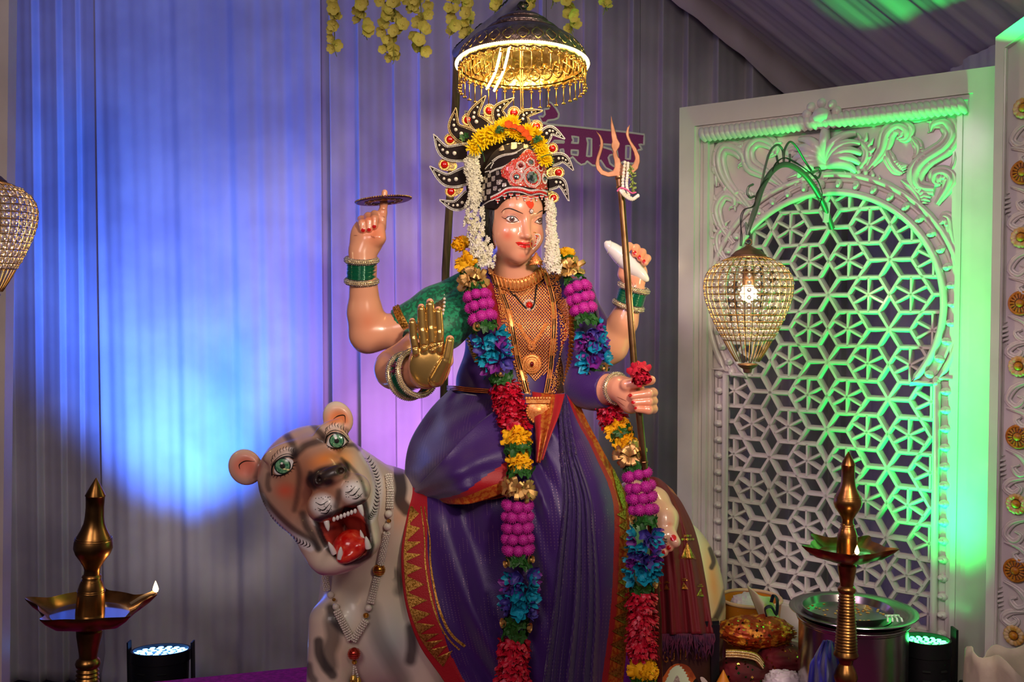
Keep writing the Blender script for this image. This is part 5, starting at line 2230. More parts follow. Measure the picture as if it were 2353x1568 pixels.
for (c3, w0) in RAYS:
    px3 = Z1(*c3)
    L_, Rr = stroke_poly(px3, [w0 * 0.287, w0 * 0.287 * 0.92, w0 * 0.287 * 0.72, w0 * 0.287 * 0.42, 1.0], 22)
    outl = [tuple(q) for q in L_] + [tuple(q) for q in Rr[::-1]]
    mb = MB()
    slab(mb, outl, [], lambda x, y, d: P(x, y, YC - 0.012 + d), 0.007)
    ry_ = mb.build('ray', VELV, crown, True, 30)
    mb = MB()
    for side in (L_, Rr):
        cum = np.concatenate([[0], np.cumsum(np.linalg.norm(np.diff(side, axis=0), axis=1))])
        for s_ in np.arange(0, cum[-1], 3.1):
            x, y = np.interp(s_, cum, side[:, 0]), np.interp(s_, cum, side[:, 1])
            mb.ball(P(x, y, YC - 0.0135), 0.0021, 6, 4)
            cx_, cy_ = np.interp(s_, cum, (L_[:, 0] + Rr[:, 0]) / 2), np.interp(s_, cum, (L_[:, 1] + Rr[:, 1]) / 2)
            k = 3.4 / (math.hypot(cx_ - x, cy_ - y) + 1e-6)
            if k < 0.8:
                mb.ball(P(x + (cx_ - x) * k, y + (cy_ - y) * k, YC - 0.0135), 0.0017, 6, 4)
    mb.build('stone_edging', GSTONE if c3[2][1] < 300 else STONE, ry_, True, 180)
    cc = crom(px3, 30)
    for k, (t, r) in enumerate(((8, 4.6), (13, 4.0), (17, 3.3), (21, 2.6))):
        mb = MB()
        mb.ball(P(cc[t][0], cc[t][1], YC - 0.0145), r * 0.00115 * w0 / 135, 9, 7)
        mb.build('pearl', PEARL, ry_)
for gx, gy, gr in ((300, 836, 32), (248, 622, 32), (293, 420, 32), (437, 263, 34), (608, 188, 34), (805, 206, 34), (985, 315, 34), (1113, 492, 30), (1162, 685, 31), (1123, 886, 28)):
    x, y = Z1((gx, gy))[0]
    tx, ty = Z1((720, 690))[0]
    d = math.hypot(tx - x, ty - y)
    ux, uy = (tx - x) / d, (ty - y) / d
    r = gr * 0.287
    mb = MB()
    base = [(x + r * 1.55 * math.cos(a), y + r * 1.55 * math.sin(a)) for a in np.linspace(0, 2 * pi, 20, endpoint=False)]
    base = [(q[0] + max(0, (q[0] - x) * ux + (q[1] - y) * uy) * 1.1 * ux, q[1] + max(0, (q[0] - x) * ux + (q[1] - y) * uy) * 1.1 * uy) for q in base]
    slab(mb, base, [], lambda a, b, d_: P(a, b, YC - 0.006 + d_), 0.006)
    mb.mi = 1
    for k in range(46):
        a_, f_ = random.uniform(-0.9, 0.9), random.uniform(1.7, 2.5)
        ca_ = math.atan2(uy, ux) + a_ * (2.7 - f_)
        mb.ball(P(x + r * f_ * math.cos(ca_), y + r * f_ * math.sin(ca_), YC - 0.007), 0.0019, 6, 4)
    for k in range(20):
        a = 2 * pi * k / 20
        mb.ball(P(x + r * 1.38 * math.cos(a), y + r * 1.38 * math.sin(a), YC - 0.008), 0.0023, 6, 4)
    st_ = mb.build('gem_setting', [GOLD2, GSTONE], crown)
    mb = MB()
    mb.ball(P(x, y, YC - 0.008), (r * 0.00119 * 0.95, 0.006, r * 0.00119 * 0.95), 16, 10)
    mb.build('red_gem', REDG, st_)
# cap of the crown
S6 = SDF(0.0025)
S6.cap(fw(0, -0.004, 0.058), fw(0, -0.006, 0.122), 0.093, 0.083, 0.01)
S6.ell(fw(0, 0, -0.105), (0.25, 0.25, 0.132), FR, 0.006, True)
S6.ell(fw(0.01, 0.085, -0.20), (0.2, 0.115, 0.265), FR, 0.005, True)
v2, f2 = S6.surface()
CB = bvh_of(v2, f2)
link('crown_cap', np_mesh('crown_cap', v2, f2), VELV, crown, True, 60)
ZC = lambda *a: [(1080 + x * 0.11482, 300 + y * 0.11480) for x, y in a]
mb = MB()
decal(mb, CB, ZC((625, 800), (700, 720), (840, 610), (960, 560), (1060, 450), (1150, 385), (1230, 420), (1330, 500), (1420, 580), (1500, 720), (1560, 860), (1575, 1060), (1540, 1180), (1400, 1190), (1200, 1150), (1050, 1120), (900, 1120), (800, 1100), (760, 1000), (640, 930)), 0.003, 4)
plate = mb.build('jewelled_plate', REDST, crown, True, 180)
md = plate.modifiers.new('thickness', 'SOLIDIFY')
md.thickness = 0.003
md.offset = -1 if plate.data.polygons[0].normal.y < 0 else 1


mb = MB()
PLP = ZC((625, 800), (700, 720), (840, 610), (960, 560), (1060, 450), (1150, 385), (1230, 420), (1330, 500), (1420, 580), (1500, 720), (1560, 860), (1575, 1060), (1540, 1180), (1400, 1190), (1200, 1150), (1050, 1120), (900, 1120), (800, 1100), (760, 1000), (640, 930))
rr = random.Random(9)
x0_, x1_, y0_, y1_ = min(q[0] for q in PLP), max(q[0] for q in PLP), min(q[1] for q in PLP), max(q[1] for q in PLP)
for k in range(620):
    x, y = rr.uniform(x0_, x1_), rr.uniform(y0_, y1_)
    if in_poly(x, y, PLP):
        q, _ = hit(CB, x, y, 0.0042)
        if q is not None:
            mb.mi = k % 3
            mb.ball(q, 0.0014, 6, 4)
mb.build('plate_stones', [STONE, REDG, GSTONE], crown, True, 180)


def gem(cx, cy, r, mat, ry=None, rings=(1.45,), zf=ZC, bv=CB, sc=0.1148, par=crown, nm='gem'):
    x, y = zf((cx, cy))[0]
    q, n_ = hit(bv, x, y, 0.004)
    if q is None:
        return
    r_ = r * sc * 0.00117
    mb = MB()
    m = frame(q, n_)
    mb.lathe([(r_ * 1.12, -0.003), (r_ * 1.1, 0.0), (r_, 0.002), (r_ * 0.6, 0.0048), (0.0001, 0.0056)], 14, m)
    g_ = mb.build(nm, mat, par, True, 12)
    mb = MB()
    for f_ in rings:
        n = max(10, int(2 * pi * r_ * f_ / 0.0032))
        for k in range(n):
            a = 2 * pi * k / n
            mb.ball(m @ Vector((r_ * f_ * math.cos(a), r_ * f_ * math.sin(a), -0.0004)), 0.0016, 6, 4)
    mb.build('stone_ring', STONE, g_, True, 180)


gem(1230, 945, 112, CRYS, None, (1.45, 1.7))
gem(930, 935, 55, CRYS, None, (1.7, 2.2))
gem(1468, 970, 46, CRYS, None, (1.7, 2.1))
gem(1205, 645, 50, CRYS, None, (1.6,))
gem(1015, 712, 42, DRED, None, (1.6, 2.1))
gem(1390, 750, 40, DRED, None, (1.6,))
mb = MB()
for pts in (((625, 820), (660, 900), (740, 960), (790, 1060), (850, 1110)), ((640, 760), (840, 620), (980, 560), (1060, 450), (1150, 380), (1250, 430), (1340, 510), (1430, 600), (1510, 740)),
            ((400, 830), (520, 770), (640, 735), (740, 690)), ((400, 850), (520, 790), (640, 752)), ((450, 610), (560, 530), (700, 480), (850, 460), (960, 420), (1060, 360)), ((460, 640), (560, 560), (700, 505), (850, 480), (960, 440)),
            ((560, 260), (700, 195), (840, 180), (960, 195), (1180, 230), (1340, 330), (1380, 480)), ((300, 790), (360, 710), (440, 640)), ((420, 750), (450, 690), (480, 650)),
            ((420, 1330), (600, 1240), (750, 1150), (1000, 1140), (1200, 1195), (1400, 1180), (1540, 1220)), ((420, 1350), (600, 1260), (750, 1170), (1000, 1160), (1200, 1215), (1400, 1200), (1540, 1240)),
            ((440, 1400), (600, 1325), (760, 1235), (1000, 1235), (1200, 1290), (1400, 1265), (1530, 1310)), ((230, 1000), (215, 1100), (225, 1230), (260, 1400)), ((250, 880), (300, 840), (400, 810)),
            ((255, 1500), (380, 1420), (520, 1370)), ((820, 680), (840, 600), (900, 570)), ((780, 900), (830, 820), (830, 760))):
    studs(mb, CB, ZC(*pts), 3.0, 0.0018)
mb.build('stone_rows', STONE, crown, True, 180)
mb = MB()
for dy in (-14, 0, 14):
    studs(mb, CB, ZC(*[(x, y + dy) for x, y in ((430, 1365), (600, 1285), (750, 1195), (1000, 1190), (1200, 1245), (1400, 1225), (1530, 1270))]), 2.6, 0.0017)
mb.build('red_stone_band', REDG, crown, True, 180)
for k, (x, y) in enumerate(((565, 1370), (700, 1290), (820, 1270), (955, 1275), (1090, 1300), (1220, 1310), (1320, 1305), (1420, 1300), (1505, 1330))):
    mb = MB()
    for i in range(4):
        q, _ = hit(CB, *ZC((x, y - 20))[0], 0.003)
        if q is None:
            q, _ = hit(GOD_BVH, *ZC((x, y - 20))[0], 0.006)
        if q is not None:
            mb.mi = 0 if i % 2 else 1
            mb.ball(q + Vector((0, -0.001 * i, -0.004 - 0.0032 * i)), 0.0022 if i % 2 else 0.0026, 7, 5)
            if i < 2:
                mb.ball(q + Vector((-0.004, 0, -0.003 - 0.0032 * i)), 0.002, 6, 4)
                mb.ball(q + Vector((0.004, 0, -0.003 - 0.0032 * i)), 0.002, 6, 4)
    if mb.f:
        mb.build('stone_drop', [STONE, REDG], crown, True, 180)
mb = MB()
for x, y, w_, h2 in ((475, 965, 70, 90), (395, 1085, 80, 90), (585, 1035, 90, 90), (690, 1090, 80, 70), (340, 1000, 50, 90), (290, 1120, 60, 100), (510, 1160, 80, 80), (385, 1225, 90, 90), (275, 1260, 60, 100), (560, 850, 60, 80), (400, 900, 60, 70),
                    (300, 950, 50, 60), (640, 1010, 30, 40), (600, 1190, 60, 40), (430, 430, 60, 110), (515, 320, 60, 70), (640, 335, 105, 150), (752, 245, 90, 90), (880, 300, 120, 150), (992, 232, 90, 90), (1115, 300, 100, 120), (1210, 275, 70, 80), (1290, 350, 70, 120), (315, 1350, 60, 80)):
    decal(mb, CB, ZC((x - w_ / 2, y - h2 / 2 + 8), (x + w_ / 2, y - h2 / 2 - 8), (x + w_ / 2, y + h2 / 2 - 8), (x, y + h2 / 2 + 14), (x - w_ / 2, y + h2 / 2 + 8)), 0.0022, 3)
mb.build('silver_check_stonework', SILC, crown, True, 180)

# fresh flowers tucked round the crown
tuck = thing('crown_flowers', 'row of yellow chrysanthemums with orange petals tucked over the crown', 'flowers', tuple(P(1175, 320, 2.66)))
for x, y, s_, yy in ((1092, 338, 21, 2.66), (1108, 322, 25, 2.655), (1125, 312, 24, 2.65), (1143, 305, 24, 2.645), (1160, 292, 23, 2.65), (1178, 284, 20, 2.655), (1178, 306, 18, 2.635), (1196, 312, 18, 2.635), (1212, 305, 20, 2.64), (1230, 312, 20, 2.645),
                    (1240, 332, 19, 2.645), (1246, 350, 17, 2.645), (1252, 368, 19, 2.645)):
    place('chrysanthemum', chrys_me, CHRY, tuck, spin(Vector((random.uniform(-0.4, 0.4), -1, random.uniform(-0.1, 0.5))), s_ * 0.00125, P(x, y, yy)), True, 180)
for x, y, s_ in ((1168, 290, 15), (1182, 296, 13), (1196, 300, 14), (1206, 310, 15), (1215, 320, 11)):
    mb = MB()
    for k in range(6):
        a = 2 * pi * k / 6
        mb.petal((0, 0, 0), (math.cos(a), math.sin(a), 0.5), (0, 0, 1), 1, 0.9, 0.2, 0.2, 0.8, 4)
    place('orange_flower', mb.mesh('orange_flower'), ORNG, tuck, spin((0.1, -1, 0.3), s_ * 0.00105, P(x, y, 2.622)), True, 180)
for x, y in ((1150, 297), (1146, 300), (1232, 322), (1238, 318), (1062, 318), (1072, 312)):
    place('leaf_sprig', leaf_me, LEAF, tuck, spin((random.uniform(-0.5, 0.5), -1, 0.3), 0.012, P(x, y, 2.625 if x > 1100 else 2.70)), True, 180)
mb = MB()
for pts in (((1138, 306), (1150, 297), (1170, 295), (1185, 298), (1200, 309)), ((1097, 332), (1106, 345), (1112, 362), (1113, 372)), ((1243, 362), (1258, 356), (1268, 358), (1272, 372), (1270, 380))):
    mb.tube([P(x, y, 2.615) for x, y in crom(pts, 16)], 0.0013, 6)
mb.build('green_thread', LEAF, tuck)

# ------------------------------------------------------------------ jewellery on the chest, laid on cloth and neck
va, fa = S.surface()
CHEST = BVHTree.FromPolygons([tuple(v) for v in va] + [tuple(v) for v in S3.surface()[0]],
                             [tuple(int(i) for i in f) for f in fa] + [tuple(int(i) + len(va) for i in f) for f in S3.surface()[1]])
COPG = M('bright_gold', '#ffb468', 0.4, 0.6, mix='#ea8c46', mscale=260, mlo=0.45, mhi=0.6)
BLKB = M('black_beads', '#0c0a0a', 0.25, coat=0.5)


def neck(label, nm='gold_necklace', cat='necklace', at=(1200, 700)):
    return thing(nm, label, cat, tuple(P(*at, 2.66)))


ch = neck('broad gold collar close around the neck of the goddess', 'gold_collar', 'collar', (1180, 640))
mb = MB()
A0, A1 = [(1117, 608), (1140, 630), (1180, 641), (1215, 633), (1240, 612)], [(1124, 632), (1148, 656), (1186, 668), (1222, 656), (1250, 632)]
a, b = crom(A0, 40), crom(A1, 40)
G = []
for i in range(40):
    row = []
    for t in (0, 0.33, 0.66, 1):
        x, y = a[i] * (1 - t) + b[i] * t
        q, _ = hit(CHEST, x, y, 0.005 + 0.003 * math.sin(pi * t))
        row.append(q)
    if all(r is not None for r in row):
        G.append(row)
mb.grid(G)
mb.build('band', COPG, ch, True, 180).modifiers.new('thickness', 'SOLIDIFY').thickness = 0.002
mb = MB()
for i in range(1, 40, 2):
    cord(mb, CHEST, [tuple(a[i]), tuple((a[i] + b[i]) / 2), tuple(b[i])], 0.0024, 0.008, 6)
studs(mb, CHEST, A0, 3, 0.0018, 0.006)
studs(mb, CHEST, A1, 3, 0.0020, 0.007)
mb.build('ribs', COPG, ch, True, 180)

net = neck('wide gold net necklace covering the chest, with filigree sides', 'net_necklace', 'necklace', (1215, 760))
NETP = [(1140, 655), (1185, 672), (1250, 645), (1280, 720), (1283, 800), (1262, 850), (1228, 880), (1204, 850), (1178, 780), (1152, 710)]
mb = MB()
for k in range(-40, 60):
    for sgn in (1, -1):
        run_ = []
        for t in range(0, 62):
            x = 1130 + t * 3.0
            y = 640 + k * 7.6 + sgn * t * 3.0 * 1.15
            if in_poly(x, y, NETP):
                q, _ = hit(CHEST, x, y, 0.0022)
                if q is not None:
                    run_.append(q)
        if len(run_) > 1:
            mb.tube(run_, 0.0016, 4, False)
mb.build('gold_net', COPG, net, True, 180)
mb = MB()
rr = random.Random(3)
for path, wd in (([(1140, 640), (1150, 680), (1163, 740), (1180, 800), (1198, 860), (1206, 900)], 20), ([(1262, 630), (1282, 680), (1296, 730), (1298, 800), (1286, 850), (1268, 890), (1256, 915)], 22)):
    for dx in np.linspace(-wd / 2, wd / 2, 8):
        studs(mb, CHEST, [(x + dx, y) for x, y in path], 4.0, 0.0022, 0.003, 6, 4, 200, 1.6)
for path in ([(1190, 745), (1205, 770), (1222, 792)], [(1255, 745), (1240, 770), (1224, 792)]):
    for dx in (-3, 0, 3):
        studs(mb, CHEST, [(x + dx, y) for x, y in path], 3.4, 0.0024, 0.004, 6, 4)
mb.build('filigree', COPG, net, True, 180)


def rosette_pendant(par, cx, cy, r, mats=COPG, up=0.006, gemmat=DRED):
    q, n_ = hit(CHEST, cx, cy, up)
    if q is None:
        return
    m = frame(q, (n_ + Vector((0, -1, 0)) * 2).normalized())
    r_ = r * 0.00116
    mb = MB()
    mb.lathe([(r_, -0.003), (r_, 0.001), (r_ * 0.9, 0.003), (r_ * 0.7, 0.001), (r_ * 0.55, 0.003), (r_ * 0.3, 0.002), (0.0001, 0.005)], 28, m)
    for f_ in (0.95, 0.72, 0.5):
        n = int(2 * pi * r_ * f_ / 0.0042)
        for k in range(n):
            a_ = 2 * pi * k / n
            mb.ball(m @ Vector((r_ * f_ * math.cos(a_), r_ * f_ * math.sin(a_), 0.003)), 0.0019, 6, 4)
    o = mb.build('medallion', mats, par)
    mb = MB()
    mb.ball(m @ Vector((0, 0, 0.005)), (r_ * 0.2, r_ * 0.2, r_ * 0.28), 10, 7)
    mb.build('gem', gemmat, o)


rosette_pendant(net, 1221, 836, 23)
rosette_pendant(net, 1222, 795, 9)
ms = neck('thin black bead necklace with a small red and silver pendant on the gold net', 'black_bead_necklace', 'necklace', (1216, 690))
mb = MB()
studs(mb, CHEST, [(1170, 662), (1184, 682), (1200, 702), (1210, 712)], 2.8, 0.0026, 0.006)
studs(mb, CHEST, [(1230, 655), (1229, 680), (1226, 702), (1220, 712)], 2.8, 0.0026, 0.006)
mb.build('bead_string', BLKB, ms, True, 180)
gem(1216, 702, 60, REDG, None, (1.5, 1.9), lambda *a: list(a), CHEST, 0.1148, ms, 'pendant_gem')
lg = neck('long gold necklace with black bead bars and a half round gold pendant', 'long_gold_necklace', 'necklace', (1230, 880))
for pts in ([(1128, 622), (1150, 665), (1168, 715), (1180, 775), (1190, 825), (1203, 875), (1213, 915)], [(1236, 604), (1254, 645), (1268, 700), (1271, 760), (1264, 825), (1258, 870), (1250, 918)]):
    mb = MB()
    for dx in (-4.6, 4.6):
        cord(mb, CHEST, [(x + dx, y) for x, y in pts], 0.0017, 0.0075, 60)
        studs(mb, CHEST, [(x + dx, y) for x, y in pts], 3.2, 0.0019, 0.0085, 6, 4)
    brush(mb, CHEST, pts, 7, 0.0055, 50)
    st_ = mb.build('chain', COPG, lg, True, 180)
    c = crom(pts, 120)
    for k0 in (4, 26, 52, 76, 100):
        mb = MB()
        for dx in (-2.2, 2.2):
            studs(mb, CHEST, [(c[k][0] + dx, c[k][1]) for k in range(k0, min(119, k0 + 14))], 2.6, 0.0018, 0.0075, 6, 4)
        mb.build('bead_bar', BLKB, st_, True, 180)
mb = MB()
q, n_ = hit(CHEST, 1234, 938, 0.012)
q = q or P(1234, 938, 2.63)
q = P(1236, 944, 2.565)
m = frame(q, (0, -1, 0.05), (1, 0, 0))
mb.lathe([(0.030, -0.004), (0.030, 0.0), (0.026, 0.003), (0.018, 0.004), (0.012, 0.009), (0.0001, 0.011)], 30, m)
for k in range(26):
    a_ = 2 * pi * k / 26
    mb.ball(m @ Vector((0.029 * math.cos(a_), 0.029 * math.sin(a_), 0.002)), 0.0032, 7, 5)
mb.box(q + Vector((0, -0.004, 0.026)), (0.062, 0.010, 0.012))
for k in range(9):
    mb.ball(q + Vector((-0.03 + 0.0075 * k, -0.009, 0.033)), 0.0042, 7, 5)
for k in range(5):
    mb.ball(q + Vector((-0.012 + 0.006 * k, -0.005, -0.032 + 0.002 * abs(k - 2))), 0.004, 7, 5)
mb.build('pendant', COPG, lg)
coin = neck('overlapping gold coin necklace along the edge of the red saree band', 'coin_necklace', 'necklace', (1300, 820))
disc = MB()
disc.lathe([(0.0085, -0.0012), (0.0085, 0.0012), (0.006, 0.0018), (0.0001, 0.0022)], 14)
dm = disc.mesh('coin')
for pts, n in (([(1300, 640), (1312, 700), (1316, 770), (1312, 840), (1300, 890), (1280, 915), (1258, 922)], 46), ([(1066, 665), (1067, 700), (1074, 750), (1088, 800), (1100, 830)], 22)):
    c = crom(pts, n)
    for i, (x, y) in enumerate(c):
        q, n_ = hit(CHEST, x, y, 0.008)
        if q is None:
            continue
        j = min(n - 1, i + 1)
        t = P(c[j][0], c[j][1], 2.7) - P(c[max(0, j - 2)][0], c[max(0, j - 2)][1], 2.7)
        place('coin', dm, GOLD2, coin, frame(q, (n_ * 0.75 + t.normalized() * 0.6).normalized()), True, 30)

# nose ring, earring and forehead stud
nath = thing('nose_ring', 'large curved pearl and gold nose ring of the goddess', 'nose ring', tuple(P(1230, 560, 2.6)))
mb = MB()
NP = Z6((1180, 740), (1215, 748), (1245, 790), (1262, 850), (1240, 920), (1205, 975), (1170, 1005), (1140, 980), (1130, 900), (1150, 850))
mb.tube([P(x, y, 2.592) for x, y in crom(NP, 40)], 0.0011, 6)
mb.build('wire', GOLD, nath)
mb = MB()
for pts, r, st_ in ((((1215, 775), (1275, 780), (1290, 830), (1270, 890), (1225, 960), (1175, 1015)), 0.0020, 4.0), (((1210, 810), (1250, 830), (1245, 890), (1205, 960)), 0.0018, 3.6)):
    c = crom(Z6(*pts), 16 if st_ > 3.8 else 12)
    for x, y in c:
        mb.ball(P(x, y, 2.588), r, 8, 6)
mb.build('pearl_cluster', PEARL, nath, True, 180)
mb = MB()
for x, y in Z6((1230, 800), (1245, 815), (1238, 840), (1222, 905), (1200, 965), (1215, 950)):
    mb.ball(P(x, y, 2.585), 0.0019, 8, 6)
mb.build('red_stones', REDG, nath, True, 180)
er = thing('earring', 'domed gold earring beside the chin of the goddess', 'earring', tuple(P(1232, 594, 2.68)))
m = Matrix.Translation(P(1232, 597, 2.67))
mb = MB()
mb.lathe([(0.016, -0.012), (0.0165, -0.006), (0.013, 0.004), (0.006, 0.011), (0.003, 0.018), (0.0, 0.02)], 20, m, False)
for k in range(18):
    a_ = 2 * pi * k / 18
    for z in (-0.013, -0.004):
        mb.ball(m @ Vector((0.0165 * math.cos(a_), 0.0165 * math.sin(a_), z)), 0.0021, 6, 4)
mb.build('dome', COPG, er, True, 180)
fs = thing('forehead_jewel', 'small round ruby and silver jewel between the eyebrows', 'jewel', tuple(P(1220, 486, 2.62)))
gem(1140, 397, 15, STONE, None, (1.5,), Z6, GOD_BVH, 0.14, fs, 'jewel')
mb = MB()
q, n_ = hit(GOD_BVH, *Z6((1140, 397))[0], 0.002)
if q is not None:
    m = frame(q, n_)
    for k in range(8):
        a_ = 2 * pi * k / 8
        mb.ball(m @ Vector((0.0056 * math.cos(a_), 0.0056 * math.sin(a_), 0.001)), 0.0015, 6, 5)
    mb.build('rubies', DRED, fs, True, 180)

# ------------------------------------------------------------------ bangles
BST = M('bangle_stones', '#d2cabd', 0.16, 0.75, mix='#8a8378', mscale=500, mlo=0.45, mhi=0.6)
GGLS = M('green_glass', '#0a6a48', 0.12, 0.3, coat=0.8)


def stone_bangle(m, R, label, group):
    t0 = tag(bpy.data.objects.new('stone_bangle', None), label, 'bangle', group)
    COL.objects.link(t0)
    t0.location = m.translation
    t0['_w'] = 1
    mb = MB()
    mb.torus(m, R, 0.0068, 40, 8)
    mb.build('ring', GSTONE, t0, True, 180)
    mb = MB()
    n = int(2 * pi * R / 0.0048)
    for i in range(n):
        for j, b_ in enumerate(np.linspace(-2.0, 2.0, 6)):
            a_ = 2 * pi * (i + 0.5 * (j % 2)) / n
            mb.ball(m @ Vector(((R + 0.0066 * math.cos(b_)) * math.cos(a_), (R + 0.0066 * math.cos(b_)) * math.sin(a_), 0.0068 * math.sin(b_))), 0.0021, 5, 4)
    mb.build('stones', BST, t0, True, 180)


def bangles(c, axis, R, zs, za, n, who):
    m0 = frame(c, axis)
    for z, wd in zip(zs, ('upper', 'lower')):
        stone_bangle(m0 @ Matrix.Translation((0, 0, z)), R, f'{wd} stone studded bangle on {who}', f'stone bangles on {who}')
    for k in range(n):
        z = za[0] + (za[1] - za[0]) * k / (n - 1)
        mb = MB()
        mb.torus(m0 @ Matrix.Translation((random.uniform(-0.001, 0.001), 0, z)), R - 0.002, 0.0022, 40, 6)
        tag(mb.build('glass_bangle', GGLS, None, True, 180), f'thin green glass bangle in the stack on {who}', 'bangle', f'green bangles on {who}')


bangles(P(831, 622, 2.70), (0.04, -0.22, 1), 0.040, (0.029, -0.029), (0.018, -0.018), 11, 'the wrist below the disc')
bangles(P(1450, 682, 2.80), (0.28, -0.2, 1), 0.040, (0.026, -0.026), (0.016, -0.016), 10, 'the wrist below the conch')
ax = (P(975, 862, 2.425) - P(908, 855, 2.575)).normalized()
bangles(P(950, 860, 2.475), ax + Vector((0.25, 0, 0.25)), 0.056, (0.016, -0.026), (0.004, -0.016), 5, 'the gold palmed wrist')
mb = MB()
stone_bangle(frame(P(1417, 893, 2.57), P(1440, 897, 2.535) - P(1385, 895, 2.62)), 0.036, 'stone studded bangle on the wrist holding the trident', None)

# ------------------------------------------------------------------ things in the hands
dk = thing('spinning_disc', 'flat purple disc with gold rim pierced by the raised forefinger', 'disc', tuple(P(881, 461, 2.70)))
DPUR = M('disc_purple', '#5a1a4a', 0.45, 0.3, mix='#2c0c2a', mscale=90)
m = frame(P(881, 461, 2.70), (-0.10, 0.035, 1))
mb = MB()
mb.lathe([(0.011, -0.002), (0.072, -0.003), (0.0755, -0.001), (0.0755, 0.001), (0.072, 0.003), (0.011, 0.002), (0.011, -0.002)], 56, m, False)
mb.build('disc', DPUR, dk, True, 30)
mb = MB()
for k in range(70):
    a_ = 2 * pi * k / 70
    mb.ball(m @ Vector((0.0752 * math.cos(a_), 0.0752 * math.sin(a_), 0.001)), 0.0023, 6, 4)
for k in range(14):
    a_ = 2 * pi * k / 14
    for z in (-0.004, 0.004):
        mb.torus(m @ Matrix.Translation((0.042 * math.cos(a_), 0.042 * math.sin(a_), z)), 0.010, 0.0012, 14, 5)
mb.build('rim_beads', GOLD2, dk, True, 180)

con = thing('conch_shell', 'white conch shell held in the raised hand behind the trident', 'shell', tuple(P(1440, 600, 2.77)))
a, b = P(1390, 556, 2.768), P(1490, 646, 2.785)
m = frame(a, b - a)
Lc = (b - a).length
mb = MB()
mb.lathe([(0.004, 0.0), (0.012, Lc * 0.05), (0.0185, Lc * 0.18), (0.0235, Lc * 0.34), (0.025, Lc * 0.48), (0.0225, Lc * 0.68), (0.016, Lc * 0.86), (0.008, Lc * 0.97), (0.003, Lc)], 24, m)
mb.build('shell', WHT, con, True, 180)
mb = MB()
mb.tube([m @ Vector((r * math.cos(t), r * math.sin(t), z * Lc)) for t, r, z in [(k * 0.5, np.interp(k, [0, 8, 24], [0.012, 0.022, 0.0258]), np.interp(k, [0, 24], [0.05, 0.5])) for k in range(25)]], 0.0016, 6)
mb.build('spiral_ridge', WHT, con, True, 180)

tri = thing('trident', 'tall bronze trident held upright in the lower hand of the goddess', 'trident', tuple(P(1514, 1590, 2.50)))
BRONZ = M('bronze', '#a8835a', 0.36, 1.0, mix='#7c5c3a', mscale=14)
COPR = M('copper_bronze', '#a87454', 0.5, 0.5, mix='#8a5a3c', mscale=18)
TH = Z1((1583, 226), (1600, 290), (1620, 360), (1634, 415), (1656, 455), (1650, 480), (1628, 515), (1640, 560), (1655, 575), (1662, 610), (1690, 640), (1730, 645), (1762, 615), (1775, 575), (1764, 525), (1735, 465), (1708, 410), (1700, 375), (1712, 330),
        (1733, 300), (1726, 345), (1726, 385), (1745, 435), (1785, 490), (1812, 550), (1815, 600), (1798, 655), (1755, 695), (1700, 715), (1672, 735), (1640, 735), (1625, 715), (1560, 722), (1500, 702), (1466, 660), (1456, 615), (1468, 560), (1488, 500),
        (1497, 450), (1490, 405), (1462, 353), (1500, 385), (1520, 430), (1522, 470), (1508, 525), (1490, 580), (1492, 625), (1518, 665), (1560, 682), (1598, 672), (1612, 640), (1608, 590), (1595, 540), (1600, 520), (1585, 480), (1584, 460), (1592, 440), (1583, 380), (1580, 300))
mb = MB()
slab(mb, TH, [], lambda x, y, d: P(x, y, 2.512 + d), 0.007)
hd = mb.build('trident_head', COPR, tri, True, 30)
bv_ = hd.modifiers.new('edge', 'BEVEL')
bv_.width = 0.0016
bv_.segments = 2
bv_.limit_method = 'ANGLE'
mb = MB()
sh = [P(1422, 405, 2.515), P(1428, 450, 2.515), P(1458, 850, 2.518), P(1467, 930, 2.512), P(1482, 1085, 2.53), P(1500, 1250, 2.56), P(1512, 1420, 2.575), P(1516, 1660, 2.58)]
mb.tube(sh, [0.009, 0.0085, 0.0088, 0.0088, 0.009, 0.0095, 0.0095, 0.0095], 14)
for q in (P(1423, 410, 2.515), P(1426, 430, 2.515), P(1480, 1062, 2.527)):
    mb.torus(frame(q, sh[2] - sh[1]), 0.0085, 0.003, 18, 8)
mb.build('shaft', BRONZ, tri, True, 40)
tj = thing('trident_flower_string', 'small string of white buds and green sprigs tied below the prongs', 'flower string', tuple(P(1440, 430, 2.49)))
mb = MB()
for pts in (((1436, 374), (1433, 400), (1431, 425), (1436, 446), (1450, 456)), ((1443, 376), (1442, 400), (1440, 425), (1445, 448)), ((1424, 436), (1436, 450), (1452, 458), (1466, 450))):
    c = crom(pts, 14)
    for x, y in c:
        mb.ball(P(x, y, 2.492), (0.0042, 0.004, 0.005), 8, 6)
mb.build('white_buds', JASM, tj, True, 180)
mb = MB()
for k in range(26):
    t = k / 25
    x, y = np.interp(t, [0, 0.6, 1], [1448, 1454, 1452]), 380 + 62 * t
    d = Vector((random.uniform(-1, 1), -0.5, random.uniform(-0.8, 0.5)))
    mb.tube([P(x, y, 2.495), P(x, y, 2.495) + d.normalized() * 0.012], [0.0024, 0.0016], 6)
mb.build('green_sprigs', M('sprig_green', '#8a9a4a', 0.6), tj, True, 180)
mb = MB()
mb.tube([P(x, y, 2.488) for x, y in crom([(1418, 440), (1426, 432), (1440, 436), (1452, 444), (1462, 442)], 16)], 0.0022, 6)
mb.build('pink_thread', M('pink_thread', '#d8608a', 0.7), tj)
cr = place('carnation', carnation_me, CARN, None, spin((0.0, -1, 0.4), 0.031, P(1471, 858, 2.478)), True, 180)
tag(cr, 'red carnation resting on the fist that holds the trident', 'flower')

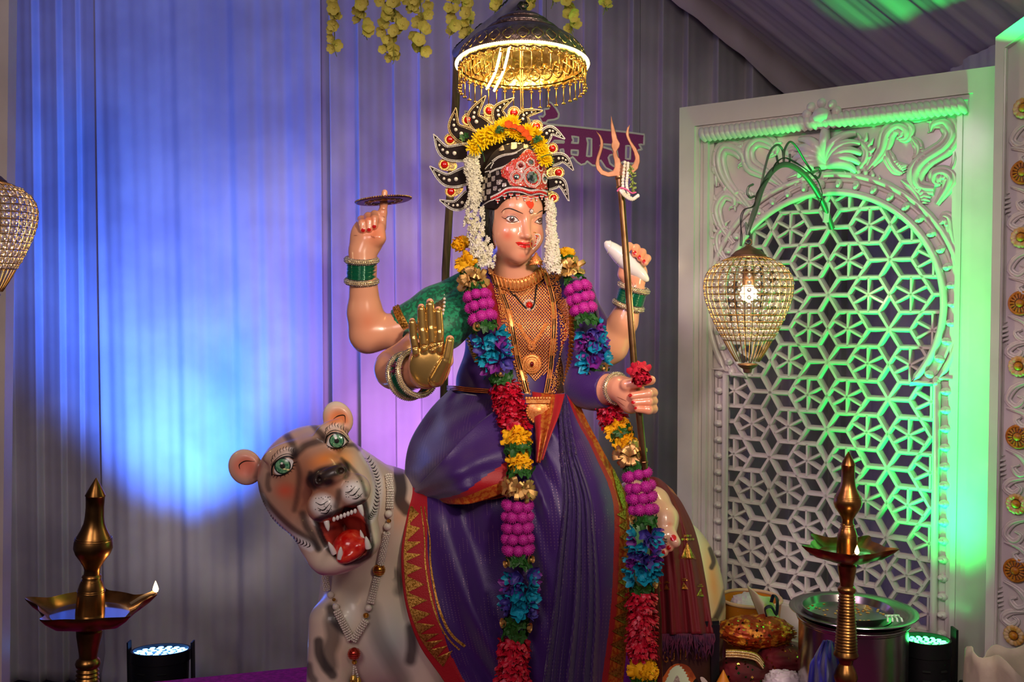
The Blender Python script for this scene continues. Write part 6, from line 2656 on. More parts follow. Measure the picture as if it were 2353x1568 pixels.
# gold cover on the blessing palm
gp = thing('gold_palm_cover', 'shiny gold hand shaped cover over the open raised palm', 'palm cover', tuple(P(985, 880, 2.38)))
S7 = SDF(0.0018)
PO = 0.017
S7.ell(B(986, 842, 2.41 - PO), (0.047, 0.011, 0.052), None, 0.006)
for a_, b_, c_, r in FING:
    for (u_, v_) in ((a_, b_), (b_, c_)):
        S7.cap(B(u_[0], u_[1], 2.405 - PO * 0.9), B(v_[0] + (u_[0] - v_[0]) * 0.12, v_[1] + (u_[1] - v_[1]) * 0.12, 2.403 - PO * 0.9), r * 0.00108, r * 0.00104, 0.0015)
S7.cap(B(1004, 872, 2.385), B(1024, 830, 2.372), 0.019, 0.014, 0.004)
S7.cap(B(1027, 822, 2.37), B(1034, 785, 2.37), 0.012, 0.0105, 0.002)
for a_, b_, rr_ in (((950, 800), (1018, 786), 0.0018), ((950, 822), (1012, 792), 0.0016), ((978, 888), (1006, 838), 0.0018)):
    n = 8
    for k in range(n):
        t0_, t1_ = k / n, (k + 1) / n
        S7.cap(B(a_[0] + (b_[0] - a_[0]) * t0_, a_[1] + (b_[1] - a_[1]) * t0_, 2.381), B(a_[0] + (b_[0] - a_[0]) * t1_, a_[1] + (b_[1] - a_[1]) * t1_, 2.381), 0.0022, 0.0022, 0.002, True)
for y in (777, 748):
    S7.cap(B(940, y + 12, 2.374), B(1020, y - 8, 2.374), 0.0018, 0.0018, 0.002, True)
v2, f2 = S7.surface()
link('cover', np_mesh('palm_cover', v2, f2), M('polished_brass', '#d8ae62', 0.24, 0.85, bump=0.06, bscale=60), gp, True, 180)
mb = MB()
for k in range(60):
    d = Vector((random.uniform(-1, 0.3), random.uniform(-0.8, 0.2), random.uniform(-0.5, 1))).normalized()
    mb.tube([P(917, 848, 2.44), P(917, 848, 2.44) + d * random.uniform(0.012, 0.026)], [0.0016, 0.0006], 5)
tag(mb.build('thread_tassel', M('plum_thread', '#6a1440', 0.8), None, True, 180), 'small plum thread tassel tied at the gold palmed wrist', 'tassel')

# ------------------------------------------------------------------ domed canopy lamp above the goddess
AGED = M('aged_silver', '#8a7672', 0.42, 0.9, mix='#6a5654', mscale=40, bump=0.9, bscale=110)
EMBG = M('gold_lit_silver', '#d8b878', 0.3, 0.95, bump=1.0, bscale=70, mix='#b08a4a', mscale=60)  # silver inside of the canopy; golden lamp light is put into this colour
LED = M('led_warm', '#fff0c0', 0.4, emit='#ffe08a', estr=14.0)
CABLE = M('black_cable', '#14110f', 0.5)
CC = P(1200, 149, 2.70)
CA = Vector((0.0, 0.10, 1.0)).normalized()
CM = frame(CC, CA)
can = thing('canopy_lamp', 'round metal canopy lamp with glowing rim and hanging bells above the crown', 'lamp', tuple(CC))
PR = [(0.173, 0.0), (0.172, 0.018), (0.160, 0.040), (0.140, 0.060), (0.118, 0.074), (0.102, 0.082), (0.100, 0.088), (0.094, 0.091), (0.078, 0.104), (0.070, 0.112), (0.066, 0.118), (0.05, 0.130), (0.03, 0.139), (0.016, 0.143), (0.012, 0.152), (0.013, 0.158), (0.0, 0.162)]
mb = MB()
mb.lathe(PR, 72, CM, False)
o = mb.build('dome', AGED, can, True, 60)
mb = MB()
mb.lathe([(r * 0.975 - 0.001, z - 0.003) for r, z in PR[:13]], 72, CM, False)
mb.build('lining', EMBG, can, True, 60)
mb = MB()
for R0, z in ((0.101, 0.085), (0.069, 0.1135), (0.093, 0.0925)):
    mb.torus(CM @ Matrix.Translation((0, 0, z)), R0, 0.003, 60, 8)
for k in range(60):
    a_ = 2 * pi * k / 60
    mb.tube([CM @ Vector((0.1 * math.cos(a_), 0.1 * math.sin(a_), 0.0765)), CM @ Vector((0.084 * math.cos(a_), 0.084 * math.sin(a_), 0.0925))], 0.0022, 6)
mb.build('bead_bands', AGED, can, True, 60)
mb = MB()
for k in range(28):
    a0 = 2 * pi * k / 28
    for s_ in (-1, 1):
        pts = []
        for t in np.linspace(0, 1, 9):
            a_ = a0 + s_ * 0.095 * math.sin(t * pi * 1.1)
            r_ = np.interp(t, [0, 1], [0.160, 0.168]) - 0.002
            pts.append(CM @ Vector((np.interp(t, [0, 0.5, 1], [0.171, 0.166, 0.15]) * 0.965 * math.cos(a_), np.interp(t, [0, 0.5, 1], [0.171, 0.166, 0.15]) * 0.965 * math.sin(a_), np.interp(t, [0, 0.5, 1], [0.008, 0.025, 0.044]))))
        mb.tube(pts, 0.0024, 6)
        pts = [p_ + (CM.to_3x3() @ Vector((math.cos(a0), math.sin(a0), 0.5))) * 0.007 for p_ in pts]
        mb.tube(pts, 0.002, 6)
mb.build('petal_relief', EMBG, can, True, 180)
mb = MB()
G = []
for z0 in (0.0, 1.0):
    row = []
    for k in range(216):
        a_ = 2 * pi * k / 216
        sc_ = abs(math.sin(k * pi / 6))
        z = 0.001 if z0 == 0 else -0.010 - 0.006 * sc_
        row.append(CM @ Vector((0.172 * math.cos(a_), 0.172 * math.sin(a_), z)))
    G.append(row)
mb.grid(G, wrap=True)
v_ = mb.build('scalloped_rim', EMBG, can, True, 180)
md = v_.modifiers.new('thickness', 'SOLIDIFY')
md.thickness = 0.0015
mb = MB()
mb.torus(CM @ Matrix.Translation((0, 0, -0.001)), 0.1755, 0.0030, 120, 8)
for k in range(180):
    a_ = 2 * pi * k / 180
    mb.ball(CM @ Vector((0.1775 * math.cos(a_), 0.1775 * math.sin(a_), -0.001)), 0.0034, 6, 4)
mb.build('rim_light_strip', LED, can, True, 180)
for x0, y0, x1, y1 in ((1152, 112, 1119, 204), (1171, 108, 1136, 208)):
    mb = MB()
    a, b = P(x0, y0, 2.60), P(x1, y1, 2.84)
    mid = a.lerp(b, 0.5) + Vector((0.004, 0, -0.006))
    pts = [Vector(q) for q in crom([a, mid, b], 34)]
    mb.tube(pts, 0.0022, 6)
    for q in pts:
        mb.ball(q, 0.0038, 6, 4)
    mb.build('inner_light_strip', LED, can, True, 180)
mb = MB()
mb.tube([(0, 0, 0), (0, 0, -0.05)], 0.0017, 6)
mb.ball((0, 0, 0), 0.0036, 8, 6)
for k in range(3):
    a_ = 2 * pi * k / 3
    mb.ball((0.0035 * math.cos(a_), 0.0035 * math.sin(a_), -0.007), 0.0028, 7, 5)
    mb.ball((0.0035 * math.cos(a_), 0.0035 * math.sin(a_), -0.053), 0.0032, 7, 5)
pend = mb.mesh('bell_pendant')
for k in range(42):
    a_ = 2 * pi * (k + 0.4) / 42
    q = CM @ Vector((0.170 * math.cos(a_), 0.170 * math.sin(a_), -0.014))
    place('bell_pendant', pend, GOLD2, can, Matrix.Translation(q) @ Matrix.Rotation(random.uniform(-0.06, 0.06), 4, 'X') @ Matrix.Rotation(random.uniform(0, 6), 4, 'Z'), True, 180)
mb = MB()
for x in (1195, 1200):
    mb.tube([P(x, 108, 2.70), P(x + 1, 180, 2.69), P(x + 2, 262, 2.685)], 0.0016, 6)
mb.build('centre_cord', GOLD2, can)
d = CM @ Vector((0, 0, 0.04))
light('canopy_bulb', 'POINT', d, None, (1.0, 0.78, 0.38), 3.2, 0.03)
light('canopy_glow', 'POINT', CM @ Vector((0, -0.05, -0.01)), None, (1.0, 0.78, 0.4), 1.2, 0.06)

# support pole with a slanting arm
POLE = M('painted_pipe', '#8f8ca0', 0.5, 0.3, mix='#7c7890', mscale=20)
WOODP = M('bamboo_pole', '#7a6446', 0.6, mix='#55442e', mscale=14, stretch=(6, 6, 0.6))
pl = thing('support_pole', 'slim upright pole behind the crown with a slanting pipe arm holding the canopy lamp', 'pole', (P(1025, 700, 3.12).x, 3.12, STAGE))
mb = MB()
xx = P(1047, 240, 3.12)
mb.tube([Vector((P(1024, 620, 3.12).x - 0.02, 3.12, STAGE)), P(1024, 620, 3.12), xx, P(1052, 110, 3.12)], 0.0125, 14)
mb.build('upright', WOODP, pl)
mb = MB()
arm_ = [P(1050, 122, 3.11), P(1100, 78, 2.90), P(1150, 38, 2.80), P(1192, -2, 2.72), P(1205, -16, 2.71)]
mb.tube(arm_, 0.0165, 16)
mb.build('arm', POLE, pl)
mb = MB()
for t in (0.08, 0.12, 0.17, 0.24, 0.42, 0.47, 0.8, 0.86, 0.9):
    q = arm_[0].lerp(arm_[3], t)
    mb.torus(frame(q, arm_[3] - arm_[0] + Vector((0, 0, 0.05))), 0.0185, 0.0018, 18, 6)
for k in range(7):
    mb.tube([Vector(q) for q in crom([P(1196 + k * 2, 4, 2.71), P(1190 + 4 * k, 12, 2.695 + 0.005 * k), P(1198 + k, 22, 2.70), P(1203, 30, 2.70)], 10)], 0.0018, 6)
mb.build('cable_tie', CABLE, pl, True, 180)

# ------------------------------------------------------------------ hanging silk flower vines
VINEF = M('silk_flower', '#dccb6a', 0.7, mix='#c2b850', mscale=30)
VINEG = M('vine_stem', '#8a8c3a', 0.7)
mb = MB()
for i in range(5):
    a_ = 2 * pi * i / 5
    mb.petal((0, 0, 0), (math.cos(a_), math.sin(a_), 0.25), (0, 0, 1), 1.0, 0.95, 0.25, 0.15, 0.8, 5)
mb.ball((0, 0, 0.1), 0.16, 6, 5)
vf = mb.mesh('silk_flower')
VY = 3.05
rv = random.Random(11)
for k, (x, yb, w_, n, where) in enumerate(((768, 122, 10, 12, 'at the far left end of the row'), (838, 84, 24, 11, 'bare stem tip, second from left end'), (884, 122, 12, 9, 'third from the left end, short and full'), (908, 140, 26, 18, 'longest of the row'),
                                           (965, 126, 24, 20, 'with a wide head, right of the longest vine'), (1038, 80, 10, 9, 'beside the top of the upright pole'), (1078, 92, 18, 15, 'over the slanting pipe arm'), (1140, 28, 16, 7, 'short, above the slanting pipe arm'),
                                           (1214, 28, 14, 7, 'short, above the tip of the canopy lamp'), (1272, 12, 10, 4, 'mere stub, right of the canopy tip'), (1312, 78, 14, 9, 'hanging alone right of the canopy lamp'), (1392, 26, 7, 3, 'thin bud sprig at the far right end'))):
    t0 = thing('flower_vine', f'hanging vine of pale yellow silk flowers, {where}', 'vine', tuple(P(x, -20, VY)), 'hanging flower vines')
    mb = MB()
    pts = [P(x + rv.uniform(-4, 4), y, VY) for y in np.linspace(-60, yb, 7)]
    mb.tube([Vector(q) for q in crom(pts, 20)], 0.0016, 6)
    for y in (yb - 8, yb - 20):
        mb.tube([P(x, y, VY), P(x + rv.choice((-6, 6)), y + 16, VY - 0.01)], 0.0012, 5)
    mb.build('stem', VINEG, t0)
    for i in range(n):
        y = -25 + (yb + 18) * (i + rv.random()) / n
        fall = 1.0 - 0.55 * (i / n)
        q = P(x + rv.uniform(-w_, w_) * fall, y, VY - rv.uniform(-0.02, 0.03))
        place('silk_flower', vf, VINEF, t0, frame(q, (rv.uniform(-0.8, 0.8), -1, rv.uniform(-0.7, 0.4))) @ Matrix.Rotation(rv.uniform(0, 6), 4, 'Z') @ scl(rv.uniform(0.016, 0.025)), True, 180)

# ------------------------------------------------------------------ glitter name board behind the trident
GLIT = M('purple_glitter', '#7c1468', 0.5, 0.1, mix='#d83aa8', mscale=420, mlo=0.62, mhi=0.72, bump=0.4, bscale=500)
BORD = M('board_white', '#c9c4c8', 0.6)
ZS = lambda *a: [(1040 + x * 0.19549, 220 + y * 0.19550) for x, y in a]
YS = 3.55
sg = thing('name_board', 'purple glitter name board in Devanagari letters with white outline, behind the trident', 'sign', tuple(P(1360, 340, YS)))


def letters(nm, outer, holes, ys=YS):
    mb = MB()
    slab(mb, ZS(*outer), [ZS(*h) for h in holes], lambda x, y, d: P(x, y, ys + d), 0.014)
    o = mb.build(nm, GLIT, sg, True, 30)
    mb = MB()
    for lp in [outer] + list(holes):
        q = ZS(*lp)
        pts = []
        for i in range(len(q)):
            a, b = q[i], q[(i + 1) % len(q)]
            pts += [P(a[0] + (b[0] - a[0]) * t, a[1] + (b[1] - a[1]) * t, ys + 0.002) for t in (0, 0.33, 0.67)]
        mb.tube(pts, 0.0045, 6, closed=True, flat=0.8, up=(0, -1, 0))
    mb.build('outline', BORD, o, True, 180)


letters('letters', [(1000, 315), (1120, 338), (1400, 362), (1700, 395), (2000, 425), (2252, 458), (2248, 580), (2190, 572), (2228, 640), (2192, 636), (2160, 660), (2160, 775), (2120, 800), (2050, 790), (2020, 770), (1985, 790), (1950, 850), (1880, 890), (1800, 850),
                    (1740, 760), (1700, 790), (1690, 825), (1640, 820), (1580, 770), (1560, 800), (1510, 815), (1460, 780), (1410, 720), (1350, 762), (1270, 740), (1190, 690), (1120, 660), (1060, 600), (1010, 480)],
        [[(1400, 478), (1480, 490), (1475, 560), (1395, 555), (1420, 530)], [(1575, 500), (1632, 508), (1630, 715), (1575, 712), (1590, 560)], [(1395, 640), (1475, 645), (1470, 702), (1395, 690)], [(1262, 635), (1300, 630), (1308, 668), (1270, 672)],
         [(1165, 560), (1200, 528), (1310, 535), (1306, 555), (1215, 552), (1180, 590)], [(2038, 588), (2090, 594), (2086, 750), (2034, 742)], [(1730, 585), (1760, 570), (1880, 580), (1930, 640), (1940, 720), (1900, 840), (1850, 800), (1830, 730), (1850, 700), (1900, 690), (1880, 640), (1780, 610)]])
letters('vowel_hook', [(1118, 70), (1160, 88), (1215, 150), (1250, 215), (1240, 262), (1195, 282), (1120, 290), (1098, 318), (1050, 318), (1010, 240), (1060, 250), (1085, 222), (1075, 160), (1130, 155)], [])
letters('letter', [(140, 182), (560, 240), (1000, 300), (1000, 392), (560, 334), (232, 290), (165, 262)], [])

for x_, y_ in ((1255, 268), (1470, 312)):
    q = P(x_, y_, YS + 0.006)
    mb = MB()
    mb.tube([q, Vector((q.x, q.y, roof_z(q.x) - 0.004))], 0.0008, 5)
    mb.build('hanging_wire', CABLE, sg)

# ------------------------------------------------------------------ bead lanterns
WIRE = M('lantern_wire', '#8a6a3c', 0.4, 0.8)
CAPB = M('lantern_cap', '#4a3428', 0.5, 0.5, mix='#6a4c38', mscale=30)
BULB = M('bulb_glow', '#ffe9c0', 0.4, emit='#ffcf85', estr=26.0)
CRY = M('crystal', '#f3e9dc', 0.05, 0.0, trans=0.75, ior=1.5, coat=0.4)
LP = [(38, 0), (62, -10), (80, -22), (93, -36), (100, -55), (101, -72), (98, -95), (90, -120), (80, -145), (68, -170), (56, -190), (44, -212), (32, -232), (22, -248)]


def lantern(x, ytop, Y, label, k=1.0, tiltx=0.0):
    s = Y / FPX * k
    top = P(x, ytop, Y)
    t0 = thing('bead_lantern', label, 'lantern', tuple(top))
    mz = Matrix.Translation(top)
    rz = crom([(r, z) for r, z in LP], 60)
    prof = lambda z: float(np.interp(-z, -rz[:, 1], rz[:, 0]))
    NW = 30
    mb = MB()
    for i in range(NW):
        a_ = 2 * pi * i / NW
        mb.tube([mz @ Vector((r * s * math.cos(a_), r * s * math.sin(a_), z * s)) for r, z in rz[::3]], 0.00105, 5)
    levels = [-1, -10, -22, -38, -54, -70, -86, -102, -118, -134, -150, -165, -180, -192]
    for z in levels + [-248]:
        mb.torus(mz @ Matrix.Translation((0, 0, z * s)), prof(z) * s, 0.00115, 44, 5)
    mb.build('wire_cage', WIRE, t0, True, 180)
    bd = MB()
    bd.ball((0, 0, 0), 1.0, 7, 5)
    bm = bd.mesh('crystal_bead')
    rest = MB()
    cand = []
    for a, b in zip(levels[1:], levels[2:]):
        z = (a + b) / 2
        for i in range(NW):
            a_ = 2 * pi * (i + 0.5) / NW
            cand.append((math.sin(a_), (prof(z) - 3) * s, a_, z * s))
    cand.sort()
    for n, (_, r, a_, z) in enumerate(cand):
        q = mz @ Vector((r * math.cos(a_), r * math.sin(a_), z))
        if n < 96:
            place('crystal_bead', bm, CRY, t0, Matrix.Translation(q) @ scl(0.0062), True, 180)
        else:
            rest.ball(q, 0.0062, 6, 4)
    tag(rest.build('crystal_beads', CRY, t0, True, 180), kind='stuff')
    mb = MB()
    mb.lathe([(40 * s, -2 * s), (40 * s, 3 * s), (36 * s, 6 * s), (33 * s, 9 * s), (29 * s, 13 * s), (20 * s, 17 * s), (10 * s, 22 * s), (5 * s, 26 * s), (0.001, 27 * s)], 32, mz)
    mb.build('cap', CAPB, t0, True, 30)
    mb = MB()
    mb.torus(frame(mz @ Vector((0, 0, 33 * s)), (0.3, 1, 0)), 7 * s, 1.3 * s, 18, 6)
    mb.build('ring', WIRE, t0)
    mb = MB()
    mb.lathe([(4 * s, -268 * s), (9 * s, -266 * s), (11 * s, -258 * s), (18 * s, -254 * s), (23 * s, -249 * s), (22 * s, -246 * s), (0.001, -244 * s)], 24, mz)
    mb.build('finial', CAPB, t0, True, 30)
    mb = MB()
    mb.lathe([(12 * s, -66 * s), (13 * s, -50 * s), (11 * s, -30 * s), (3 * s, -26 * s), (2.5 * s, -2 * s)], 16, mz)
    so = mb.build('socket', CAPB, t0)
    mb = MB()
    mb.lathe([(0.0005, -104 * s), (9 * s, -102 * s), (17 * s, -94 * s), (19 * s, -84 * s), (16 * s, -74 * s), (11 * s, -66 * s)], 20, mz)
    mb.build('bulb', BULB, so, True, 180)
    light('lantern_bulb', 'POINT', mz @ Vector((0, -25 * s, -92 * s)), None, (1.0, 0.74, 0.42), 4.5, 0.02)
    return t0


lantern(1720, 590, 2.62, 'lit teardrop bead lantern hanging in front of the white screen')
lant2 = lantern(-30, 418, 2.45, 'bead lantern cut off by the left edge of the picture', 1.04)
mb = MB()
q = lant2.location + Vector((0, 0, 0.04))
mb.tube([q, Vector((q.x, q.y, roof_z(q.x) - 0.004))], 0.0016, 6)
mb.build('hanging_wire', CABLE, lant2)

BRK = M('bracket_iron', '#5c6a5c', 0.45, 0.6)
bk = thing('lantern_bracket', 'curved iron bracket with scroll hooks reaching out from the screen to the bead lantern', 'bracket', tuple(P(1908, 520, 2.97)))


def by(x):
    return float(np.interp(x, [1700, 1720, 1800, 1912], [2.62, 2.62, 2.76, 2.955]))


def bt(pts, r, n=30):
    mb = MB()
    mb.tube([P(x, y, by(x) + (q[0] if q else 0)) for x, y, *q in crom([(x, y) for x, y in pts], n)], r, 10)
    return mb


rr_ = crom([(1912, 525), (1892, 470), (1867, 425), (1840, 394), (1806, 378), (1776, 392), (1752, 430), (1736, 480), (1724, 515), (1717, 540)], 50)
mb = MB()
mb.tube([P(x, y, by(x)) for x, y in rr_], list(np.linspace(0.0085, 0.0075, 40)) + list(np.linspace(0.0075, 0.0045, 10)), 12)
mb.merge(bt([(1717, 540), (1713, 512), (1722, 535), (1726, 552), (1720, 560), (1712, 557)], 0.0028))
mb.build('arm', BRK, bk)
for pts in ([(1748, 432), (1758, 385), (1770, 348), (1786, 333), (1798, 345), (1801, 372)], [(1801, 372), (1803, 345), (1815, 326), (1830, 338), (1848, 368), (1864, 392)], [(1730, 424), (1720, 430), (1717, 444), (1724, 454), (1733, 451)],
            [(1872, 386), (1882, 386), (1885, 398), (1880, 409), (1872, 404)], [(1784, 358), (1789, 376), (1798, 376)], [(1815, 354), (1814, 372), (1806, 376)]):
    bt(pts, 0.0032).build('scroll_hook', BRK, bk)
mb = MB()
mb.box(P(1899, 488, 2.93), (0.016, 0.008, 0.058), Matrix.Rotation(0.08, 3, 'Y'))
mb.build('paper_label', BORD, bk, False)
wr = thing('lantern_cable', 'twisted dark lamp cable wound along the iron bracket', 'cable', tuple(P(1702, 565, 2.62)))
for off in (0, 3.0):
    mb = MB()
    pts = [(1701 + off, 566), (1702 + off, 540), (1704 - off, 505), (1712 - off, 482), (1730 + off, 474), (1740 - off, 448), (1752 + off, 420), (1772, 405 - off), (1780, 378 + off), (1800, 363), (1822, 369 + off), (1850, 388), (1876, 410 + off), (1887, 436), (1889, 452), (1882, 472 + off)]
    mb.tube([P(x, y, by(x) - 0.012) for x, y in crom(pts, 60)], 0.0014, 6)
    mb.build('strand', CABLE, wr)

# ------------------------------------------------------------------ standing brass oil lamps
BRASS = M('dark_brass', '#9a6f3c', 0.3, 1.0, mix='#6a4a26', mscale=18, bump=0.08, bscale=40)
OILM = M('lamp_oil', '#3a2408', 0.06, trans=0.3, coat=1.0)
FLAME = M('flame', '#ffd890', 0.5, emit='#ffc878', estr=18.0)
WICK = M('cotton_wick', '#6a5a48', 0.9)


def oil_lamp(x, yrim, Y, label, lit, lean=0.0, rot=0.0, k=1.0):
    u = 1.72 / FPX * k
    o = P(x, yrim, Y)
    t0 = thing('oil_lamp', label, 'oil lamp', (o.x, o.y, STAGE))
    m = Matrix.Translation(o) @ Matrix.Rotation(lean, 4, 'Y') @ Matrix.Rotation(rot, 4, 'Z')
    h = o.z - STAGE
    L = lambda pr: [(r * u, z * u) for r, z in pr]
    mb = MB()
    mb.lathe(L([(34, -38), (33, -30), (31, 12), (29, 38), (25, 52), (21, 60), (20, 64), (22, 66), (21, 69), (18, 72), (17, 82), (19, 90), (27, 104), (38, 120), (43, 134), (42, 148), (36, 162), (28, 178), (23, 192), (21, 206), (20, 230), (21, 254), (22.5, 256), (22, 258), (12, 278), (1.5, 297), (0.1, 298)]), 40, m)
    for z, r in ((58, 22), (158, 39.5), (154, 41), (36, 29.5), (32, 30)):
        mb.torus(m @ Matrix.Translation((0, 0, z * u)), r * u, 0.9 * u, 36, 6)
    mb.build('spire', BRASS, t0, True, 35)
    # five beaked bowl
    NA = 160
    ang = [2 * pi * i / NA for i in range(NA)]

    def beak(a_):
        d = min(abs((a_ - pi - j * 2 * pi / 5 + pi) % (2 * pi) - pi) for j in range(5))
        return math.exp(-(d / 0.17) ** 2)
    G = []
    for f_, z, bz in ((0.02, -36, 0), (0.45, -33, 0), (0.75, -22, 2), (0.9, -10, 6), (0.98, 0, 7), (1.0, 2, 7), (1.0, -1, 7), (0.93, -14, 5), (0.78, -30, 0), (0.5, -44, 0), (0.22, -52, 0)):
        row = []
        for a_ in ang:
            b_ = beak(a_)
            r = f_ * 116 * (1 + (0.36 * b_ - 0.05) * max(0, (f_ - 0.55) / 0.45))
            row.append(m @ Vector((r * u * math.cos(a_), r * u * math.sin(a_), (z + bz * b_) * u)))
        G.append(row)
    mb = MB()
    mb.grid(G, wrap=True)
    mb.build('bowl', BRASS, t0, True, 50)
    mb = MB()
    mb.lathe(L([(30, -19), (86, -19), (0.5 + 86, -20.5)]), 40, m, False)
    mb.build('oil', OILM, t0)
    mb = MB()
    st = [(22, -50), (29, -60), (28, -72), (23, -100), (20, -118), (20, -124), (26, -130), (28, -137), (26, -144), (21, -148)]
    z = -150
    r0 = 22
    while z > -330:
        st += [(r0, z), (r0 + 3.2, z - 4), (r0, z - 8)]
        z -= 9.5
        r0 += 0.55
    st += [(36, -336), (38, -343), (34, -350), (24, -356), (20, -372), (30, -392), (37, -412), (32, -432), (24, -446)]
    zb = -h / u
    st += [(22, -470), (22, zb + 120), (40, zb + 100), (60, zb + 60), (120, zb + 30), (150, zb + 14), (152, zb + 1)]
    st = [q for q in st if q[1] >= zb + 0.5]
    mb.lathe(L(st[::-1]), 40, m, True)
    mb.build('stem', BRASS, t0, True, 35)
    for j in lit:
        a_ = pi + j * 2 * pi / 5
        p0 = m @ Vector((90 * u * math.cos(a_), 90 * u * math.sin(a_), -10 * u))
        p1 = m @ Vector((148 * u * math.cos(a_), 148 * u * math.sin(a_), 12 * u))
        mb = MB()
        mb.tube([Vector(q) for q in crom([p0, p0.lerp(p1, 0.5) + Vector((0, 0, 4 * u)), p1], 10)], [4.5 * u] * 8 + [6 * u, 3 * u], 8)
        wk = mb.build('wick', WICK, t0)
        mb = MB()
        mb.lathe([(0.001 * u, -2 * u), (5.5 * u, 2 * u), (7 * u, 7 * u), (5 * u, 15 * u), (2 * u, 23 * u), (0.01 * u, 28 * u)], 14, Matrix.Translation(p1))
        mb.build('flame', FLAME, wk, True, 180)
        light('flame_glow', 'POINT', p1 + Vector((0, 0, 10 * u)), None, (1.0, 0.6, 0.25), 0.35, 0.01)


oil_lamp(208, 1391, 1.72, 'brass oil lamp in front of the blue lit drape, wick burning on its far beak', (3,), math.radians(3.4), 0.0)
oil_lamp(1947, 1256, 2.32, 'brass oil lamp in front of the steel drum, small flame on its near beak', (1,), 0.0, math.radians(10))

# ------------------------------------------------------------------ stage cans
PARB = M('par_black', '#101014', 0.5, 0.3)


def par_can(o, R, H, col, label, yoke=True, tilt=0.12, knob=0):
    t0 = thing('stage_light', label, 'stage light', (o.x, o.y, o.z - H))
    m = Matrix.Translation(o) @ Matrix.Rotation(-tilt, 4, 'X')
    mb = MB()
    mb.lathe([(R * 0.6, -H * 0.98), (R * 0.85, -H * 0.86), (R * 0.98, -H * 0.6), (R, -0.03), (R * 1.05, -0.028), (R * 1.05, 0.012), (R * 0.97, 0.012), (R * 0.95, -0.004), (0.001, -0.004)], 40, m)
    mb.build('housing', PARB, t0, True, 35)
    for zz in (-0.06, -0.085, -0.11):
        for a_ in (-1.95, -1.2):
            mb = MB()
            pts = [m @ Vector(((R * 1.004) * math.cos(a_ + d), (R * 1.004) * math.sin(a_ + d), zz)) for d in np.linspace(-0.16, 0.16, 6)]
            mb.tube(pts, 0.004, 6)
            mb.build('vent', M('vent_dark', '#030304', 0.8), t0)
    em = M('led_' + label.split()[0], '#ffffff', 0.4, emit=col, estr=9.0)
    ld = MB()
    ld.lathe([(0.0001, 0.003), (R * 0.09, 0.0025), (R * 0.105, 0)], 12, None, False)
    lm = ld.mesh('led')
    n = 0
    for ring, cnt in ((0.16, 3), (0.42, 9), (0.66, 14), (0.86, 18)):
        for k in range(cnt):
            a_ = 2 * pi * k / cnt + ring
            place('led', lm, em, t0, m @ Matrix.Translation((R * ring * math.cos(a_), R * ring * math.sin(a_), 0.0)), True, 180)
    mb = MB()
    for s_ in (-1, 1):
        mb.box(Vector((o.x + s_ * (R * 1.05 + 0.012), o.y, o.z - H * 0.45)), (0.006, 0.034, H * 1.0 + 0.05))
    mb.box(Vector((o.x, o.y, o.z - H + 0.004)), (2 * R * 1.05 + 0.03, 0.04, 0.006))
    mb.build('yoke', PARB, t0, False)
    if knob:
        mb = MB()
        c = Vector((o.x + R * 1.05 + 0.03, o.y, o.z - H * 0.4))
        mb.lathe([(0.006, -0.02), (0.006, 0.0), (0.017, 0.002), (0.017, 0.016), (0.001, 0.018)], 10, frame(c, (1, 0, 0)))
        mb.build('knob', PARB, t0, True, 30)


par_can(P(370, 1500, 3.75), 0.104, 0.36, '#5aa0ff', 'blue stage light standing behind the deck at the foot of the blue drape')
par_can(P(2128, 1478, 2.62), 0.060, 0.295, '#30ff70', 'green stage light standing beside the steel drum', True, 0.05, 1)

# ------------------------------------------------------------------ steel drum with two plates
STEEL = M('steel', '#b4b2b0', 0.22, 1.0, mix='#9a9896', mscale=6, bump=0.05, bscale=30)
YD = 2.58
dc = P(1960, 1404, YD)
dr = thing('steel_drum', 'tall stainless steel drum standing behind the right brass lamp', 'drum', (dc.x, YD, STAGE))
mb = MB()
m = Matrix.Translation((dc.x, YD, 0))
mb.lathe([(0.132, STAGE + 0.002), (0.137, STAGE + 0.01), (0.137, dc.z - 0.03), (0.141, dc.z - 0.026), (0.141, dc.z - 0.018), (0.135, dc.z - 0.014), (0.130, dc.z - 0.02), (0.130, STAGE + 0.02), (0.001, STAGE + 0.018)], 56, m)
mb.build('body', STEEL, dr, True, 30)
mb = MB()
mb.torus(Matrix.Translation((dc.x, YD, dc.z - 0.02)), 0.139, 0.004, 56, 8)
mb.build('rolled_rim', STEEL, dr)
pl_ = MB()
pl_.lathe([(0.001, 0.0), (0.118, 0.0), (0.124, 0.006), (0.150, 0.016), (0.161, 0.015), (0.162, 0.013), (0.150, 0.0135), (0.126, 0.0035), (0.118, -0.003), (0.001, -0.003)], 64, Matrix.Translation((dc.x, YD, dc.z - 0.010)))
tag(pl_.build('steel_plate', STEEL, None, True, 40), 'wide flat rimmed steel plate covering the drum', 'plate')
pl_ = MB()
c2 = P(1948, 1392, YD - 0.01)
pl_.lathe([(0.001, 0.0), (0.106, 0.0), (0.113, 0.018), (0.117, 0.019), (0.115, 0.016), (0.109, -0.003), (0.001, -0.003)], 64, Matrix.Translation((c2.x, YD - 0.01, dc.z - 0.005)))
st_ = tag(pl_.build('steel_tray', STEEL, None, True, 40), 'smaller raised rim steel tray lying on the wide plate', 'tray')
mb = MB()
for k in range(140):
    a_, r_ = random.uniform(0, 2 * pi), 0.1 * math.sqrt(random.random())
    if math.sin(3 * a_) + math.cos(5 * r_ * 40) > 0.2:
        mb.ball((c2.x + r_ * math.cos(a_), YD - 0.01 + r_ * math.sin(a_), dc.z - 0.0042), (0.004, 0.004, 0.0012), 6, 4)
